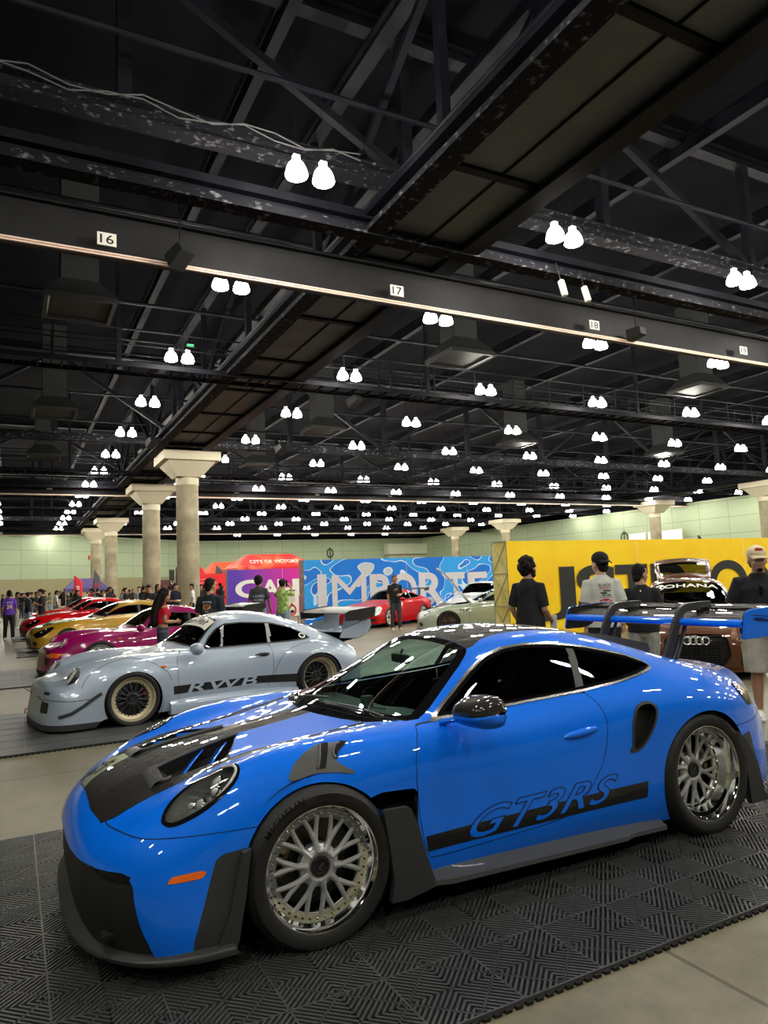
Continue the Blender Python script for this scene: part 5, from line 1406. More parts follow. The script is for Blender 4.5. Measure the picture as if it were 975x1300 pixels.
# ---------------------------------------------------------------- the other cars
CLASSIC_NET = [
 [(.97,0,.05),(.97,.2,.05),(.955,.4,.05),(.935,.55,.05),(.90,.66,.05),(.85,.74,.05),(.78,.80,.05),(.71,.835,.05),(.62,.85,.05),(.52,.86,.05),(.42,.86,.05)],
 [(.965,0,.18),(.965,.2,.18),(.95,.4,.18),(.93,.55,.18),(.895,.66,.18),(.84,.74,.175),(.775,.80,.165),(.70,.835,.15),(.61,.855,.12),(.51,.865,.09),(.41,.865,.06)],
 [(.925,0,.30),(.925,.2,.30),(.915,.4,.30),(.895,.55,.30),(.86,.66,.30),(.81,.74,.295),(.75,.795,.28),(.68,.83,.25),(.60,.85,.21),(.50,.865,.15),(.40,.87,.09)],
 [(.925,0,.44),(.925,.2,.44),(.915,.4,.44),(.895,.55,.44),(.86,.67,.44),(.81,.74,.43),(.75,.79,.41),(.68,.825,.36),(.59,.85,.29),(.49,.865,.20),(.38,.87,.11)],
 [(.87,0,.53),(.87,.2,.53),(.86,.4,.525),(.84,.53,.52),(.80,.64,.515),(.755,.72,.50),(.70,.775,.47),(.63,.815,.41),(.54,.845,.33),(.44,.865,.23),(.34,.87,.12)],
 [(.75,0,.555),(.75,.2,.555),(.74,.4,.55),(.715,.52,.545),(.685,.62,.545),(.655,.70,.535),(.61,.77,.505),(.55,.82,.45),(.47,.855,.36),(.39,.87,.25),(.31,.875,.13)],
 [(.56,0,.625),(.56,.2,.625),(.56,.38,.625),(.57,.50,.66),(.575,.62,.725),(.555,.72,.69),(.49,.79,.61),(.42,.845,.52),(.37,.875,.40),(.32,.885,.27),(.27,.88,.13)],
 [(.22,0,.70),(.22,.2,.70),(.22,.37,.697),(.21,.48,.732),(.20,.61,.785),(.19,.73,.762),(.18,.83,.70),(.17,.885,.60),(.16,.905,.44),(.15,.90,.28),(.14,.89,.12)],
 [(-.1,0,.75),(-.1,.2,.75),(-.1,.37,.747),(-.1,.49,.77),(-.1,.61,.802),(-.1,.73,.78),(-.1,.83,.715),(-.1,.89,.615),(-.1,.91,.45),(-.1,.90,.28),(-.1,.88,.12)],
 [(-.4,0,.79),(-.4,.2,.79),(-.4,.38,.785),(-.4,.5,.795),(-.4,.61,.803),(-.4,.71,.775),(-.4,.785,.69),(-.4,.825,.57),(-.4,.84,.43),(-.4,.84,.27),(-.4,.82,.12)],
 [(-.63,0,.835),(-.63,.2,.832),(-.64,.4,.822),(-.66,.55,.81),(-.67,.64,.80),(-.67,.71,.765),(-.67,.765,.67),(-.67,.80,.55),(-.67,.815,.42),(-.67,.82,.27),(-.67,.80,.12)],
 [(-.80,0,.945),(-.80,.2,.94),(-.81,.42,.915),(-.83,.575,.845),(-.84,.655,.793),(-.84,.715,.76),(-.84,.765,.67),(-.84,.80,.55),(-.84,.815,.42),(-.84,.82,.27),(-.84,.80,.12)],
 [(-1.0,0,1.09),(-1.0,.2,1.085),(-1.0,.42,1.06),(-1.0,.570,.965),(-1.0,.662,.79),(-1.0,.72,.755),(-1.0,.768,.67),(-1.0,.80,.55),(-1.0,.815,.42),(-1.0,.82,.27),(-1.0,.80,.12)],
 [(-1.16,0,1.185),(-1.16,.2,1.18),(-1.16,.42,1.155),(-1.16,.562,1.07),(-1.16,.668,.79),(-1.16,.725,.755),(-1.16,.77,.67),(-1.16,.80,.55),(-1.16,.815,.42),(-1.16,.82,.27),(-1.16,.80,.12)],
 [(-1.42,0,1.228),(-1.42,.2,1.222),(-1.42,.42,1.198),(-1.42,.555,1.112),(-1.42,.675,.785),(-1.42,.73,.75),(-1.42,.772,.67),(-1.42,.80,.55),(-1.42,.815,.42),(-1.42,.82,.27),(-1.42,.80,.12)],
 [(-1.75,0,1.22),(-1.75,.2,1.214),(-1.75,.42,1.185),(-1.75,.56,1.092),(-1.75,.69,.78),(-1.75,.745,.748),(-1.75,.79,.67),(-1.75,.815,.55),(-1.75,.82,.42),(-1.75,.825,.27),(-1.75,.80,.12)],
 [(-2.05,0,1.165),(-2.05,.2,1.16),(-2.05,.42,1.13),(-2.05,.575,1.03),(-2.05,.70,.795),(-2.05,.785,.765),(-2.05,.86,.69),(-2.05,.895,.59),(-2.05,.90,.44),(-2.05,.89,.28),(-2.05,.87,.12)],
 [(-2.3,0,1.09),(-2.3,.2,1.085),(-2.3,.43,1.05),(-2.3,.59,.94),(-2.3,.715,.81),(-2.3,.82,.79),(-2.3,.91,.72),(-2.3,.95,.61),(-2.3,.955,.45),(-2.3,.94,.28),(-2.3,.92,.12)],
 [(-2.6,0,.965),(-2.6,.2,.96),(-2.6,.44,.93),(-2.6,.61,.86),(-2.6,.74,.805),(-2.6,.84,.775),(-2.6,.925,.70),(-2.6,.965,.60),(-2.6,.965,.44),(-2.6,.95,.28),(-2.6,.93,.12)],
 [(-2.88,0,.83),(-2.88,.2,.825),(-2.88,.45,.805),(-2.88,.61,.77),(-2.87,.73,.73),(-2.86,.82,.68),(-2.85,.89,.60),(-2.85,.92,.51),(-2.85,.93,.39),(-2.85,.92,.27),(-2.85,.92,.14)],
 [(-3.1,0,.71),(-3.1,.2,.71),(-3.09,.44,.70),(-3.08,.6,.675),(-3.06,.71,.64),(-3.04,.79,.59),(-3.02,.84,.52),(-3.0,.865,.45),(-3.0,.875,.365),(-3.0,.87,.26),(-3.0,.86,.16)],
 [(-3.23,0,.60),(-3.23,.2,.60),(-3.22,.44,.59),(-3.20,.58,.57),(-3.18,.68,.55),(-3.15,.75,.51),(-3.13,.79,.46),(-3.11,.81,.40),(-3.10,.82,.34),(-3.09,.82,.25),(-3.08,.81,.17)],
 [(-3.27,0,.25),(-3.27,.2,.25),(-3.26,.42,.25),(-3.24,.55,.25),(-3.22,.64,.24),(-3.20,.70,.24),(-3.19,.73,.235),(-3.18,.75,.23),(-3.17,.76,.225),(-3.16,.77,.22),(-3.15,.77,.21)],
]
GT_NET = [
 [(.86,0,.14),(.86,.2,.14),(.85,.38,.14),(.83,.52,.14),(.80,.64,.14),(.76,.72,.14),(.71,.77,.14),(.65,.805,.14),(.58,.83,.14),(.50,.845,.14),(.42,.85,.14)],
 [(.90,0,.28),(.90,.2,.28),(.885,.38,.28),(.86,.52,.28),(.82,.645,.28),(.77,.73,.275),(.71,.78,.265),(.645,.815,.24),(.57,.84,.21),(.48,.855,.18),(.40,.86,.14)],
 [(.91,0,.42),(.905,.2,.42),(.89,.38,.42),(.86,.53,.42),(.82,.65,.42),(.765,.735,.41),(.70,.79,.385),(.63,.825,.34),(.55,.85,.28),(.46,.865,.21),(.38,.87,.14)],
 [(.87,0,.54),(.865,.2,.54),(.845,.39,.535),(.81,.54,.535),(.76,.66,.53),(.71,.74,.51),(.65,.80,.47),(.58,.835,.41),(.50,.86,.33),(.42,.87,.23),(.34,.875,.14)],
 [(.74,0,.63),(.735,.2,.63),(.71,.40,.625),(.67,.55,.62),(.62,.67,.61),(.58,.75,.58),(.53,.81,.52),(.47,.845,.45),(.41,.87,.36),(.35,.88,.25),(.29,.88,.14)],
 [(.50,0,.70),(.495,.2,.70),(.48,.40,.695),(.46,.56,.695),(.42,.68,.685),(.385,.765,.65),(.35,.825,.59),(.32,.86,.50),(.29,.88,.39),(.26,.885,.26),(.24,.885,.14)],
 side(.2,(0,.755),(.2,.755),(.40,.75),(.56,.75),(.68,.745),(.775,.715),(.845,.65),(.885,.56),(.90,.43),(.895,.27),(.885,.14)),
 side(-.15,(0,.79),(.2,.79),(.41,.785),(.57,.785),(.68,.78),(.775,.75),(.85,.68),(.89,.58),(.90,.44),(.895,.27),(.88,.14)),
 side(-.5,(0,.83),(.2,.828),(.42,.82),(.58,.812),(.68,.805),(.765,.78),(.82,.71),(.85,.59),(.86,.44),(.86,.27),(.84,.14)),
 [(-.78,0,.89),(-.78,.2,.885),(-.80,.43,.87),(-.82,.58,.845),(-.83,.68,.83),(-.83,.755,.80),(-.83,.81,.71),(-.83,.84,.59),(-.83,.85,.44),(-.83,.855,.27),(-.83,.83,.14)],
 [(-1.05,0,1.03),(-1.05,.2,1.025),(-1.06,.43,1.0),(-1.06,.59,.93),(-1.06,.69,.84),(-1.06,.76,.805),(-1.06,.81,.71),(-1.06,.84,.59),(-1.06,.85,.44),(-1.06,.855,.27),(-1.06,.83,.14)],
 side(-1.32,(0,1.165),(.2,1.16),(.43,1.135),(.585,1.05),(.70,.85),(.765,.81),(.812,.71),(.84,.59),(.85,.44),(.855,.27),(.83,.14)),
 side(-1.6,(0,1.235),(.2,1.23),(.43,1.205),(.58,1.115),(.705,.86),(.77,.815),(.815,.715),(.843,.59),(.85,.44),(.855,.27),(.83,.14)),
 side(-1.95,(0,1.25),(.2,1.245),(.43,1.22),(.58,1.125),(.715,.875),(.78,.83),(.83,.73),(.855,.60),(.86,.45),(.86,.27),(.84,.14)),
 side(-2.3,(0,1.215),(.2,1.21),(.43,1.18),(.59,1.08),(.73,.89),(.80,.845),(.855,.75),(.88,.62),(.885,.46),(.88,.28),(.86,.14)),
 side(-2.65,(0,1.12),(.2,1.115),(.44,1.085),(.60,1.01),(.735,.895),(.81,.85),(.87,.76),(.90,.63),(.90,.47),(.89,.29),(.87,.14)),
 side(-2.95,(0,1.0),(.2,1.0),(.45,.98),(.61,.935),(.73,.885),(.81,.84),(.87,.755),(.895,.63),(.895,.47),(.885,.3),(.87,.15)),
 side(-3.2,(0,.94),(.2,.94),(.46,.93),(.61,.905),(.72,.865),(.79,.81),(.85,.73),(.875,.62),(.88,.47),(.87,.3),(.86,.16)),
 [(-3.42,0,.915),(-3.42,.2,.915),(-3.40,.46,.90),(-3.38,.60,.875),(-3.34,.70,.835),(-3.31,.77,.775),(-3.29,.82,.70),(-3.28,.845,.60),(-3.27,.85,.46),(-3.26,.845,.3),(-3.25,.83,.18)],
 [(-3.50,0,.80),(-3.50,.2,.80),(-3.48,.44,.79),(-3.46,.57,.77),(-3.42,.67,.73),(-3.39,.73,.67),(-3.37,.78,.60),(-3.36,.80,.52),(-3.35,.81,.42),(-3.34,.81,.3),(-3.33,.80,.19)],
 [(-3.55,0,.58),(-3.55,.2,.58),(-3.53,.43,.57),(-3.51,.56,.56),(-3.47,.65,.53),(-3.44,.71,.49),(-3.42,.74,.45),(-3.40,.76,.40),(-3.38,.775,.35),(-3.37,.785,.28),(-3.36,.785,.2)],
 [(-3.50,0,.22),(-3.5,.2,.22),(-3.48,.42,.22),(-3.45,.54,.22),(-3.42,.63,.22),(-3.40,.68,.22),(-3.39,.71,.22),(-3.38,.73,.22),(-3.37,.745,.22),(-3.36,.755,.22),(-3.35,.76,.21)],
]
GT_DLO = [(-.93,.845),(-1.2,.862),(-1.6,.875),(-2.0,.895),(-2.4,.915),(-2.62,.935),(-2.66,.95),(-2.58,.99),(-2.35,1.06),(-2.0,1.118),(-1.65,1.118),(-1.42,1.07),(-1.2,.985),(-1.02,.89)]
GT_WS = [(-.74,0),(-.76,.3),(-.80,.5),(-.87,.64),(-.94,.665),(-1.15,.575),(-1.36,.50),(-1.44,.44),(-1.46,0)]
GT_RW = [(-2.34,0),(-2.34,.40),(-2.45,.46),(-2.85,.46),(-2.95,.42),(-2.96,0)]
def mirror_poly(half): return half+[(x,-y) for x,y in half[::-1] if y]
class Shell:
    """car body grown from a net, with helpers to take panels off it"""
    def __init__(s, root, net, nu=5, nv=5):
        s.root = root; s.bm = shell_bm(net_surface(fair(net), nu, nv, .6)); s.bv = BVHTree.FromBMesh(s.bm)
    def grab(s, name, faces, m, push=0., parent=None):
        faces = [f for f in faces if f.is_valid]
        return skin_obj(name, take(s.bm, faces), m, parent or s.root, push) if faces else None
    def sides(s, poly, test=lambda co: abs(co.y) > .35, axes=(0,2)): return [(k, sgn_region(poly, k, axes, test)) for k in (1,-1)]
    def arches(s, specs):
        for cx, cz, r in specs:
            poly = [(cx+r*cos(2*pi*k/36), cz+r*sin(2*pi*k/36)) for k in range(36)]
            for k, g in s.sides(poly, lambda co: abs(co.y) > .5 and co.z < .85): bmesh.ops.delete(s.bm, geom=cut(s.bm, g), context='FACES')
    def side_glass(s, dlo, pillars, m, m_frame, fw=.02, zmin=.7, m_pil=None):
        t = lambda co: abs(co.y) > .3 and co.z > zmin
        for k, g in s.sides(dlo, t):
            cut(s.bm, g); cut(s.bm, lv(g, fw)); fr = []; gl = []
            ps = [sgn_region(p, k, (0,2), t) for p in pillars]
            for p in ps: cut(s.bm, p)
            pl = []; cells = {}
            xs = sorted([sum(q[0] for q in p)/len(p) for p in pillars], reverse=True)
            for f in s.bm.faces:
                c = f.calc_center_median(); d = g(c)
                if d < -fw:
                    hit = [i for i, p in enumerate(ps) if p(c) < 0]
                    if hit: pl.append((hit[0],f))
                    else:
                        i = 0
                        for x, p in zip(xs, pillars):
                            zc = sum(q[1] for q in p)/len(p); lo = [q for q in p if q[1] < zc]; hi = [q for q in p if q[1] >= zc]
                            xl = sum(q[0] for q in lo)/len(lo); xh = sum(q[0] for q in hi)/len(hi); zl = sum(q[1] for q in lo)/len(lo); zh = sum(q[1] for q in hi)/len(hi)
                            if c.x < xl+(xh-xl)*(c.z-zl)/(zh-zl): i += 1
                        cells.setdefault(i, []).append(f)
                elif d < 0: fr.append(f)
            s.grab('window_frame', fr, m_frame, .003)
            for i in range(len(ps)): s.grab('door_pillar', [f for q, f in pl if q == i], m_pil or m_frame, .003)
            for i in sorted(cells): s.grab('side_window', cells[i], m, -.002)
    def top_glass(s, name, half, m, zmin, border=.03, m_b=None):
        p = poly_sdf(mirror_poly(half)); xs = [q[0] for q in half]; x0, x1 = min(xs)-.1, max(xs)+.1
        g = lambda co: FAR if co.z < zmin or co.x < x0 or co.x > x1 else p(co.x, co.y)
        cut(s.bm, g); cut(s.bm, lv(g, border)); gl = []; fr = []
        for f in s.bm.faces:
            d = g(f.calc_center_median())
            if d < -border: gl.append(f)
            elif d < 0: fr.append(f)
        o = s.grab(name, gl, m, -.002); s.grab(name+'_border', fr, m_b or M_GLOSSBLK); return o
    def line(s, pts, r=.003, name='panel_line', both=True):
        for k in ((1,-1) if both else (1,)):
            b = MB(); b.tube(conform(s.bv, smooth_poly(pts, 6, False), k, .0), r, 5); b.build(name, M_GAP, s.root)
    def body(s, m, name='body'): o = s.grab(name, s.bm.faces[:], m); s.bm.free(); return o
    def undertray(s, x0, x1, z=.15, w=1.5):
        u = MB(); u.box(((x0+x1)/2,0,z),(x1-x0,w,.03)); u.build('underfloor', M_DARK, s.root)
    def wells(s, specs, depth=.4, y=.86):
        for cx, cz, r in specs:
            for k in (1,-1):
                w = MB(); w.lathe([(.01,-depth),(r+.02,-depth),(r+.02,-.02)], 'Y', 28, 0); o = w.build('wheel_housing', M_DARK, s.root)
                o.matrix_local = Matrix.Translation((cx, k*y, cz)) @ Matrix.Rotation(0 if k > 0 else pi, 4, 'Z')
def car_cabin(root, x0, x1, z, w=.62, seat_m=None):
    f = MB(); f.box(((x0+x1)/2,0,.25),(x0-x1,w*2,.04)); f.box((x0-.05,0,z-.12),(.28,w*2,.18)); f.build('dashboard', M_INT, root)
    for s in (1,-1):
        t = MB(); xm = x0-.72; t.bbox((xm,s*.34,.42),(.5,.46,.16),.04); t.bbox((xm-.30,s*.34,.72),(.14,.46,.56),.05); t.bbox((xm-.33,s*.34,1.02),(.09,.24,.15),.03); t.build('seat', seat_m or M_INT, root, True)
    s = MB(); s.bm(_torus(.17,.014,24,6), 0, Matrix.Translation((x0-.30,.34,z-.04)) @ Matrix.Rotation(radians(68),4,'Y')); s.build('steering_wheel', M_INT, root, True)
def mirrors(root, x, y, z, m, s=1., both=True):
    for k in ((1,-1) if both else (1,)):
        b = MB(); b.ell((x,k*(y+.10),z),(.06*s,.085*s,.055*s),14,10); b.tube([(x+.01,k*(y-.02),z-.06),(x,k*(y+.06),z-.02)],.016,6); b.build('door_mirror', m, root, True)

def build_classic(name, loc, yaw, col_m, label, wheel_lip, wheel_face, stripe=False, glass=None, banner=None, silver=True, wing=True):
    root = empty(name, loc, yaw, label, 'car')
    S = Shell(root, CLASSIC_NET, 6, 6)
    AR = ((0,.295,.335),(-2.43,.295,.345)); S.arches(AR)
    # lower front lip, dark
    lipg = lambda co: FAR if co.x < .25 else co.z-.115
    S.grab('front_lip', cut(S.bm, lipg), M_SATIN)
    for k, g in S.sides([(.46,.432),(.62,.432),(.62,.465),(.46,.465)], lambda co: co.x > .8, (1,2)): S.grab('bumper_vent', cut(S.bm, g), M_BLK, -.006)
    for k, g in S.sides([(.44,.235),(.64,.235),(.64,.355),(.44,.355)], lambda co: co.x > .8, (1,2)): S.grab('bumper_vent', cut(S.bm, g), M_BLK, -.006)
    if not silver:
        for k, g in S.sides([(.50,.385),(.79,.365),(.80,.445),(.52,.465)], lambda co: co.x > .6, (1,2)): S.grab('turn_lamp', cut(S.bm, g), M_AMBER, .004)
    dlo = [(-.90,.795),(-1.2,.795),(-1.75,.795),(-2.1,.80),(-2.34,.812),(-2.41,.83),(-2.37,.875),(-2.18,.985),(-1.87,1.068),(-1.47,1.100),(-1.24,1.095),(-1.12,1.045),(-1.0,.94)]
    S.side_glass(dlo, [[(-1.235,1.12),(-1.205,1.12),(-1.125,.76),(-1.155,.76)],[(-1.86,1.15),(-1.81,1.15),(-1.775,.74),(-1.825,.74)]], glass or M_LIMO, M_BLK, .016, .7, M_PILLAR if silver else M_BLK)
    wsg = [(-.665,0),(-.68,.3),(-.71,.46),(-.77,.575),(-.83,.61),(-1.0,.53),(-1.12,.485),(-1.17,.44),(-1.185,.2),(-1.19,0)]
    S.top_glass('windscreen', wsg, M_TINT, .7, .028, M_BLK)
    S.top_glass('rear_window', [(-2.0,0),(-2.02,.36),(-2.12,.42),(-2.45,.42),(-2.52,.36),(-2.53,0)], M_LIMO, .85, .03)
    # door and bonnet panels
    for k, g in S.sides([(-.535,.68),(-.55,.74),(-.60,.79),(-1.2,.785),(-1.79,.785),(-1.80,.70),(-1.79,.45),(-1.70,.24),(-1.5,.215),(-.60,.215),(-.535,.24)], lambda co: abs(co.y) > .55 and co.z < .82):
        fi, gp = panel(S.bm, g, .0025); d = S.grab('door', fi, col_m); S.grab('door_shut_line', gp, M_GAP, -.002)
        h = MB(); a = conform(S.bv, [(-1.56,.665),(-1.62,.673),(-1.70,.676),(-1.75,.670)], k, .016); h.tube(a, [.010,.016,.014,.012], 8); h.tube(conform(S.bv, [(-1.64,.66),(-1.72,.66)], k, .004), .026, 8, flat=.5); h.build('door_handle', M_BLK, d, True)
    hp = mirror_poly([(.80,0),(.80,.30),(.74,.47),(.55,.455),(.2,.43),(-.1,.44),(-.45,.50),(-.56,.50),(-.58,0)]); hf = poly_sdf(hp); gh = lambda co: FAR if co.z < .5 or co.x < -.62 or co.x > .9 else hf(co.x,co.y)
    fi, gp = panel(S.bm, gh, .0025); S.grab('bonnet', fi, col_m); S.grab('bonnet_shut_line', gp, M_GAP, -.002)
    S.line([(.56,.49),(.50,.60),(.36,.70),(.18,.76),(-.02,.775),(-.24,.70),(-.40,.58),(-.45,.48)], .003, 'flare_line')
    S.line([(-1.78,.30),(-1.83,.48),(-1.95,.66),(-2.15,.75),(-2.42,.775),(-2.7,.70)], .003, 'flare_line')
    if silver:
        t = MB(); t.tube([(.93,-.30,.20),(.985,-.30,.19),(.99,-.30,.14)],.016,6,flat=.4); t.build('tow_strap', mat('strap_red',(.5,.01,.03),.6), root, True)
    S.line([(.94,.385),(.80,.375),(.66,.365),(.44,.372)], .0035, 'bumper_line')
    S.body(col_m)
    # headlamps: upright round lenses in black rings
    for k in (1,-1):
        M = Matrix.Translation((.625,k*.617,.605)) @ Matrix.Rotation(radians(56),4,'Y')
        b = MB(); b.lathe([(.120,-.20),(.126,.0),(.121,.016),(.110,.018),(.106,.002)], 'Z', 32, 0, M); hl = b.build('headlamp', M_BLK if silver else col_m, root, True)
        b = MB(); b.lathe([(.110,.006),(.10,.022),(.06,.036),(.001,.042)], 'Z', 32, 0, M); b.build('headlamp_lens', mat('lamp_frost',(.62,.64,.62),.12,.1,1.), hl, True)
        for q in (0,1):
            r_ = MB(); r_.lathe([(.03,.03),(.034,.04),(.02,.044),(.001,.046)], 'Z', 16, 0, M @ Matrix.Translation((.02-.05*q,.03*k,.0))); r_.build('lamp_reflector', M_CHROME, hl, True)
        m_ = MB(); a = conform(S.bv, [(-.33,.645),(-.38,.645)], k, .006); m_.tube(a, .022, 8, flat=.7); m_.build('side_repeater', M_AMBER, root, True)
        # canard and skirt
        c = MB(); c.tube([(.36,k*.875,.425),(.44,k*.872,.38),(.56,k*.865,.30),(.68,k*.85,.235),(.80,k*.80,.205)], .012, 6, flat=1.6); c.build('canard', M_SATIN if silver else col_m, root, True)
        sk = MB(); rows = []
        for i in range(17):
            t = i/16; x = -.42-1.68*t; o_ = .90+.03*t
            rows.append([Vector((x,k*.80,.26)),Vector((x,k*.845,.235)),Vector((x,k*o_,.205)),Vector((x,k*(o_+.008),.19)),Vector((x,k*(o_+.005),.085)),Vector((x,k*(o_-.03),.07)),Vector((x,k*.75,.08))])
        sk.grid(rows,0); sk.add(rows[0],[tuple(range(7))],0); sk.add(rows[-1],[tuple(range(7))],0); sk.build('side_skirt', col_m, root, True, sharp=40)
        tl = MB(); tl.box((-3.09,k*.50,.565),(.12,.36,.10)); tl.build('tail_lamp', M_REDL, root)
    mirrors(root, -.745, .80, .825, col_m, 1.35, False)
    S.wells(AR, .42, .88); S.undertray(-3.1,.7,.12); car_cabin(root, -.66, -2.0, .80)
    w = MB(); w.tube([(-.70,.05,.86),(-.80,.30,.925),(-.86,.50,.92)],.008,5); w.tube([(-.68,-.25,.86),(-.78,.0,.93),(-.83,.12,.955)],.008,5); w.build('wiper', M_BLK, root, True)
    if banner:
        b = MB(); rows = []
        for i in range(21):
            y = -.475+.95*i/20; r = []
            for q in range(6):
                x = -1.135+.155*(q/5) - .0*abs(y); z_ = S.bv.ray_cast(Vector((x,y,2)),Vector((0,0,-1)))[0].z; r.append(Vector((x,y*(1+.10*q/5),z_+.006)))
            rows.append(r)
        b.grid(rows,0); bn = b.build('windscreen_banner', M_WHITEP, root, True, fixn=False)
        tv, tf = fit_text(banner, .80, .115, .015, .2); t = MB()
        q = []
        for v in tv:
            x = -1.0-.0-v.y*.95-.01; y = -.40+v.x*1.0
            q.append(Vector((x,y,S.bv.ray_cast(Vector((x,y,2)),Vector((0,0,-1)))[0].z+.010)))
        t.add(q, tf, 0); t.build('lettering', M_BLACKINK, bn, fixn=False)
    if stripe:
        for k in (1,-1):
            d = MB()
            conform_strip(d, S.bv, (-.475,.306),(-1.60,.315),(-1.60,.404),(-.470,.402), 46, 5, k, .003, 0)
            conform_strip(d, S.bv, (-1.60,.315),(-2.11,.285),(-2.12,.388),(-1.56,.408), 24, 5, k, .003, 0)
            tv, tf = fit_text('RWB', .92, .118, .015, .22, 1.12)
            d.add(conform(S.bv, [(-.64-v.x if k > 0 else -1.56+v.x, .300+v.y) for v in tv], k, .007), tf, 1)
            d.build('side_stripe', [mat('stripe_film',(.008,.008,.009),.25,coat=.5), col_m], root, fixn=False)
            c_ = MB(); a = [( -2.30+.05*cos(2*pi*q/20), .862+.034*sin(2*pi*q/20)) for q in range(20)]
            c_.add(conform(S.bv, a, k, .006), [tuple(range(20))], 0); c_.add(conform(S.bv, [(-2.30+.035*cos(2*pi*q/20), .862+.022*sin(2*pi*q/20)) for q in range(20)], k, .008), [tuple(range(20))], 1)
            c_.build('window_sticker', [M_WHITEP, M_BLACKINK], root, fixn=False)
    if wing:
        # ducktail with end plates and a big flat wing on two struts
        b = MB(); rows = []
        for i in range(15):
            y = -.60+1.2*i/14; e = (abs(y)/.60)**4
            rows.append([Vector((-2.42,y*.75,1.0-.06*e)),Vector((-2.70,y*.9,.93-.05*e)),Vector((-3.0,y,.85)),Vector((-3.30,y,.845)),Vector((-3.46,y,.87)),Vector((-3.46,y,.835)),Vector((-3.30,y,.76)),Vector((-3.02,y*.98,.72))])
        b.grid(rows,0); wb = b.build('rear_spoiler_base', col_m if silver else M_BLK, root, True, sharp=60)
        for k in (1,-1):
            p = MB(); p.prism([(-2.95,.77),(-3.0,.88),(-3.12,.925),(-3.35,1.005),(-3.48,1.015),(-3.49,.92),(-3.43,.815),(-3.25,.745)], k*.565, k*.615, 'Y', 0); o = p.build('end_plate', col_m if silver else M_BLK, wb); bv_ = o.modifiers.new('b','BEVEL'); bv_.width = .015; bv_.segments = 2
            p = MB(); p.prism([(-3.16,.86),(-3.22,1.10),(-3.48,1.11),(-3.46,.86)], k*.29, k*.305, 'Y', 0); p.build('wing_strut', col_m if silver else M_BLK, wb)
        t = MB(); rows = []
        for i in range(13):
            y = -.68+1.36*i/12; rows.append([Vector((-3.02,y,1.115)),Vector((-3.06,y,1.14)),Vector((-3.30,y,1.165)),Vector((-3.52,y,1.185)),Vector((-3.53,y,1.175)),Vector((-3.30,y,1.13)),Vector((-3.06,y,1.105)),Vector((-3.02,y,1.115))])
        t.grid(rows,0); t.add(rows[0],[tuple(range(7))],0); t.add(rows[-1],[tuple(range(7))],0); tw = t.build('rear_wing', M_BLK, root, True, sharp=40)
        for k in (1,-1):
            p = MB(); p.prism([(-3.0,1.01),(-3.0,1.12),(-3.07,1.155),(-3.53,1.20),(-3.50,1.05),(-3.27,1.01)], k*.68, k*.692, 'Y', 0); p.build('wing_end_plate', M_BLK, tw)
    ca = mat('caliper_red',(.5,.01,.012),.3,coat=.5)
    for k in (1,-1):
        build_wheel('front_wheel', root, .315, .26, .260, .058, (.01, k*.895, .315), k, 14, wheel_lip, wheel_face, M_BLK, rot=.1, style='mesh', caliper=(-1.2 if k > 0 else 1.2, ca), low=True)
        build_wheel('rear_wheel', root, .32, .32, .262, .13, (-2.43, k*.945, .319), k, 14, wheel_lip, wheel_face, M_BLK, rot=.2, style='mesh', camber=.02, low=True)
    return root

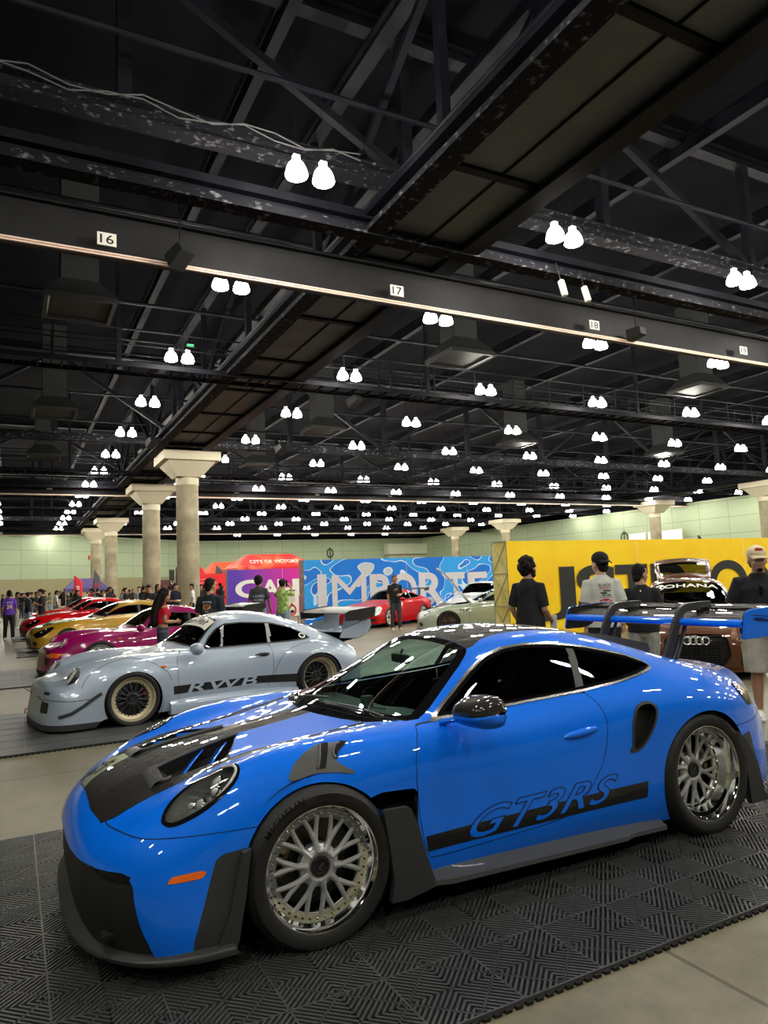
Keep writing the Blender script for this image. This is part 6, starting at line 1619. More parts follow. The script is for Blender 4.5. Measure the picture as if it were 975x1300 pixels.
def build_gt(name, loc, yaw, col_m, label, lip, face, sx=1., sz=1., sy=1., bonnet_open=None, roof_m=None, lamps='dark', wing=False, style='five', hood_m=None, zdlo=None, louvre=False, txt=None, glass=None, cat='car'):
    root = empty(name, loc, yaw, label, cat); net = [[(x*sx if x < 0 else x, y*sy, z*sz) for x,y,z in r] for r in GT_NET]
    T = lambda P: [(x*sx if x < 0 else x, z*sz) for x,z in P]; U = lambda P: [(x*sx if x < 0 else x, y*sy) for x,y in P]
    S = Shell(root, net, 5, 5); wb = -2.55*sx; AR = ((0,.30,.345),(wb,.30,.35)); S.arches(AR)
    gt = sgn_region([(0,.18),(.40,.18),(.48,.22),(.44,.36),(.36,.40),(0,.40)], 0, (1,2), lambda co: co.x > .6); S.grab('front_grille', cut(S.bm, gt), M_BLK, -.012)
    for k, g in S.sides([(.78,.40),(.83,.50),(.74,.58),(.55,.655),(.38,.70),(.36,.64),(.48,.55),(.62,.46)], lambda co: abs(co.y) > .52*sy and co.z > .3):
        fs = cut(S.bm, g); hl = S.grab('headlamp', fs, M_GLOSSBLK if lamps == 'dark' else mat('lamp_frost',(.62,.64,.62),.12,.1,1.), .003)
        p = MB(); 
        for q, (x, z) in enumerate(((.66,.54),(.55,.60))):
            c = conform(S.bv, [(x,z*sz)], k, .004)[0]; p.ell(c, (.035,.03,.035), 12, 8)
        p.build('projector_lamp', M_CHROME, hl, True)
    for k, g in S.sides([(.60,.215),(.74,.21),(.77,.27),(.72,.33),(.60,.32)], lambda co: co.x > .5 and abs(co.y) > .45, (1,2)): S.grab('fog_lamp', cut(S.bm, g), M_BLK, -.008)
    S.side_glass(T(GT_DLO), [T([(-1.96,1.16),(-1.90,1.16),(-1.87,.82),(-1.94,.82)])], glass or M_TINT, M_BLK, .016, .75*sz)
    S.top_glass('windscreen', U(GT_WS), M_TINT, .76*sz, .03, M_BLK); S.top_glass('rear_window', U(GT_RW), M_LIMO, .9*sz, .03)
    for k, g in S.sides(T([(-.62,.70),(-.64,.80),(-.85,.832),(-1.6,.865),(-1.93,.878),(-2.0,.75),(-1.99,.50),(-1.90,.26),(-1.7,.225),(-.70,.225),(-.62,.30)]), lambda co: abs(co.y) > .5 and co.z < .9*sz):
        fi, gp = panel(S.bm, g, .003); d = S.grab('door', fi, col_m); S.grab('door_shut_line', gp, M_GAP, -.002)
        h = MB(); h.tube(conform(S.bv, T([(-1.68,.70),(-1.76,.705),(-1.84,.70)]), k, .012), .014, 8, flat=.7); h.build('door_handle', col_m if not txt else M_BLK, d, True)
    hp = mirror_poly(U([(.70,0),(.69,.30),(.62,.50),(.4,.56),(0,.585),(-.4,.60),(-.70,.60),(-.70,0)])); hf = poly_sdf(hp); gh = lambda co: FAR if co.z < .5 or co.x < -.8 or co.x > .8 else hf(co.x,co.y)
    fi, gp = panel(S.bm, gh, .003); S.grab('bonnet_shut_line', gp, M_GAP, -.002)
    vs, ns, fs = take(S.bm, [f for f in fi if f.is_valid])
    bn = skin_obj('bonnet', (vs,ns,fs), hood_m or col_m, root, .001)
    if bonnet_open:
        md = bn.modifiers.new('t','SOLIDIFY'); md.thickness = .03; md.offset = -1
        piv = Vector((-.70*sx,0,.85*sz)); bn.matrix_local = Matrix.Translation(piv) @ Matrix.Rotation(bonnet_open,4,'Y') @ Matrix.Translation(-piv)
        e = MB(); e.box((.05,0,.52),(1.05,1.0,.24)); e.bbox((.05,.05,.70),(.5,.42,.16),.03); e.bbox((-.1,-.36,.68),(.3,.2,.14),.03); e.lathe([(.001,.06),(.07,.06),(.08,0)],'Z',14,0,c=(.35,.35,.64)); e.tube([(.45,-.4,.68),(.1,-.2,.80),(-.3,.0,.76)],.035,8)
        e.build('engine', mat('engine_grey',(.16,.16,.165),.4,.5), root, True)
        st = MB(); st.tube([(.45,.52*sy,.70),(-.38,.50*sy,1.25)],.008,6); st.build('bonnet_stay', M_TRIM, root)
    elif louvre:
        for k in (1,-1):
            l = MB()
            for q in range(2):
                x = .25-.45*q; z = S.bv.ray_cast(Vector((x,k*.3,2)),Vector((0,0,-1)))[0].z
                l.prism([(x+.14,k*.16),(x+.10,k*.44),(x-.12,k*.46),(x-.06,k*.16)], z+.004, z+.012, 'Z', 0)
            l.build('bonnet_vent', M_BLK, bn)
    if roof_m:
        rp = poly_sdf(mirror_poly(U([(-1.46,0),(-1.45,.44),(-1.6,.455),(-2.2,.46),(-2.33,.42),(-2.33,0)]))); gr = lambda co: FAR if co.z < 1.0*sz else rp(co.x,co.y)
        S.grab('roof', cut(S.bm, gr), roof_m)
    S.body(col_m); mirrors(root, -.95*sx, .78*sy, .90*sz, M_BLK if hood_m else col_m, 1.15, False); S.wells(AR, .4, .85*sy); S.undertray(-3.3*sx,.6); car_cabin(root, -.85*sx, -2.2*sx, .84*sz, .60)
    sp = MB(); rows = []
    for y in [-.84+.14*i for i in range(13)]:
        x = .90-.30*(abs(y)/.84)**3.; rows.append([Vector((x-.2,y*sy,.13)),Vector((x+.03,y*sy,.11)),Vector((x+.03,y*sy,.125)),Vector((x-.2,y*sy,.15))])
    sp.grid(rows,0); sp.build('front_splitter', M_SATIN if not lamps == 'gold' else col_m, root, True, sharp=30)
    for k in (1,-1):
        sk = MB(); sk.prism([(-.40,.13),(-.40,.20),(wb+.40,.19),(wb+.40,.12)], k*.80*sy, k*.885*sy, 'Y', 0); sk.build('side_skirt', col_m, root)
        t = MB(); t.bbox((-3.46*sx,k*.62*sy,.70*sz),(.07,.28,.14),.02); t.build('tail_lamp', M_REDL, root)
    if wing:
        w = MB(); rows = []
        for i in range(11):
            y = -.74+1.48*i/10; rows.append([Vector((-3.02*sx,y,1.20)),Vector((-3.10*sx,y,1.225)),Vector((-3.34*sx,y,1.245)),Vector((-3.34*sx,y,1.232)),Vector((-3.10*sx,y,1.195)),Vector((-3.02*sx,y,1.20))])
        w.grid(rows,0); wg = w.build('rear_wing', M_BLK, root, True, sharp=40)
        for k in (1,-1):
            p = MB(); p.prism([(-3.0*sx,1.12),(-2.98*sx,1.24),(-3.38*sx,1.27),(-3.36*sx,1.14)], k*.74, k*.752, 'Y', 0); p.build('wing_end_plate', M_BLK, wg)
            p = MB(); p.bar((-3.18*sx,k*.42,.90),(-3.20*sx,k*.42,1.21),.10,.02); p.build('wing_strut', M_BLK, wg)
    if txt:
        for k in (1,-1):
            d = MB(); tv, tf = fit_text(txt, .30, .075, .01, .2); d.add(conform(S.bv, [(-.32-v.x if k > 0 else -.62+v.x, .60*sz+v.y) for v in tv], k, .004), tf, 0); d.build('fender_lettering', M_BLACKINK, root, fixn=False)
    for k in (1,-1):
        build_wheel('front_wheel', root, .325, .24, .25, .05, (0, k*.875*sy, .325), k, 5 if style == 'five' else 10, lip, face, M_BLK, style=style, low=True, bolts=False)
        build_wheel('rear_wheel', root, .33, .26, .25, .07, (wb, k*.882*sy, .33), k, 5 if style == 'five' else 10, lip, face, M_BLK, style=style, low=True, bolts=False, rot=.3)
    return root

def build_hatch():
    """brown fastback seen from the front with its tailgate raised"""
    br = paint('brown_paint', (.10,.034,.012), .35, metal=.1, spec=.2)
    root = empty('hatchback_car', (-7.97,-3.57,0), radians(41), 'brown fastback with raised tailgate and four ring badge facing the camera', 'car')
    net = []
    for r in GT_NET:
        net.append([((x*1.13 if x < -.5 else x), y*1.07, (z if z < .3 else .3+(z-.3)*1.16)) for x,y,z in r])
    X = lambda x: x*1.13 if x < -.5 else x
    Z = lambda z: z if z < .3 else .3+(z-.3)*1.16
    S = Shell(root, net, 5, 5); AR = ((0,.34,.37),(-2.92,.34,.37)); S.arches(AR)
    gt = sgn_region([(0,.20),(.34,.20),(.44,.34),(.41,.56),(.34,.625),(0,.635)], 0, (1,2), lambda co: co.x > .5)
    cut(S.bm, gt); cut(S.bm, lv(gt,.022)); a = []; b_ = []
    for f in S.bm.faces:
        d = gt(f.calc_center_median())
        if d < -.022: a.append(f)
        elif d < 0: b_.append(f)
    gr = S.grab('front_grille', a, M_DARK, -.02); S.grab('grille_frame', b_, M_GLOSSBLK, .006)
    m = MB()
    for i in range(13):
        z = .24+.031*i; w = .30+.08*min(1,(z-.2)/.16) if z < .40 else .40-.05*max(0,(z-.5)/.1)
        m.tube([(.93-.10*(abs(y)/.45)**2-.25*max(0,z-.50),y,z) for y in [-w+2*w*q/12 for q in range(13)]],.005,5)
    for i in range(-6,7): m.tube([(.925-.10*(abs(i*.062)/.45)**2-.25*max(0,z-.50),i*.062,z) for z in (.24,.34,.44,.54,.61)],.004,5)
    m.build('grille_mesh', M_BLK, gr)
    rg = MB()
    for q in range(4):
        M = Matrix.Translation((.945,-.117+.078*q,.555)) @ Matrix.Rotation(radians(80),4,'Y'); rg.bm(_torus(.050,.0085,28,8), 0, M)
    rg.build('ring_badge', mat('badge_chrome',(.8,.8,.8),.25,.7), root, True)
    for k, g in S.sides([(.50,.53),(.83,.56),(.86,.66),(.70,.685),(.50,.635)], lambda co: co.x > .3, (1,2)):
        hl = S.grab('headlamp', cut(S.bm, g), mat('lamp_smoke',(.10,.10,.11),.08,.2,1.), .003)
        p = MB(); p.tube([(.80,k*.55,.56),(.745,k*.66,.575),(.66,k*.78,.60)],.012,6); p.ell((.73,k*.66,.625),(.02,.05,.025),12,8); p.build('light_strip', M_CHROME, hl, True)
    for k, g in S.sides([(.54,.20),(.80,.21),(.84,.34),(.76,.44),(.56,.38)], lambda co: co.x > .3, (1,2)): S.grab('side_air_intake', cut(S.bm, g), M_BLK, -.02)
    dlo = [(X(x),Z(z)) for x,z in GT_DLO]
    S.side_glass(dlo, [[(X(-1.96),Z(1.16)),(X(-1.90),Z(1.16)),(X(-1.87),Z(.82)),(X(-1.94),Z(.82))]], M_TINT, M_BLK, .018, .85)
    S.top_glass('windscreen', [(X(x),y*1.07) for x,y in GT_WS], window_glass('smoked_glass', (.06,.075,.075)), .85, .03)
    hole = poly_sdf(mirror_poly([(-2.68,0),(-2.68,.44),(-2.9,.52),(-3.3,.52),(-3.42,.46),(-3.42,0)])); bmesh.ops.delete(S.bm, geom=cut(S.bm, lambda co: FAR if co.z < .95 or co.x > -2.5 or co.x < -3.6 else hole(co.x,co.y)), context='FACES')
    hp = mirror_poly([(.70,0),(.69,.30),(.62,.52),(.4,.58),(0,.60),(-.4,.62),(-.76,.62),(-.76,0)]); hf = poly_sdf(hp); gh = lambda co: FAR if co.z < .5 or co.x < -.85 or co.x > .8 else hf(co.x,co.y)
    fi, gp = panel(S.bm, gh, .003); S.grab('bonnet_shut_line', gp, M_GAP, -.002); S.grab('bonnet', fi, br, .001)
    S.body(br); mirrors(root, -1.02, .86, 1.0, br, 1.3); S.wells(AR,.4,.9); S.undertray(-3.6,.6); car_cabin(root, -.95, -2.6, .95)
    # raised tailgate: frame with glass, hinged at the rear of the roof
    def gate(u, v): 
        x = -2.66-.98*u; z = 1.405+.30*sin(u*1.25)+.06*u; y = v*(.46+.10*u-.05*u*u); return Vector((x, y, z-.05*v*v))
    fr = MB(); gl = MB()
    N_ = 12
    for i in range(N_):
        for j in range(N_):
            u0,u1 = i/N_,(i+1)/N_; v0,v1 = -1+2*j/N_,-1+2*(j+1)/N_
            inner = .14 < (u0+u1)/2 < .74 and abs((v0+v1)/2) < .80
            (gl if inner else fr).add([gate(u0,v0),gate(u0,v1),gate(u1,v1),gate(u1,v0)],[(0,1,2,3)],0)
    tg = fr.build('tailgate', br, root, True, merge=.001, sharp=180); md = tg.modifiers.new('t','SOLIDIFY'); md.thickness = .045
    o = gl.build('tailgate_glass', M_TINT, tg, True, merge=.001, sharp=180, fixn=False)
    sp = MB(); sp.grid([[gate(.98,v)+Vector((dx,0,dz)) for dx,dz in ((0,0),(-.10,.03),(-.10,.01),(0,-.04))] for v in [-1+.2*i for i in range(11)]],0); sp.build('tailgate_spoiler', br, tg, True)
    for k in (1,-1):
        g = MB(); g.tube([(-3.35,k*.50,1.08),(-3.25,k*.50,1.56)],.012,6); g.build('gas_strut', M_BLK, root)
    # screen lettering
    tv, tf = fit_text('ROHANA', .98, .085, .015); t = MB(); q = []
    for v in tv:
        y = -.49+v.x; x = -1.50+(.085-v.y)*1.45; q.append(Vector((x,y,S.bv.ray_cast(Vector((x,y,2.2)),Vector((0,0,-1)))[0].z+.008)))
    t.add(q, tf, 0)
    ring = []
    for a in range(25):
        y = -.43+.075*cos(2*pi*a/24); x = -1.44+.085*sin(2*pi*a/24); ring.append(Vector((x,y,S.bv.ray_cast(Vector((x,y,2.2)),Vector((0,0,-1)))[0].z+.010)))
    t.tube(ring,.007,5); t.build('windscreen_lettering', M_WHITEP, root, fixn=False)
    for k in (1,-1):
        build_wheel('front_wheel', root, .36, .27, .28, .05, (0,k*.925,.36), k, 10, M_BLK, M_SATIN, M_BLK, style='cross', low=True, bolts=False)
        build_wheel('rear_wheel', root, .36, .28, .28, .06, (-2.92,k*.925,.36), k, 10, M_BLK, M_SATIN, M_BLK, style='cross', low=True, bolts=False)
        sk = MB(); sk.prism([(-.42,.14),(-.42,.22),(-2.5,.22),(-2.5,.13)], k*.86, k*.935, 'Y', 0); sk.build('side_skirt', M_BLK, root)
    sp = MB(); rows = []
    for y in [-.92+.14*i for i in range(14)]:
        x = .90-.32*(abs(y)/.92)**3.; rows.append([Vector((x-.2,y,.14)),Vector((x+.04,y,.12)),Vector((x+.04,y,.135)),Vector((x-.2,y,.17))])
    sp.grid(rows,0); sp.build('front_splitter', br, root, True, sharp=30)

def build_other_cars():
    gold = mat('gold_lip', (.72,.63,.42), .3, .55); dark = mat('wheel_graphite', (.035,.035,.04), .35, .7)
    build_classic('wide_body_car', (.022,-5.774,0), radians(6.5), paint('silver_blue_paint', (.37,.445,.545), .36, .25, metal=.2, spec=.4), 'pale silver blue wide body coupe with black side stripe and whale tail', gold, dark, True, M_LIMO, 'Rauh-Welt')
    build_classic('wide_body_car', (-.25,-11.75,0), radians(6.), paint('magenta_paint', (.27,.003,.10), .3, .2, spec=.2), 'magenta wide body coupe parked between the silver and gold cars', M_CHROME, M_SILVER, False, M_TINT, None, False)
    build_gt('sports_coupe', (-.1,-18.1,0), radians(6.), paint('gold_paint', (.42,.235,.006), .3, .2, metal=.1), 'gold coupe with a black bonnet parked behind the magenta car', M_CHROME, M_SILVER, 1.0, 1.05, 1.03, lamps='dark', hood_m=M_CARBON, style='cross', glass=M_TINT)
    build_gt('sports_coupe', (.0,-24.8,0), radians(6.), paint('red_paint', (.50,.0015,.006), .4, 0., .6, spec=.05), 'red coupe with black bonnet vents, first behind the gold car', M_SILVER, M_SILVER, 1.0, 1.1, 1.03, louvre=True, style='cross')
    build_gt('sports_coupe', (-.2,-31.,0), radians(6.), MATS['red_paint'], 'second red coupe farther back, behind the first red one', M_SILVER, dark, 1.0, 1.1, 1.03, louvre=True, style='cross')
    ivory = mat('ivory_wheel', (.70,.68,.55), .35)
    build_gt('sports_coupe', (-9.8,-18.35,0), radians(31), MATS['red_paint'], 'red coupe with pale five spoke wheels in front of the blue camouflage wall', ivory, ivory, .94, 1.0, 1.0, lamps='frost', wing=True, roof_m=M_BLK, glass=M_TINT)
    build_gt('sports_coupe', (-10.3,-14.1,0), radians(-30), paint('sage_paint', (.36,.43,.33), .3, 0., spec=.3), 'sage green coupe with its bonnet raised left of the yellow wall', mat('bronze_wheel',(.12,.07,.04),.35,.8), mat('bronze_wheel',(.12,.07,.04),.35,.8), .98, 1.0, 1.0, bonnet_open=radians(-57), lamps='frost', txt='FLE', glass=M_TINT)
    build_gt('sports_coupe', (-13.26,-17.1,0), radians(40), paint('white_paint', (.72,.74,.73), .3, 0., spec=.3), 'white coupe half hidden behind the sage green car', M_SILVER, M_SILVER, 1.0, 1.12, 1.03, glass=M_LIMO)
    build_hatch()
# ---------------------------------------------------------------- people
def fuse(mb, voxel, smooth=4, name='tmp'):
    """melt overlapping closed shapes into one skin"""
    me = bpy.data.meshes.new(name); me.from_pydata([tuple(p) for p in mb.v], [], mb.f)
    bm = bmesh.new(); bm.from_mesh(me); bmesh.ops.recalc_face_normals(bm, faces=bm.faces); bm.to_mesh(me); bm.free()
    o = bpy.data.objects.new(name, me); COL.objects.link(o)
    r = o.modifiers.new('r','REMESH'); r.mode = 'VOXEL'; r.voxel_size = voxel; r.use_smooth_shade = True
    if smooth: s = o.modifiers.new('s','SMOOTH'); s.factor = .5; s.iterations = smooth
    dg = bpy.context.evaluated_depsgraph_get(); dg.update(); ev = o.evaluated_get(dg); out = bpy.data.meshes.new_from_object(ev)
    bpy.data.objects.remove(o); bpy.data.meshes.remove(me)
    out.polygons.foreach_set('use_smooth', [True]*len(out.polygons)); return out
def mesh_obj(name, me, m, parent=None):
    me.name = name; me.materials.clear(); me.materials.append(m); o = bpy.data.objects.new(name, me); COL.objects.link(o)
    if parent: o.parent = parent
    return o
def loft(mb, secs, n=20):
    """closed stack of ellipses: (x,y,z,rx,ry)"""
    vs = []; fs = []
    for x,y,z,rx,ry in secs:
        for k in range(n): a = 2*pi*k/n; vs.append((x+rx*cos(a), y+ry*sin(a), z))
    for i in range(len(secs)-1):
        for k in range(n): fs.append((i*n+k, i*n+(k+1)%n, (i+1)*n+(k+1)%n, (i+1)*n+k))
    fs += [tuple(range(n))[::-1], tuple((len(secs)-1)*n+k for k in range(n))]
    mb.add(vs, fs)
def hand(mb, w, d, side, curl=.5, s=1.):
    """palm, four unequal bent fingers and a thumb set on the side; w wrist, d forearm direction"""
    d = Vector(d).normalized(); ref = Vector((0,side,0)); p = (ref-d*ref.dot(d)).normalized()      # away from the body: back of the hand
    q = d.cross(p)*side                                                                            # towards the thumb
    c = w+d*.05*s
    mb.tube([w-d*.01, w+d*.03*s, w+d*.085*s], [.024*s,.034*s,.036*s], 10, flat=.55)
    mb.ell(c, (.03*s,.03*s,.04*s), 10, 8)
    for k, (off, ln) in enumerate(((.030,.072),(.010,.080),(-.010,.074),(-.028,.058))):
        b = w+d*.080*s+q*off*s; a1 = curl*.7; a2 = curl*1.4
        m = b+(d*cos(a1)-p*sin(a1))*ln*.5*s; e = m+(d*cos(a2)-p*sin(a2))*ln*.55*s
        mb.tube([b-d*.02, b, m, e], [.0095*s,.0098*s,.0090*s,.0075*s], 8)
    t0 = w+d*.025*s+q*.024*s; t1 = t0+(d*.6+q*.7-p*.25).normalized()*.038*s; t2 = t1+(d*.85+q*.25-p*.35).normalized()*.034*s
    mb.tube([t0-q*.012, t0, t1, t2], [.013*s,.013*s,.0110*s,.0085*s], 8)
SKIN = {}
def skin_mat(k): 
    c = {'light':(.55,.32,.21),'tan':(.42,.225,.135),'brown':(.27,.135,.08)}[k]
    return noise_col(mat('skin_'+k, c, .5), tuple(x*.92 for x in c), tuple(min(1,x*1.06) for x in c), 6, 3) if 'skin_'+k not in MATS else MATS['skin_'+k]
def cloth(name, c, c2=None, scale=5.):
    if name in MATS: return MATS[name]
    return noise_col(mat(name, c, .85, spec=.2), tuple(x*.85 for x in c), c2 or tuple(min(1,x*1.12) for x in c), scale, 4, bump=.25)
DOWN = ((-.03,.05,-.275),(.03,.045,-.52))
PHONE = ((.0,.03,-.27),(.24,-.07,-.20))
PRAY = ((.02,.02,-.27),(.24,-.10,-.28))
HIP = ((-.06,.13,-.24),(.10,.02,-.40))
UP = ((.16,.08,-.08),(.20,-.04,.14))
def person(loc, yaw, h, label, skin='tan', hair='short', hair_c=(.012,.009,.008), shirt='tee', shirt_m=None, pants='long', pants_m=None, shoe_m=None, arms=(DOWN,DOWN),
           stance=.10, step=0., turn=0., nod=0., voxel=.009, cap=None, build_=1., female=False, beard=None, group=None, lean=0., glasses=False, loose=1.):
    S = h/1.75; root_loc = loc; W = build_
    hz = 1.0
    def P(x,y,z): return Vector((x+lean*max(0,z-.9), y, z))
    sh_w = (.160 if not female else .140)*min(W,1.12); hip_w = .088*(1 if not female else 1.08)
    feet = [(step, stance), (-step, -stance)]
    body = MB()
    # head: skull, jaw, nose, ears, lips, neck
    R = Matrix.Translation(P(.012,0,1.472)) @ Matrix.Rotation(turn,4,'Z') @ Matrix.Rotation(nod,4,'Y') @ Matrix.Scale(1.10,4)
    Hm = lambda x,y,z: R @ Vector((x,y,z))
    def hell(c, r): body.ell((0,0,0), r, 20, 14, M=R @ Matrix.Translation(c))
    hell((.0,0,.150), (.094,.074,.098)); hell((.018,0,.090), (.078,.062,.078)); hell((.040,0,.052), (.050,.046,.040)); hell((.082,0,.098), (.020,.013,.020)); hell((.086,0,.092),(.014,.017,.010))
    hell((.076,0,.132), (.018,.050,.013)); hell((.076,0,.062), (.014,.024,.009)); hell((.066,.036,.088),(.020,.020,.020)); hell((.066,-.036,.088),(.020,.020,.020))
    for s in (1,-1): hell((-.004,s*.077,.108), (.018,.010,.030))
    body.tube([P(-.025,0,1.40),P(-.012,0,1.48),Hm(.0,0,.06)], [.066*min(W,1.15),.056*min(W,1.15),.054], 14)
    # trunk
    cw = W
    loft(body, [(lean*.0,0,.84,.085*cw,.135*cw),(0,0,.94,.105*cw,.155*cw),(P(0,0,1.06).x,0,1.06,.095*cw,.135*cw),(P(0,0,1.2).x,0,1.20,.105*cw,.150*cw),(P(0,0,1.33).x,0,1.33,.105*cw,.158*min(cw,1.1)),(P(0,0,1.40).x-.01,0,1.40,.078,.128*min(cw,1.1)),(P(0,0,1.45).x-.012,0,1.45,.056,.078)], 24)
    # legs
    legs = []
    for (fx, fy), s in zip(feet, (1,-1)):
        hip = Vector((0,s*hip_w,.88)); kn = Vector((fx*.55+.02,(s*hip_w+fy)/2,.485)); an = Vector((fx-.01,fy,.085)); legs.append((hip,kn,an))
        body.tube([hip+Vector((0,0,.04)), hip.lerp(kn,.3), kn+Vector((0,0,.06)), kn, kn.lerp(an,.35)+Vector((-.012,0,0)), kn.lerp(an,.75), an], [.090*W,.082*W,.060,.055,.057,.042,.038], 14)
        body.tube([an+Vector((-.045,0,-.05)), an+Vector((.03,0,-.045)), an+Vector((.13,s*.01,-.062))], [.032,.036,.024], 10)
    # arms and hands
    arms_pts = []
    for s, (e, w) in zip((1,-1), arms):
        shd = P(-.005, s*sh_w, 1.385); el = shd+Vector((e[0],s*e[1],e[2])); wr = shd+Vector((w[0],s*w[1],w[2])); arms_pts.append((shd,el,wr))
        k = min(W,1.2)
        body.tube([shd+Vector((0,-s*.05,.0)), shd, shd.lerp(el,.4), el, el.lerp(wr,.3), wr], [.052*k,.056*k,.047*k,.038*k,.039*k,.026], 12)
        hand(body, wr, wr-el, s, .55 if e == DOWN[0] else .9)
    for i in range(len(body.v)): body.v[i] = body.v[i]*S
    me = fuse(body, voxel*S, 3)
    root = mesh_obj('person', me, skin_mat(skin)); root.location = loc; root.rotation_euler = (0,0,yaw); tag(root, label, 'person', group)
    bvh = None
    def add(name, mb, m, vx=None, sm=4):
        for i in range(len(mb.v)): mb.v[i] = mb.v[i]*S
        return mesh_obj(name, fuse(mb, (vx or voxel)*S, sm), m, root)
    # clothes
    if shirt:
        t = MB(); L_ = loose; bt = .86 if shirt != 'crop' else 1.08
        secs = [(0,0,bt,.125*cw*L_,.178*cw*L_)] if bt < 1 else [(P(0,0,bt).x,0,bt,.110*cw,.150*cw)]
        if bt < 1: secs += [(0,0,.96,.125*cw*L_,.175*cw*L_),(P(0,0,1.08).x,0,1.08,.118*cw*L_,.160*cw*L_)]
        secs += [(P(0,0,1.2).x,0,1.20,.120*cw,.162*cw),(P(0,0,1.32).x,0,1.32,.118*cw,.172*min(cw,1.12)),(P(0,0,1.385).x-.01,0,1.385,.098,.152*min(cw,1.1)),(P(0,0,1.435).x-.012,0,1.435,.078,.108),(P(0,0,1.475).x-.012,0,1.478,.062,.068)]
        loft(t, secs, 28)
        for s, (shd, el, wr) in zip((1,-1), arms_pts):
            k = min(W,1.2)
            if shirt == 'long': pts = [shd+Vector((0,-s*.06,0)), shd, shd.lerp(el,.5), el, el.lerp(wr,.5), el.lerp(wr,.93)]; rr = [.06*k,.070*k,.062*k,.052*k,.050*k,.040]
            elif shirt == 'crop': pts = [shd+Vector((0,-s*.06,-.03)), shd+Vector((0,0,-.02)), shd.lerp(el,.55)]; rr = [.055,.060,.052]
            else: pts = [shd+Vector((0,-s*.06,0)), shd, shd.lerp(el,.45), shd.lerp(el,.86)]; rr = [.06*k,.072*k,.069*k*L_,.066*k*L_]
            t.tube(pts, [q*.90 for q in rr], 14)
        if female and shirt == 'crop':
            for s in (1,-1): t.ell((.085,s*.065,1.25), (.05,.06,.06), 12, 10)
        sh = add('shirt', t, shirt_m)
    p = MB()
    for hip, kn, an in legs:
        end = {'long':an+Vector((0,0,-.02)), 'shorts':kn+Vector((0,0,-.015))}[pants]; wide = 1.0 if pants == 'long' else 1.22
        if pants == 'long': p.tube([hip+Vector((0,0,.06)), hip.lerp(kn,.35), kn, kn.lerp(an,.5), end], [.102*W,.096*W,.072,.066,.064], 14)
        else: p.tube([hip+Vector((0,0,.06)), hip.lerp(kn,.4), end], [.104*W,.110*W,.098*W], 14)
    loft(p, [(0,0,.80,.09*W,.12*W),(0,0,.90,.118*W,.165*W),(0,0,1.0 if shirt != 'crop' else 1.02,.108*W,.150*W)], 24)
    add('trousers' if pants == 'long' else 'shorts', p, pants_m)
    for hip, kn, an in legs:
        b = MB(); s = 1 if an.y > 0 else -1
        b.tube([an+Vector((-.055,0,-.045)), an+Vector((-.02,0,-.03)), an+Vector((.06,s*.004,-.042)), an+Vector((.15,s*.012,-.056))], [.040,.046,.043,.030], 12)
        b.box((an.x+.045,an.y+s*.006,.012), (.25,.085,.024)); b.tube([an+Vector((-.005,0,-.03)), an+Vector((-.005,0,.03))], [.044,.042], 12)
        add('shoe', b, shoe_m or MATS['cloth_white'], .008, 2)
        if pants == 'shorts':
            k = MB(); k.tube([an+Vector((-.005,0,.0)), an+Vector((-.008,0,.14))], [.045,.047], 12); add('sock', k, MATS['cloth_white'], .009, 2)
    # hair, cap, face
    hm = mat('hair_%d' % int(hair_c[0]*1000), hair_c, .7, spec=.15)
    if hair:
        t = MB()
        def he(c, r): t.ell((0,0,0), r, 18, 12, M=R @ Matrix.Translation(c))
        if hair == 'curly':
            rnd = random.Random(5)
            for k in range(90):
                a = rnd.uniform(0,2*pi); b = rnd.uniform(-.9,pi/2); x, y, z = .088*cos(b)*cos(a)-.022, .080*cos(b)*sin(a), .148+.094*sin(b)
                if x > .045 and z < .215 or x > .0 and z < .10: continue
                r_ = rnd.uniform(.018,.026); he((x,y,z), (r_,r_,r_))
            he((-.022,0,.150), (.088,.079,.096)); he((-.048,0,.09), (.054,.068,.066))
        elif hair == 'long':
            he((-.012,0,.158), (.098,.083,.104)); 
            for y in (-.06,-.03,0,.03,.06): t.tube([Hm(-.06,y,.16),Hm(-.105,y*1.15,.02),Hm(-.125,y*1.35,-.14),Hm(-.115,y*1.4,-.32),Hm(-.10,y*1.2,-.43)], [.045,.046,.048,.042,.018], 10)
            for s in (1,-1): t.tube([Hm(.0,s*.075,.15),Hm(-.02,s*.088,.04),Hm(-.05,s*.10,-.12)], [.026,.030,.026], 8)
        elif hair == 'bun':
            he((-.012,0,.158), (.098,.082,.102)); he((-.11,0,.19),(.045,.05,.045))
        else:
            he((-.016,0,.160), (.094,.079,.098))
            if hair == 'short': he((.03,0,.205), (.058,.062,.040))
            he((-.055,0,.085), (.046,.062,.055))
        o = add('hair', t, hm, .010 if voxel < .012 else voxel, 2)
        if voxel < .012:
            md = o.modifiers.new('d','DISPLACE'); tx = bpy.data.textures.new('strands','CLOUDS'); tx.noise_scale = .018; md.texture = tx; md.strength = .010; md.mid_level = .5
    if cap:
        t = MB(); t.ell((0,0,0), (.104,.086,.080), 24, 14, M=R @ Matrix.Translation((-.006,0,.182)))
        t.ell((0,0,0), (.092,.080,.052), 20, 10, M=R @ Matrix.Translation((-.02,0,.155)))
        c = add('cap', t, cap[0], .008, 2)
        b = MB(); rows = []
        sgn_ = -1 if len(cap) > 2 and cap[2] == 'back' else 1
        for i in range(13):
            a = -1.05+2.1*i/12; rows.append([R @ Vector((sgn_*(.085*cos(a*.9)+q*cos(a*.75)*.075)-.006, .084*sin(a)*(1-.10*q), .166-.028*q-.012*abs(a)**2*q)) for q in (0,.35,.7,1)])
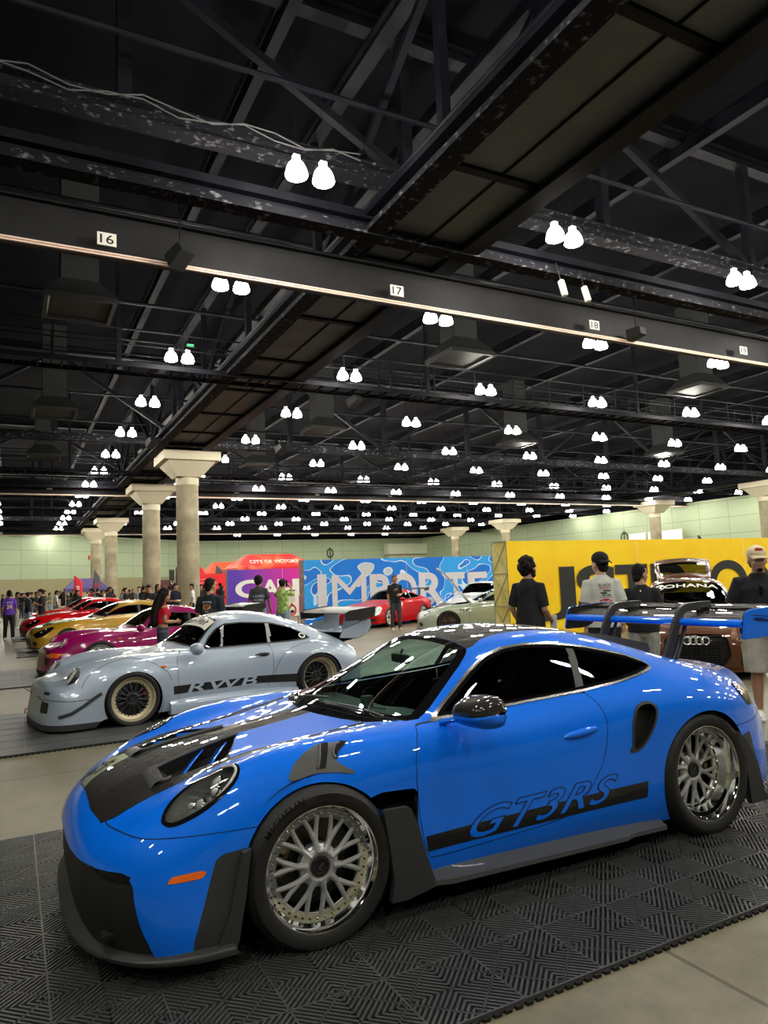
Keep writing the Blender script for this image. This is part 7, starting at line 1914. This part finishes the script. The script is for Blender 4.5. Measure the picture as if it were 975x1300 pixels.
        b.grid(rows,0); b.v = [v*S for v in b.v]; o = b.build('cap_brim', cap[0], c, True, fixn=False); o.modifiers.new('t','SOLIDIFY').thickness = .006
        if len(cap) > 1 and cap[1]:
            g = MB(); g.ell((0,0,0),(.010,.036,.016),12,8,M=R @ Matrix.Translation((.086,0,.215))); g.v = [v*S for v in g.v]; g.build('cap_badge', cap[1], c, True)
    if voxel < .015:
        for s in (1,-1):
            e = MB(); e.ell((0,0,0), (.009,.0135,.008), 14, 10, 0, M=R @ Matrix.Translation((.078,s*.031,.112))); e.ell((0,0,0), (.004,.006,.006), 10, 8, 1, M=R @ Matrix.Translation((.0855,s*.031,.112))); e.v = [v*S for v in e.v]
            e.build('eye', [mat('eye_white',(.6,.57,.53),.3), M_BLACKINK], root, True)
            e = MB(); e.tube([R @ Vector((.089,s*.012,.134)),R @ Vector((.090,s*.032,.140)),R @ Vector((.080,s*.052,.132))],[.0035,.0045,.003],6); e.v = [v*S for v in e.v]; e.build('eyebrow', hm, root, True)
        l = MB(); l.ell((0,0,0),(.006,.023,.006),14,8,M=R @ Matrix.Translation((.087,0,.060))); l.v = [v*S for v in l.v]; l.build('lips', mat('lip_tone',(.34,.13,.10),.5), root, True)
    if beard:
        t = MB()
        def he(c, r): t.ell((0,0,0), r, 16, 10, M=R @ Matrix.Translation(c))
        if beard == 'goatee': he((.070,0,.034),(.022,.027,.024)); he((.086,0,.074),(.008,.026,.005)); 
        else:
            he((.045,0,.040),(.050,.050,.034)); 
            for s in (1,-1): he((.02,s*.056,.07),(.036,.012,.042))
        add('beard', t, hm, .007, 2)
    if glasses:
        t = MB()
        for s in (1,-1):
            t.tube([R @ Vector((.098,s*.034+.020*cos(a),.112+.015*sin(a))) for a in [2*pi*k/14 for k in range(15)]],.0025,6); t.tube([R @ Vector((.096,s*.054,.114)),R @ Vector((.0,s*.086,.118))],.0025,6)
        t.tube([R @ Vector((.099,-.013,.114)),R @ Vector((.099,.013,.114))],.0025,6); t.v = [v*S for v in t.v]; t.build('spectacles', M_BLK, root)
    return root
def shirt_print(root, shapes, back=True):
    """flat print laid on the shirt: list of (points in y,z metres, material)"""
    sh = [c for c in root.children if c.name.startswith('shirt')][0]; me = sh.data
    bv = BVHTree.FromPolygons([v.co for v in me.vertices], [tuple(p.vertices) for p in me.polygons]); sx = -1 if back else 1
    byM = {}
    for pts, fs, m in shapes: byM.setdefault(m, []).append((pts,fs))
    b = MB(); ms = list(byM)
    for i, m in enumerate(ms):
        for pts, fs in byM[m]:
            q = []
            for y, z in pts:
                h = bv.ray_cast(Vector((sx*1.,y,z)), Vector((-sx,0,0))); q.append((h[0] if h[0] else Vector((sx*.13,y,z)))+Vector((sx*.004,0,0)))
            b.add(q, fs, i)
    b.build('shirt_print', ms, sh, fixn=False)
def ptext(t, y0, z0, w, h, m, back=True, bold=.01):
    vs, fs = fit_text(t, w, h, bold); s = -1 if back else 1
    return ([(y0+s*(v.x-w/2)*1., z0+v.y) for v in vs], fs, m)
def pell(y0, z0, a, b, m, n=16): return ([(y0+a*cos(2*pi*k/n), z0+b*sin(2*pi*k/n)) for k in range(n)], [tuple(range(n))], m)
def prect(y0, z0, w, h, m): return ([(y0-w/2,z0-h/2),(y0+w/2,z0-h/2),(y0+w/2,z0+h/2),(y0-w/2,z0+h/2)], [(0,1,2,3)], m)

def build_people():
    cloth('cloth_white', (.72,.71,.67)); black = cloth('cloth_black', (.016,.016,.018), (.026,.026,.03)); navy = cloth('cloth_navy', (.018,.022,.04)); grey = cloth('cloth_grey', (.26,.26,.235), (.36,.36,.33), 12)
    white = MATS['cloth_white']; tan = cloth('cloth_tan', (.62,.50,.28)); denim = cloth('cloth_denim', (.16,.25,.36), (.30,.40,.50), 9); dden = cloth('cloth_dark_denim', (.035,.045,.06), (.08,.10,.12), 9); red = cloth('cloth_red', (.50,.015,.035)); char = cloth('cloth_charcoal', (.055,.058,.066))
    khaki = cloth('cloth_khaki', (.40,.38,.31), (.48,.46,.39)); purple = cloth('cloth_purple', (.11,.05,.38)); camo = cloth('cloth_green_camo', (.12,.30,.05), (.50,.62,.22), 14); orange = cloth('cloth_orange', (.55,.16,.05)); maroon = cloth('cloth_maroon', (.20,.015,.03)); olive = cloth('cloth_olive', (.13,.15,.08)); teal = cloth('cloth_teal', (.03,.22,.26)); cream = cloth('cloth_cream', (.70,.64,.45))
    pr_g = mat('print_gold', (.62,.33,.12), .7); pr_w = mat('print_white', (.72,.72,.70), .7); pr_r = mat('print_crimson', (.50,.02,.05), .6); pr_b = mat('print_violet', (.12,.10,.50), .6)
    look = lambda p, q: atan2(q[1]-p[1], q[0]-p[0])
    cam = (CAM[0], CAM[1])
    # three men behind the blue car
    p = (-4.46,-3.07); r = person((*p,0), look(p,(-10.5,-10))-.55, 1.80, 'man with curly dark hair and plain black tee, seen from behind at the yellow wall', 'tan', 'curly', shirt='tee', shirt_m=black, pants_m=navy, shoe_m=black, arms=(((-.02,.07,-.27),(.12,.06,-.46)),((-.0,.05,-.28),(.17,.02,-.40))), turn=-.25, beard='full', loose=1.08, voxel=.009)
    b = MB(); b.bbox((.20,-.20,.98),(.015,.09,.16),.004); b.build('paper_cup_sleeve', white, r)
    p = (-5.25,-2.64); r = person((*p,0), look(p,(-13,-10.4))+.1, 1.81, 'man in dark cap and pale tee with red and blue car prints on its back', 'light', 'short', shirt='tee', shirt_m=cloth('cloth_pale_grey',(.56,.58,.52)), pants_m=black, shoe_m=white, arms=(DOWN,((-.03,.07,-.27),(.02,.06,-.50))), turn=.55, cap=(black,None,'back'), loose=1.10, beard=None, voxel=.009)
    shirt_print(r, [ptext('BLACK', -.03, 1.385, .15, .034, M_BLACKINK), ptext('MARKET', -.03, 1.358, .13, .02, pr_r), pell(-.05,1.335,.05,.011,M_BLACKINK), pell(-.01,1.308,.045,.010,M_BLACKINK), pell(-.04,1.282,.055,.011,M_BLACKINK), ptext('RACING CLUB', -.03, 1.250, .15, .014, M_BLACKINK), pell(-.03,1.213,.078,.022,pr_r), pell(-.03,1.226,.045,.015,pr_r), pell(-.03,1.148,.078,.022,pr_b), pell(-.03,1.161,.045,.015,pr_b)])
    p = (-5.68,-2.42); r = person((*p,0), look(p,(-9.5,-6.0))-.05, 1.65, 'man in black long sleeved top and grey trousers facing the brown car', 'tan', 'short', shirt='long', shirt_m=black, pants_m=grey, shoe_m=white, arms=(((-.02,.08,-.27),(.10,.0,-.45)),((-.02,.08,-.27),(.10,.0,-.45))), turn=-.75, build_=1.06, voxel=.009, loose=1.05)
    shirt_print(r, [prect(.0,1.315,.014,.02,pr_w)])
    # man with the tan cap on the right
    p = (-5.66,-.83); r = person((*p,0), look(p,cam)+.10, 1.77, 'man in tan cap, black tee and khaki shorts at the right edge', 'tan', 'short', shirt='tee', shirt_m=black, pants='shorts', pants_m=khaki, shoe_m=white, arms=(((-.02,.09,-.27),(.10,.08,-.52)),((.0,.10,-.26),(.14,.10,-.50))), turn=.15, cap=(cloth('cloth_cap_tan',(.66,.55,.36)), mat('badge_red',(.45,.03,.02),.6)), build_=1.17, beard='goatee', voxel=.008, loose=1.06)
    g = MB(); g.v = []; 
    for z in (1.335,1.285): g.bbox((.155,.0,z),(.02,.030,.034),.006)
    g.tube([(.15,-.018,1.37),(.158,-.016,1.26)],.004,6); g.build('hanging_sunglasses', M_GLOSSBLK, r)
    v = MB(); v.prism([(-.055,1.50),(.055,1.50),(.0,1.40)], .118,.126,'X',0); 
    # man before the red coupe
    p = (-9.55,-15.9); r = person((*p,0), look(p,cam)+.25, 1.74, 'man in black tee, grey trousers and tan shoes standing before the red coupe', 'tan', 'short', (.10,.09,.085), 'tee', black, 'long', char, tan, (PRAY,((.0,.06,-.28),(.03,.05,-.52))), .12, .03, .35, voxel=.012, glasses=True, build_=1.05)
    shirt_print(r, [pell(.0,1.245,.075,.02,orange), ptext('CAMS', 0, 1.275, .12, .025, pr_w, False)], False)
    # woman in red and man with the gold print
    p = (-1.1,-8.7); r = person((*p,0), look(p,(-4,-8.2))+.2, 1.60, 'woman with long dark hair and red crop top beside the magenta car', 'tan', 'long', shirt='crop', shirt_m=red, pants_m=dden, shoe_m=white, arms=(PRAY,PRAY), female=True, build_=.92, nod=.18, voxel=.010, stance=.07)
    b = MB(); b.bbox((-.03,.20,1.12),(.14,.08,.20),.03); b.tube([(-.03,.20,1.2),(-.02,.12,1.40),(-.0,.05,1.42)],.010,6); bag = b.build('shoulder_bag', grey, r, True)
    p = (-1.87,-8.5); r = person((*p,0), look(p,(-6,-14))-.1, 1.74, 'man in dark tee with gold back print behind the silver car roof', 'tan', 'short', shirt='tee', shirt_m=cloth('cloth_ink',(.022,.026,.036)), pants_m=dden, arms=(((-.0,.06,-.27),(.16,-.02,-.38)),((-.0,.06,-.27),(.16,-.02,-.38))), turn=-.35, voxel=.010, build_=1.12, loose=1.04)
    shirt_print(r, [pell(0,1.24,.075,.05,pr_g), pell(0,1.245,.05,.028,mat('print_umber',(.22,.09,.03),.7)), prect(0,1.185,.17,.018,pr_g), prect(0,1.302,.16,.010,pr_w), ptext('DRIVERS', 0, 1.312, .16, .022, pr_w), prect(0,1.16,.08,.008,pr_w)])
    # couple behind the magenta wing
    p = (-4.5,-14.0); r = person((*p,0), look(p,(-8,-20)), 1.84, 'tall man in dark top with pale lettering and patched jeans behind the magenta wing', 'brown', 'curly', shirt='tee', shirt_m=char, pants_m=denim, arms=(((-.0,.07,-.27),(.14,.0,-.42)),((.0,.08,-.26),(.10,.10,-.50))), turn=-.3, voxel=.012)
    shirt_print(r, [ptext('BLESSED', 0, 1.27, .30, .06, mat('print_pale_blue',(.42,.52,.66),.7)), ptext('RACING', 0, 1.17, .26, .06, mat('print_pale_blue',(.42,.52,.66),.7)), ptext('DREAMS', 0, 1.07, .28, .06, mat('print_pale_blue',(.42,.52,.66),.7))])
    p = (-4.95,-13.45); r = person((*p,0), look(p,(-8.5,-20))-.3, 1.72, 'person in green patterned tee raising a phone beside the poster stand', 'tan', 'bun', shirt='tee', shirt_m=camo, pants_m=denim, arms=(((.12,.12,-.06),(.16,.02,.16)),((.12,.12,-.06),(.18,.0,.16))), voxel=.012, female=True)
    b = MB(); b.bbox((.22,.0,1.60),(.012,.08,.15),.004); b.build('phone', M_GLOSSBLK, r)
    # visitors on the left
    p = (1.25,-25.3); r = person((*p,0), look(p,(.2,-45))+.1, 1.78, 'man in purple jersey number 24 and black trousers walking away on the left', 'brown', 'short', shirt='tee', shirt_m=purple, pants_m=black, shoe_m=white, arms=(DOWN,DOWN), stance=.12, step=.10, voxel=.012, loose=1.08)
    shirt_print(r, [ptext('24', 0, 1.10, .17, .16, mat('print_yellow',(.85,.62,.12),.6), True, .02), ptext('BRYAN', 0, 1.31, .20, .045, pr_w)])
    p = (.55,-29.5); r = person((*p,0), look(p,(-3,-33))-.2, 1.70, 'person in dark hooded jacket and pale jeans with shoulder strap by the red cars', 'tan', 'bun', (.03,.015,.012), 'long', char, 'long', cloth('cloth_light_denim',(.35,.45,.53)), orange, (PHONE,DOWN), voxel=.014, female=True)
    b = MB(); b.tube([(.0,.12,1.46),(-.14,.0,1.25),(-.10,-.16,1.02)],.012,6); b.bbox((-.12,-.17,.98),(.12,.18,.22),.03); b.build('shoulder_bag', black, r, True)
    p = (.1,-27.6); r = person((*p,0), look(p,(2.6,-28.2)), 1.80, 'man in black tee looking at a phone before the red cars', 'light', 'short', shirt='tee', shirt_m=black, pants_m=black, arms=(PHONE,PHONE), nod=.25, voxel=.014)
    shirt_print(r, [ptext('LA', 0, 1.05, .10, .09, pr_w)])
    b = MB(); b.bbox((.30,.06,1.24),(.012,.07,.14),.004); b.build('phone', M_GLOSSBLK, r)
    p = (-2.85,-20.6); r = person((*p,0), look(p,cam)-.1, 1.76, 'man in black top leaning over the roof of the gold car', 'tan', 'short', shirt='tee', shirt_m=black, pants_m=dden, arms=(((.16,.04,-.20),(.30,-.12,-.16)),((.16,.04,-.20),(.30,-.12,-.16))), nod=.35, voxel=.013, lean=.18, build_=1.1)
    p = (-4.05,-22.5); r = person((*p,0), look(p,(-2,-19))+.6, 1.80, 'man in dark navy tee standing right of the gold car roof', 'light', 'short', (.05,.03,.02), 'tee', navy, 'long', dden, None, (PRAY,PRAY), turn=.9, nod=.25, voxel=.013)
    p = (-3.65,-23.6); r = person((*p,0), look(p,(-5.5,-18)), 1.78, 'man with dark curls and navy tee between the gold and red car roofs', 'tan', 'curly', shirt='tee', shirt_m=navy, pants_m=black, arms=(PRAY,PRAY), nod=.2, voxel=.014)
    # crowd farther back: a few bodies, copied and dressed differently
    rnd = random.Random(11)
    base = [person((0,0,-30), 0, 1.74, 'x', 'tan', 'short', shirt='tee', shirt_m=black, pants_m=dden, arms=a, voxel=.022, stance=.11, turn=tn, female=f, hair_c=(.012,.009,.008), nod=nd) for a, tn, f, nd in (((DOWN,DOWN),.2,False,0),((PHONE,DOWN),-.2,False,.25),((PRAY,PRAY),.0,True,.15),((DOWN,PHONE),.4,False,.1))]
    base.append(person((0,0,-30), 0, 1.66, 'x', 'light', 'long', shirt='long', shirt_m=black, pants_m=denim, arms=(DOWN,PHONE), voxel=.022, female=True))
    names = {'black tee':black,'black hoodie':black,'dark tee':cloth('cloth_soot',(.03,.03,.033)),'navy tee':navy,'white tee':white,'maroon top':maroon,'grey top':grey,'olive top':olive,'cream top':cream,'red top':red,'charcoal top':char}
    pn = {'jeans':denim,'dark jeans':dden,'black trousers':black,'khaki trousers':khaki}
    cols = (0,52,97,139,171,210,255)
    spots = []
    for k in range(92):
        u = 2+k*2.62+rnd.uniform(-3,3)
        if u > 236: continue
        spots.append((u, rnd.choice([30,33,36,39,42,46,50,54,58]) if u > 70 else rnd.choice([34,38,42,46,50,55,60])))
    spots += [(240,36),(246,37),(251,35),(274,38),(279,36),(283,44)]
    lm = {0:'on the left edge',1:'left of the red flag',2:'around the red flag',3:'before the far columns',4:'beside the first column',5:'under the nearest column',6:'before the red wall'}
    used = {}
    f = Vector((cos(YAW),sin(YAW),0)); rt = Vector((sin(YAW),-cos(YAW),0))
    placed = []
    for i, (u, d) in enumerate(spots):
        uu = u+ROLL*20; pos = Vector((CAM[0],CAM[1],0))+f*d+rt*((u-487.5)/FPX*d)
        keep = [(-4.3,-60.,3.4),(-2.7,-50.,.9),(-3.7,-50.,.9),(-8.75,-47.8,.9),(-9.2,-47.8,.9),(-9.75,-49.5,.9),(-10.15,-45.,.9),(-11.0,-45.,.9),(-11.75,-44.2,.9),(.0,-24.8,3.2),(-2,-24.8,3.),(-2.,-31.,3.),(-.2,-31,3.),(-8.5,-40.2,1.),(-9.5,-40.2,1.),(-10.4,-40.2,1.),(-8.2,-52.2,1.),(-9.2,-52.2,1.),(-6.3,-30.5,1.),(-6.5,-41.7,1.),(-6.65,-63.0,1.),(-6.45,-73.5,1.)]
        ok = False
        while not ok:
            ok = True
            for tx, ty, tr in keep+[(q.x,q.y,1.15) for q in placed]:
                while (pos-Vector((tx,ty,0))).length < tr: pos += f*.5; ok = False
        placed.append(pos.copy())
        o = base[i % len(base)]
        if i >= len(base): o = copy_tree(o)
        sn, sm = rnd.choices(list(names.items()), [4,3,4,3,2,1,1,1,1,1,2][:len(names)])[0]; pnn, pm = rnd.choice(list(pn.items()))
        for ob, mm in [(o, skin_mat(rnd.choice(['light','tan','tan','brown'])))]+[(c, sm if c.name.startswith('shirt') else pm) for c in o.children if c.name.startswith(('shirt','trousers'))]:
            ob.material_slots[0].link = 'OBJECT'; ob.material_slots[0].material = mm
        o.location = pos; o.rotation_euler = (0,0,rnd.uniform(0,2*pi)); sc = rnd.uniform(.95,1.05); o.scale = (sc,sc,sc)
        z = sum(1 for c in cols if u >= c)-1
        key = (sn,pnn,z); used[key] = used.get(key,0)+1
        k = '' if used[key] == 1 else ', %s such' % ORD[used[key]-1]
        tag(o, 'visitor in %s and %s, crowd %s%s' % (sn, pnn, lm[z], k), 'person', 'visitors in the crowd')
# ---------------------------------------------------------------- assemble
def main():
    make_camera()
    build_floor(); hall_structure(); build_lamps(); hall_things(); build_mats()
    build_blue_car()
    for f in ('build_props','build_other_cars','build_people'):
        if f in globals(): globals()[f]()
    w = bpy.data.worlds.new('world'); SC.world = w; w.use_nodes = True
    w.node_tree.nodes['Background'].inputs[0].default_value = (.5,.55,.6,1); w.node_tree.nodes['Background'].inputs[1].default_value = .02
    vs = SC.view_settings; vs.view_transform = 'Standard'; vs.look = 'None'; vs.gamma = 1.; vs.use_curve_mapping = False; vs.exposure = EXPO
    c = SC.cycles; c.max_bounces = 7; c.diffuse_bounces = 3; c.glossy_bounces = 4; c.transmission_bounces = 4; c.transparent_max_bounces = 10
    c.caustics_reflective = False; c.caustics_refractive = False; c.sample_clamp_indirect = 6.; c.sample_clamp_direct = 0.
main()
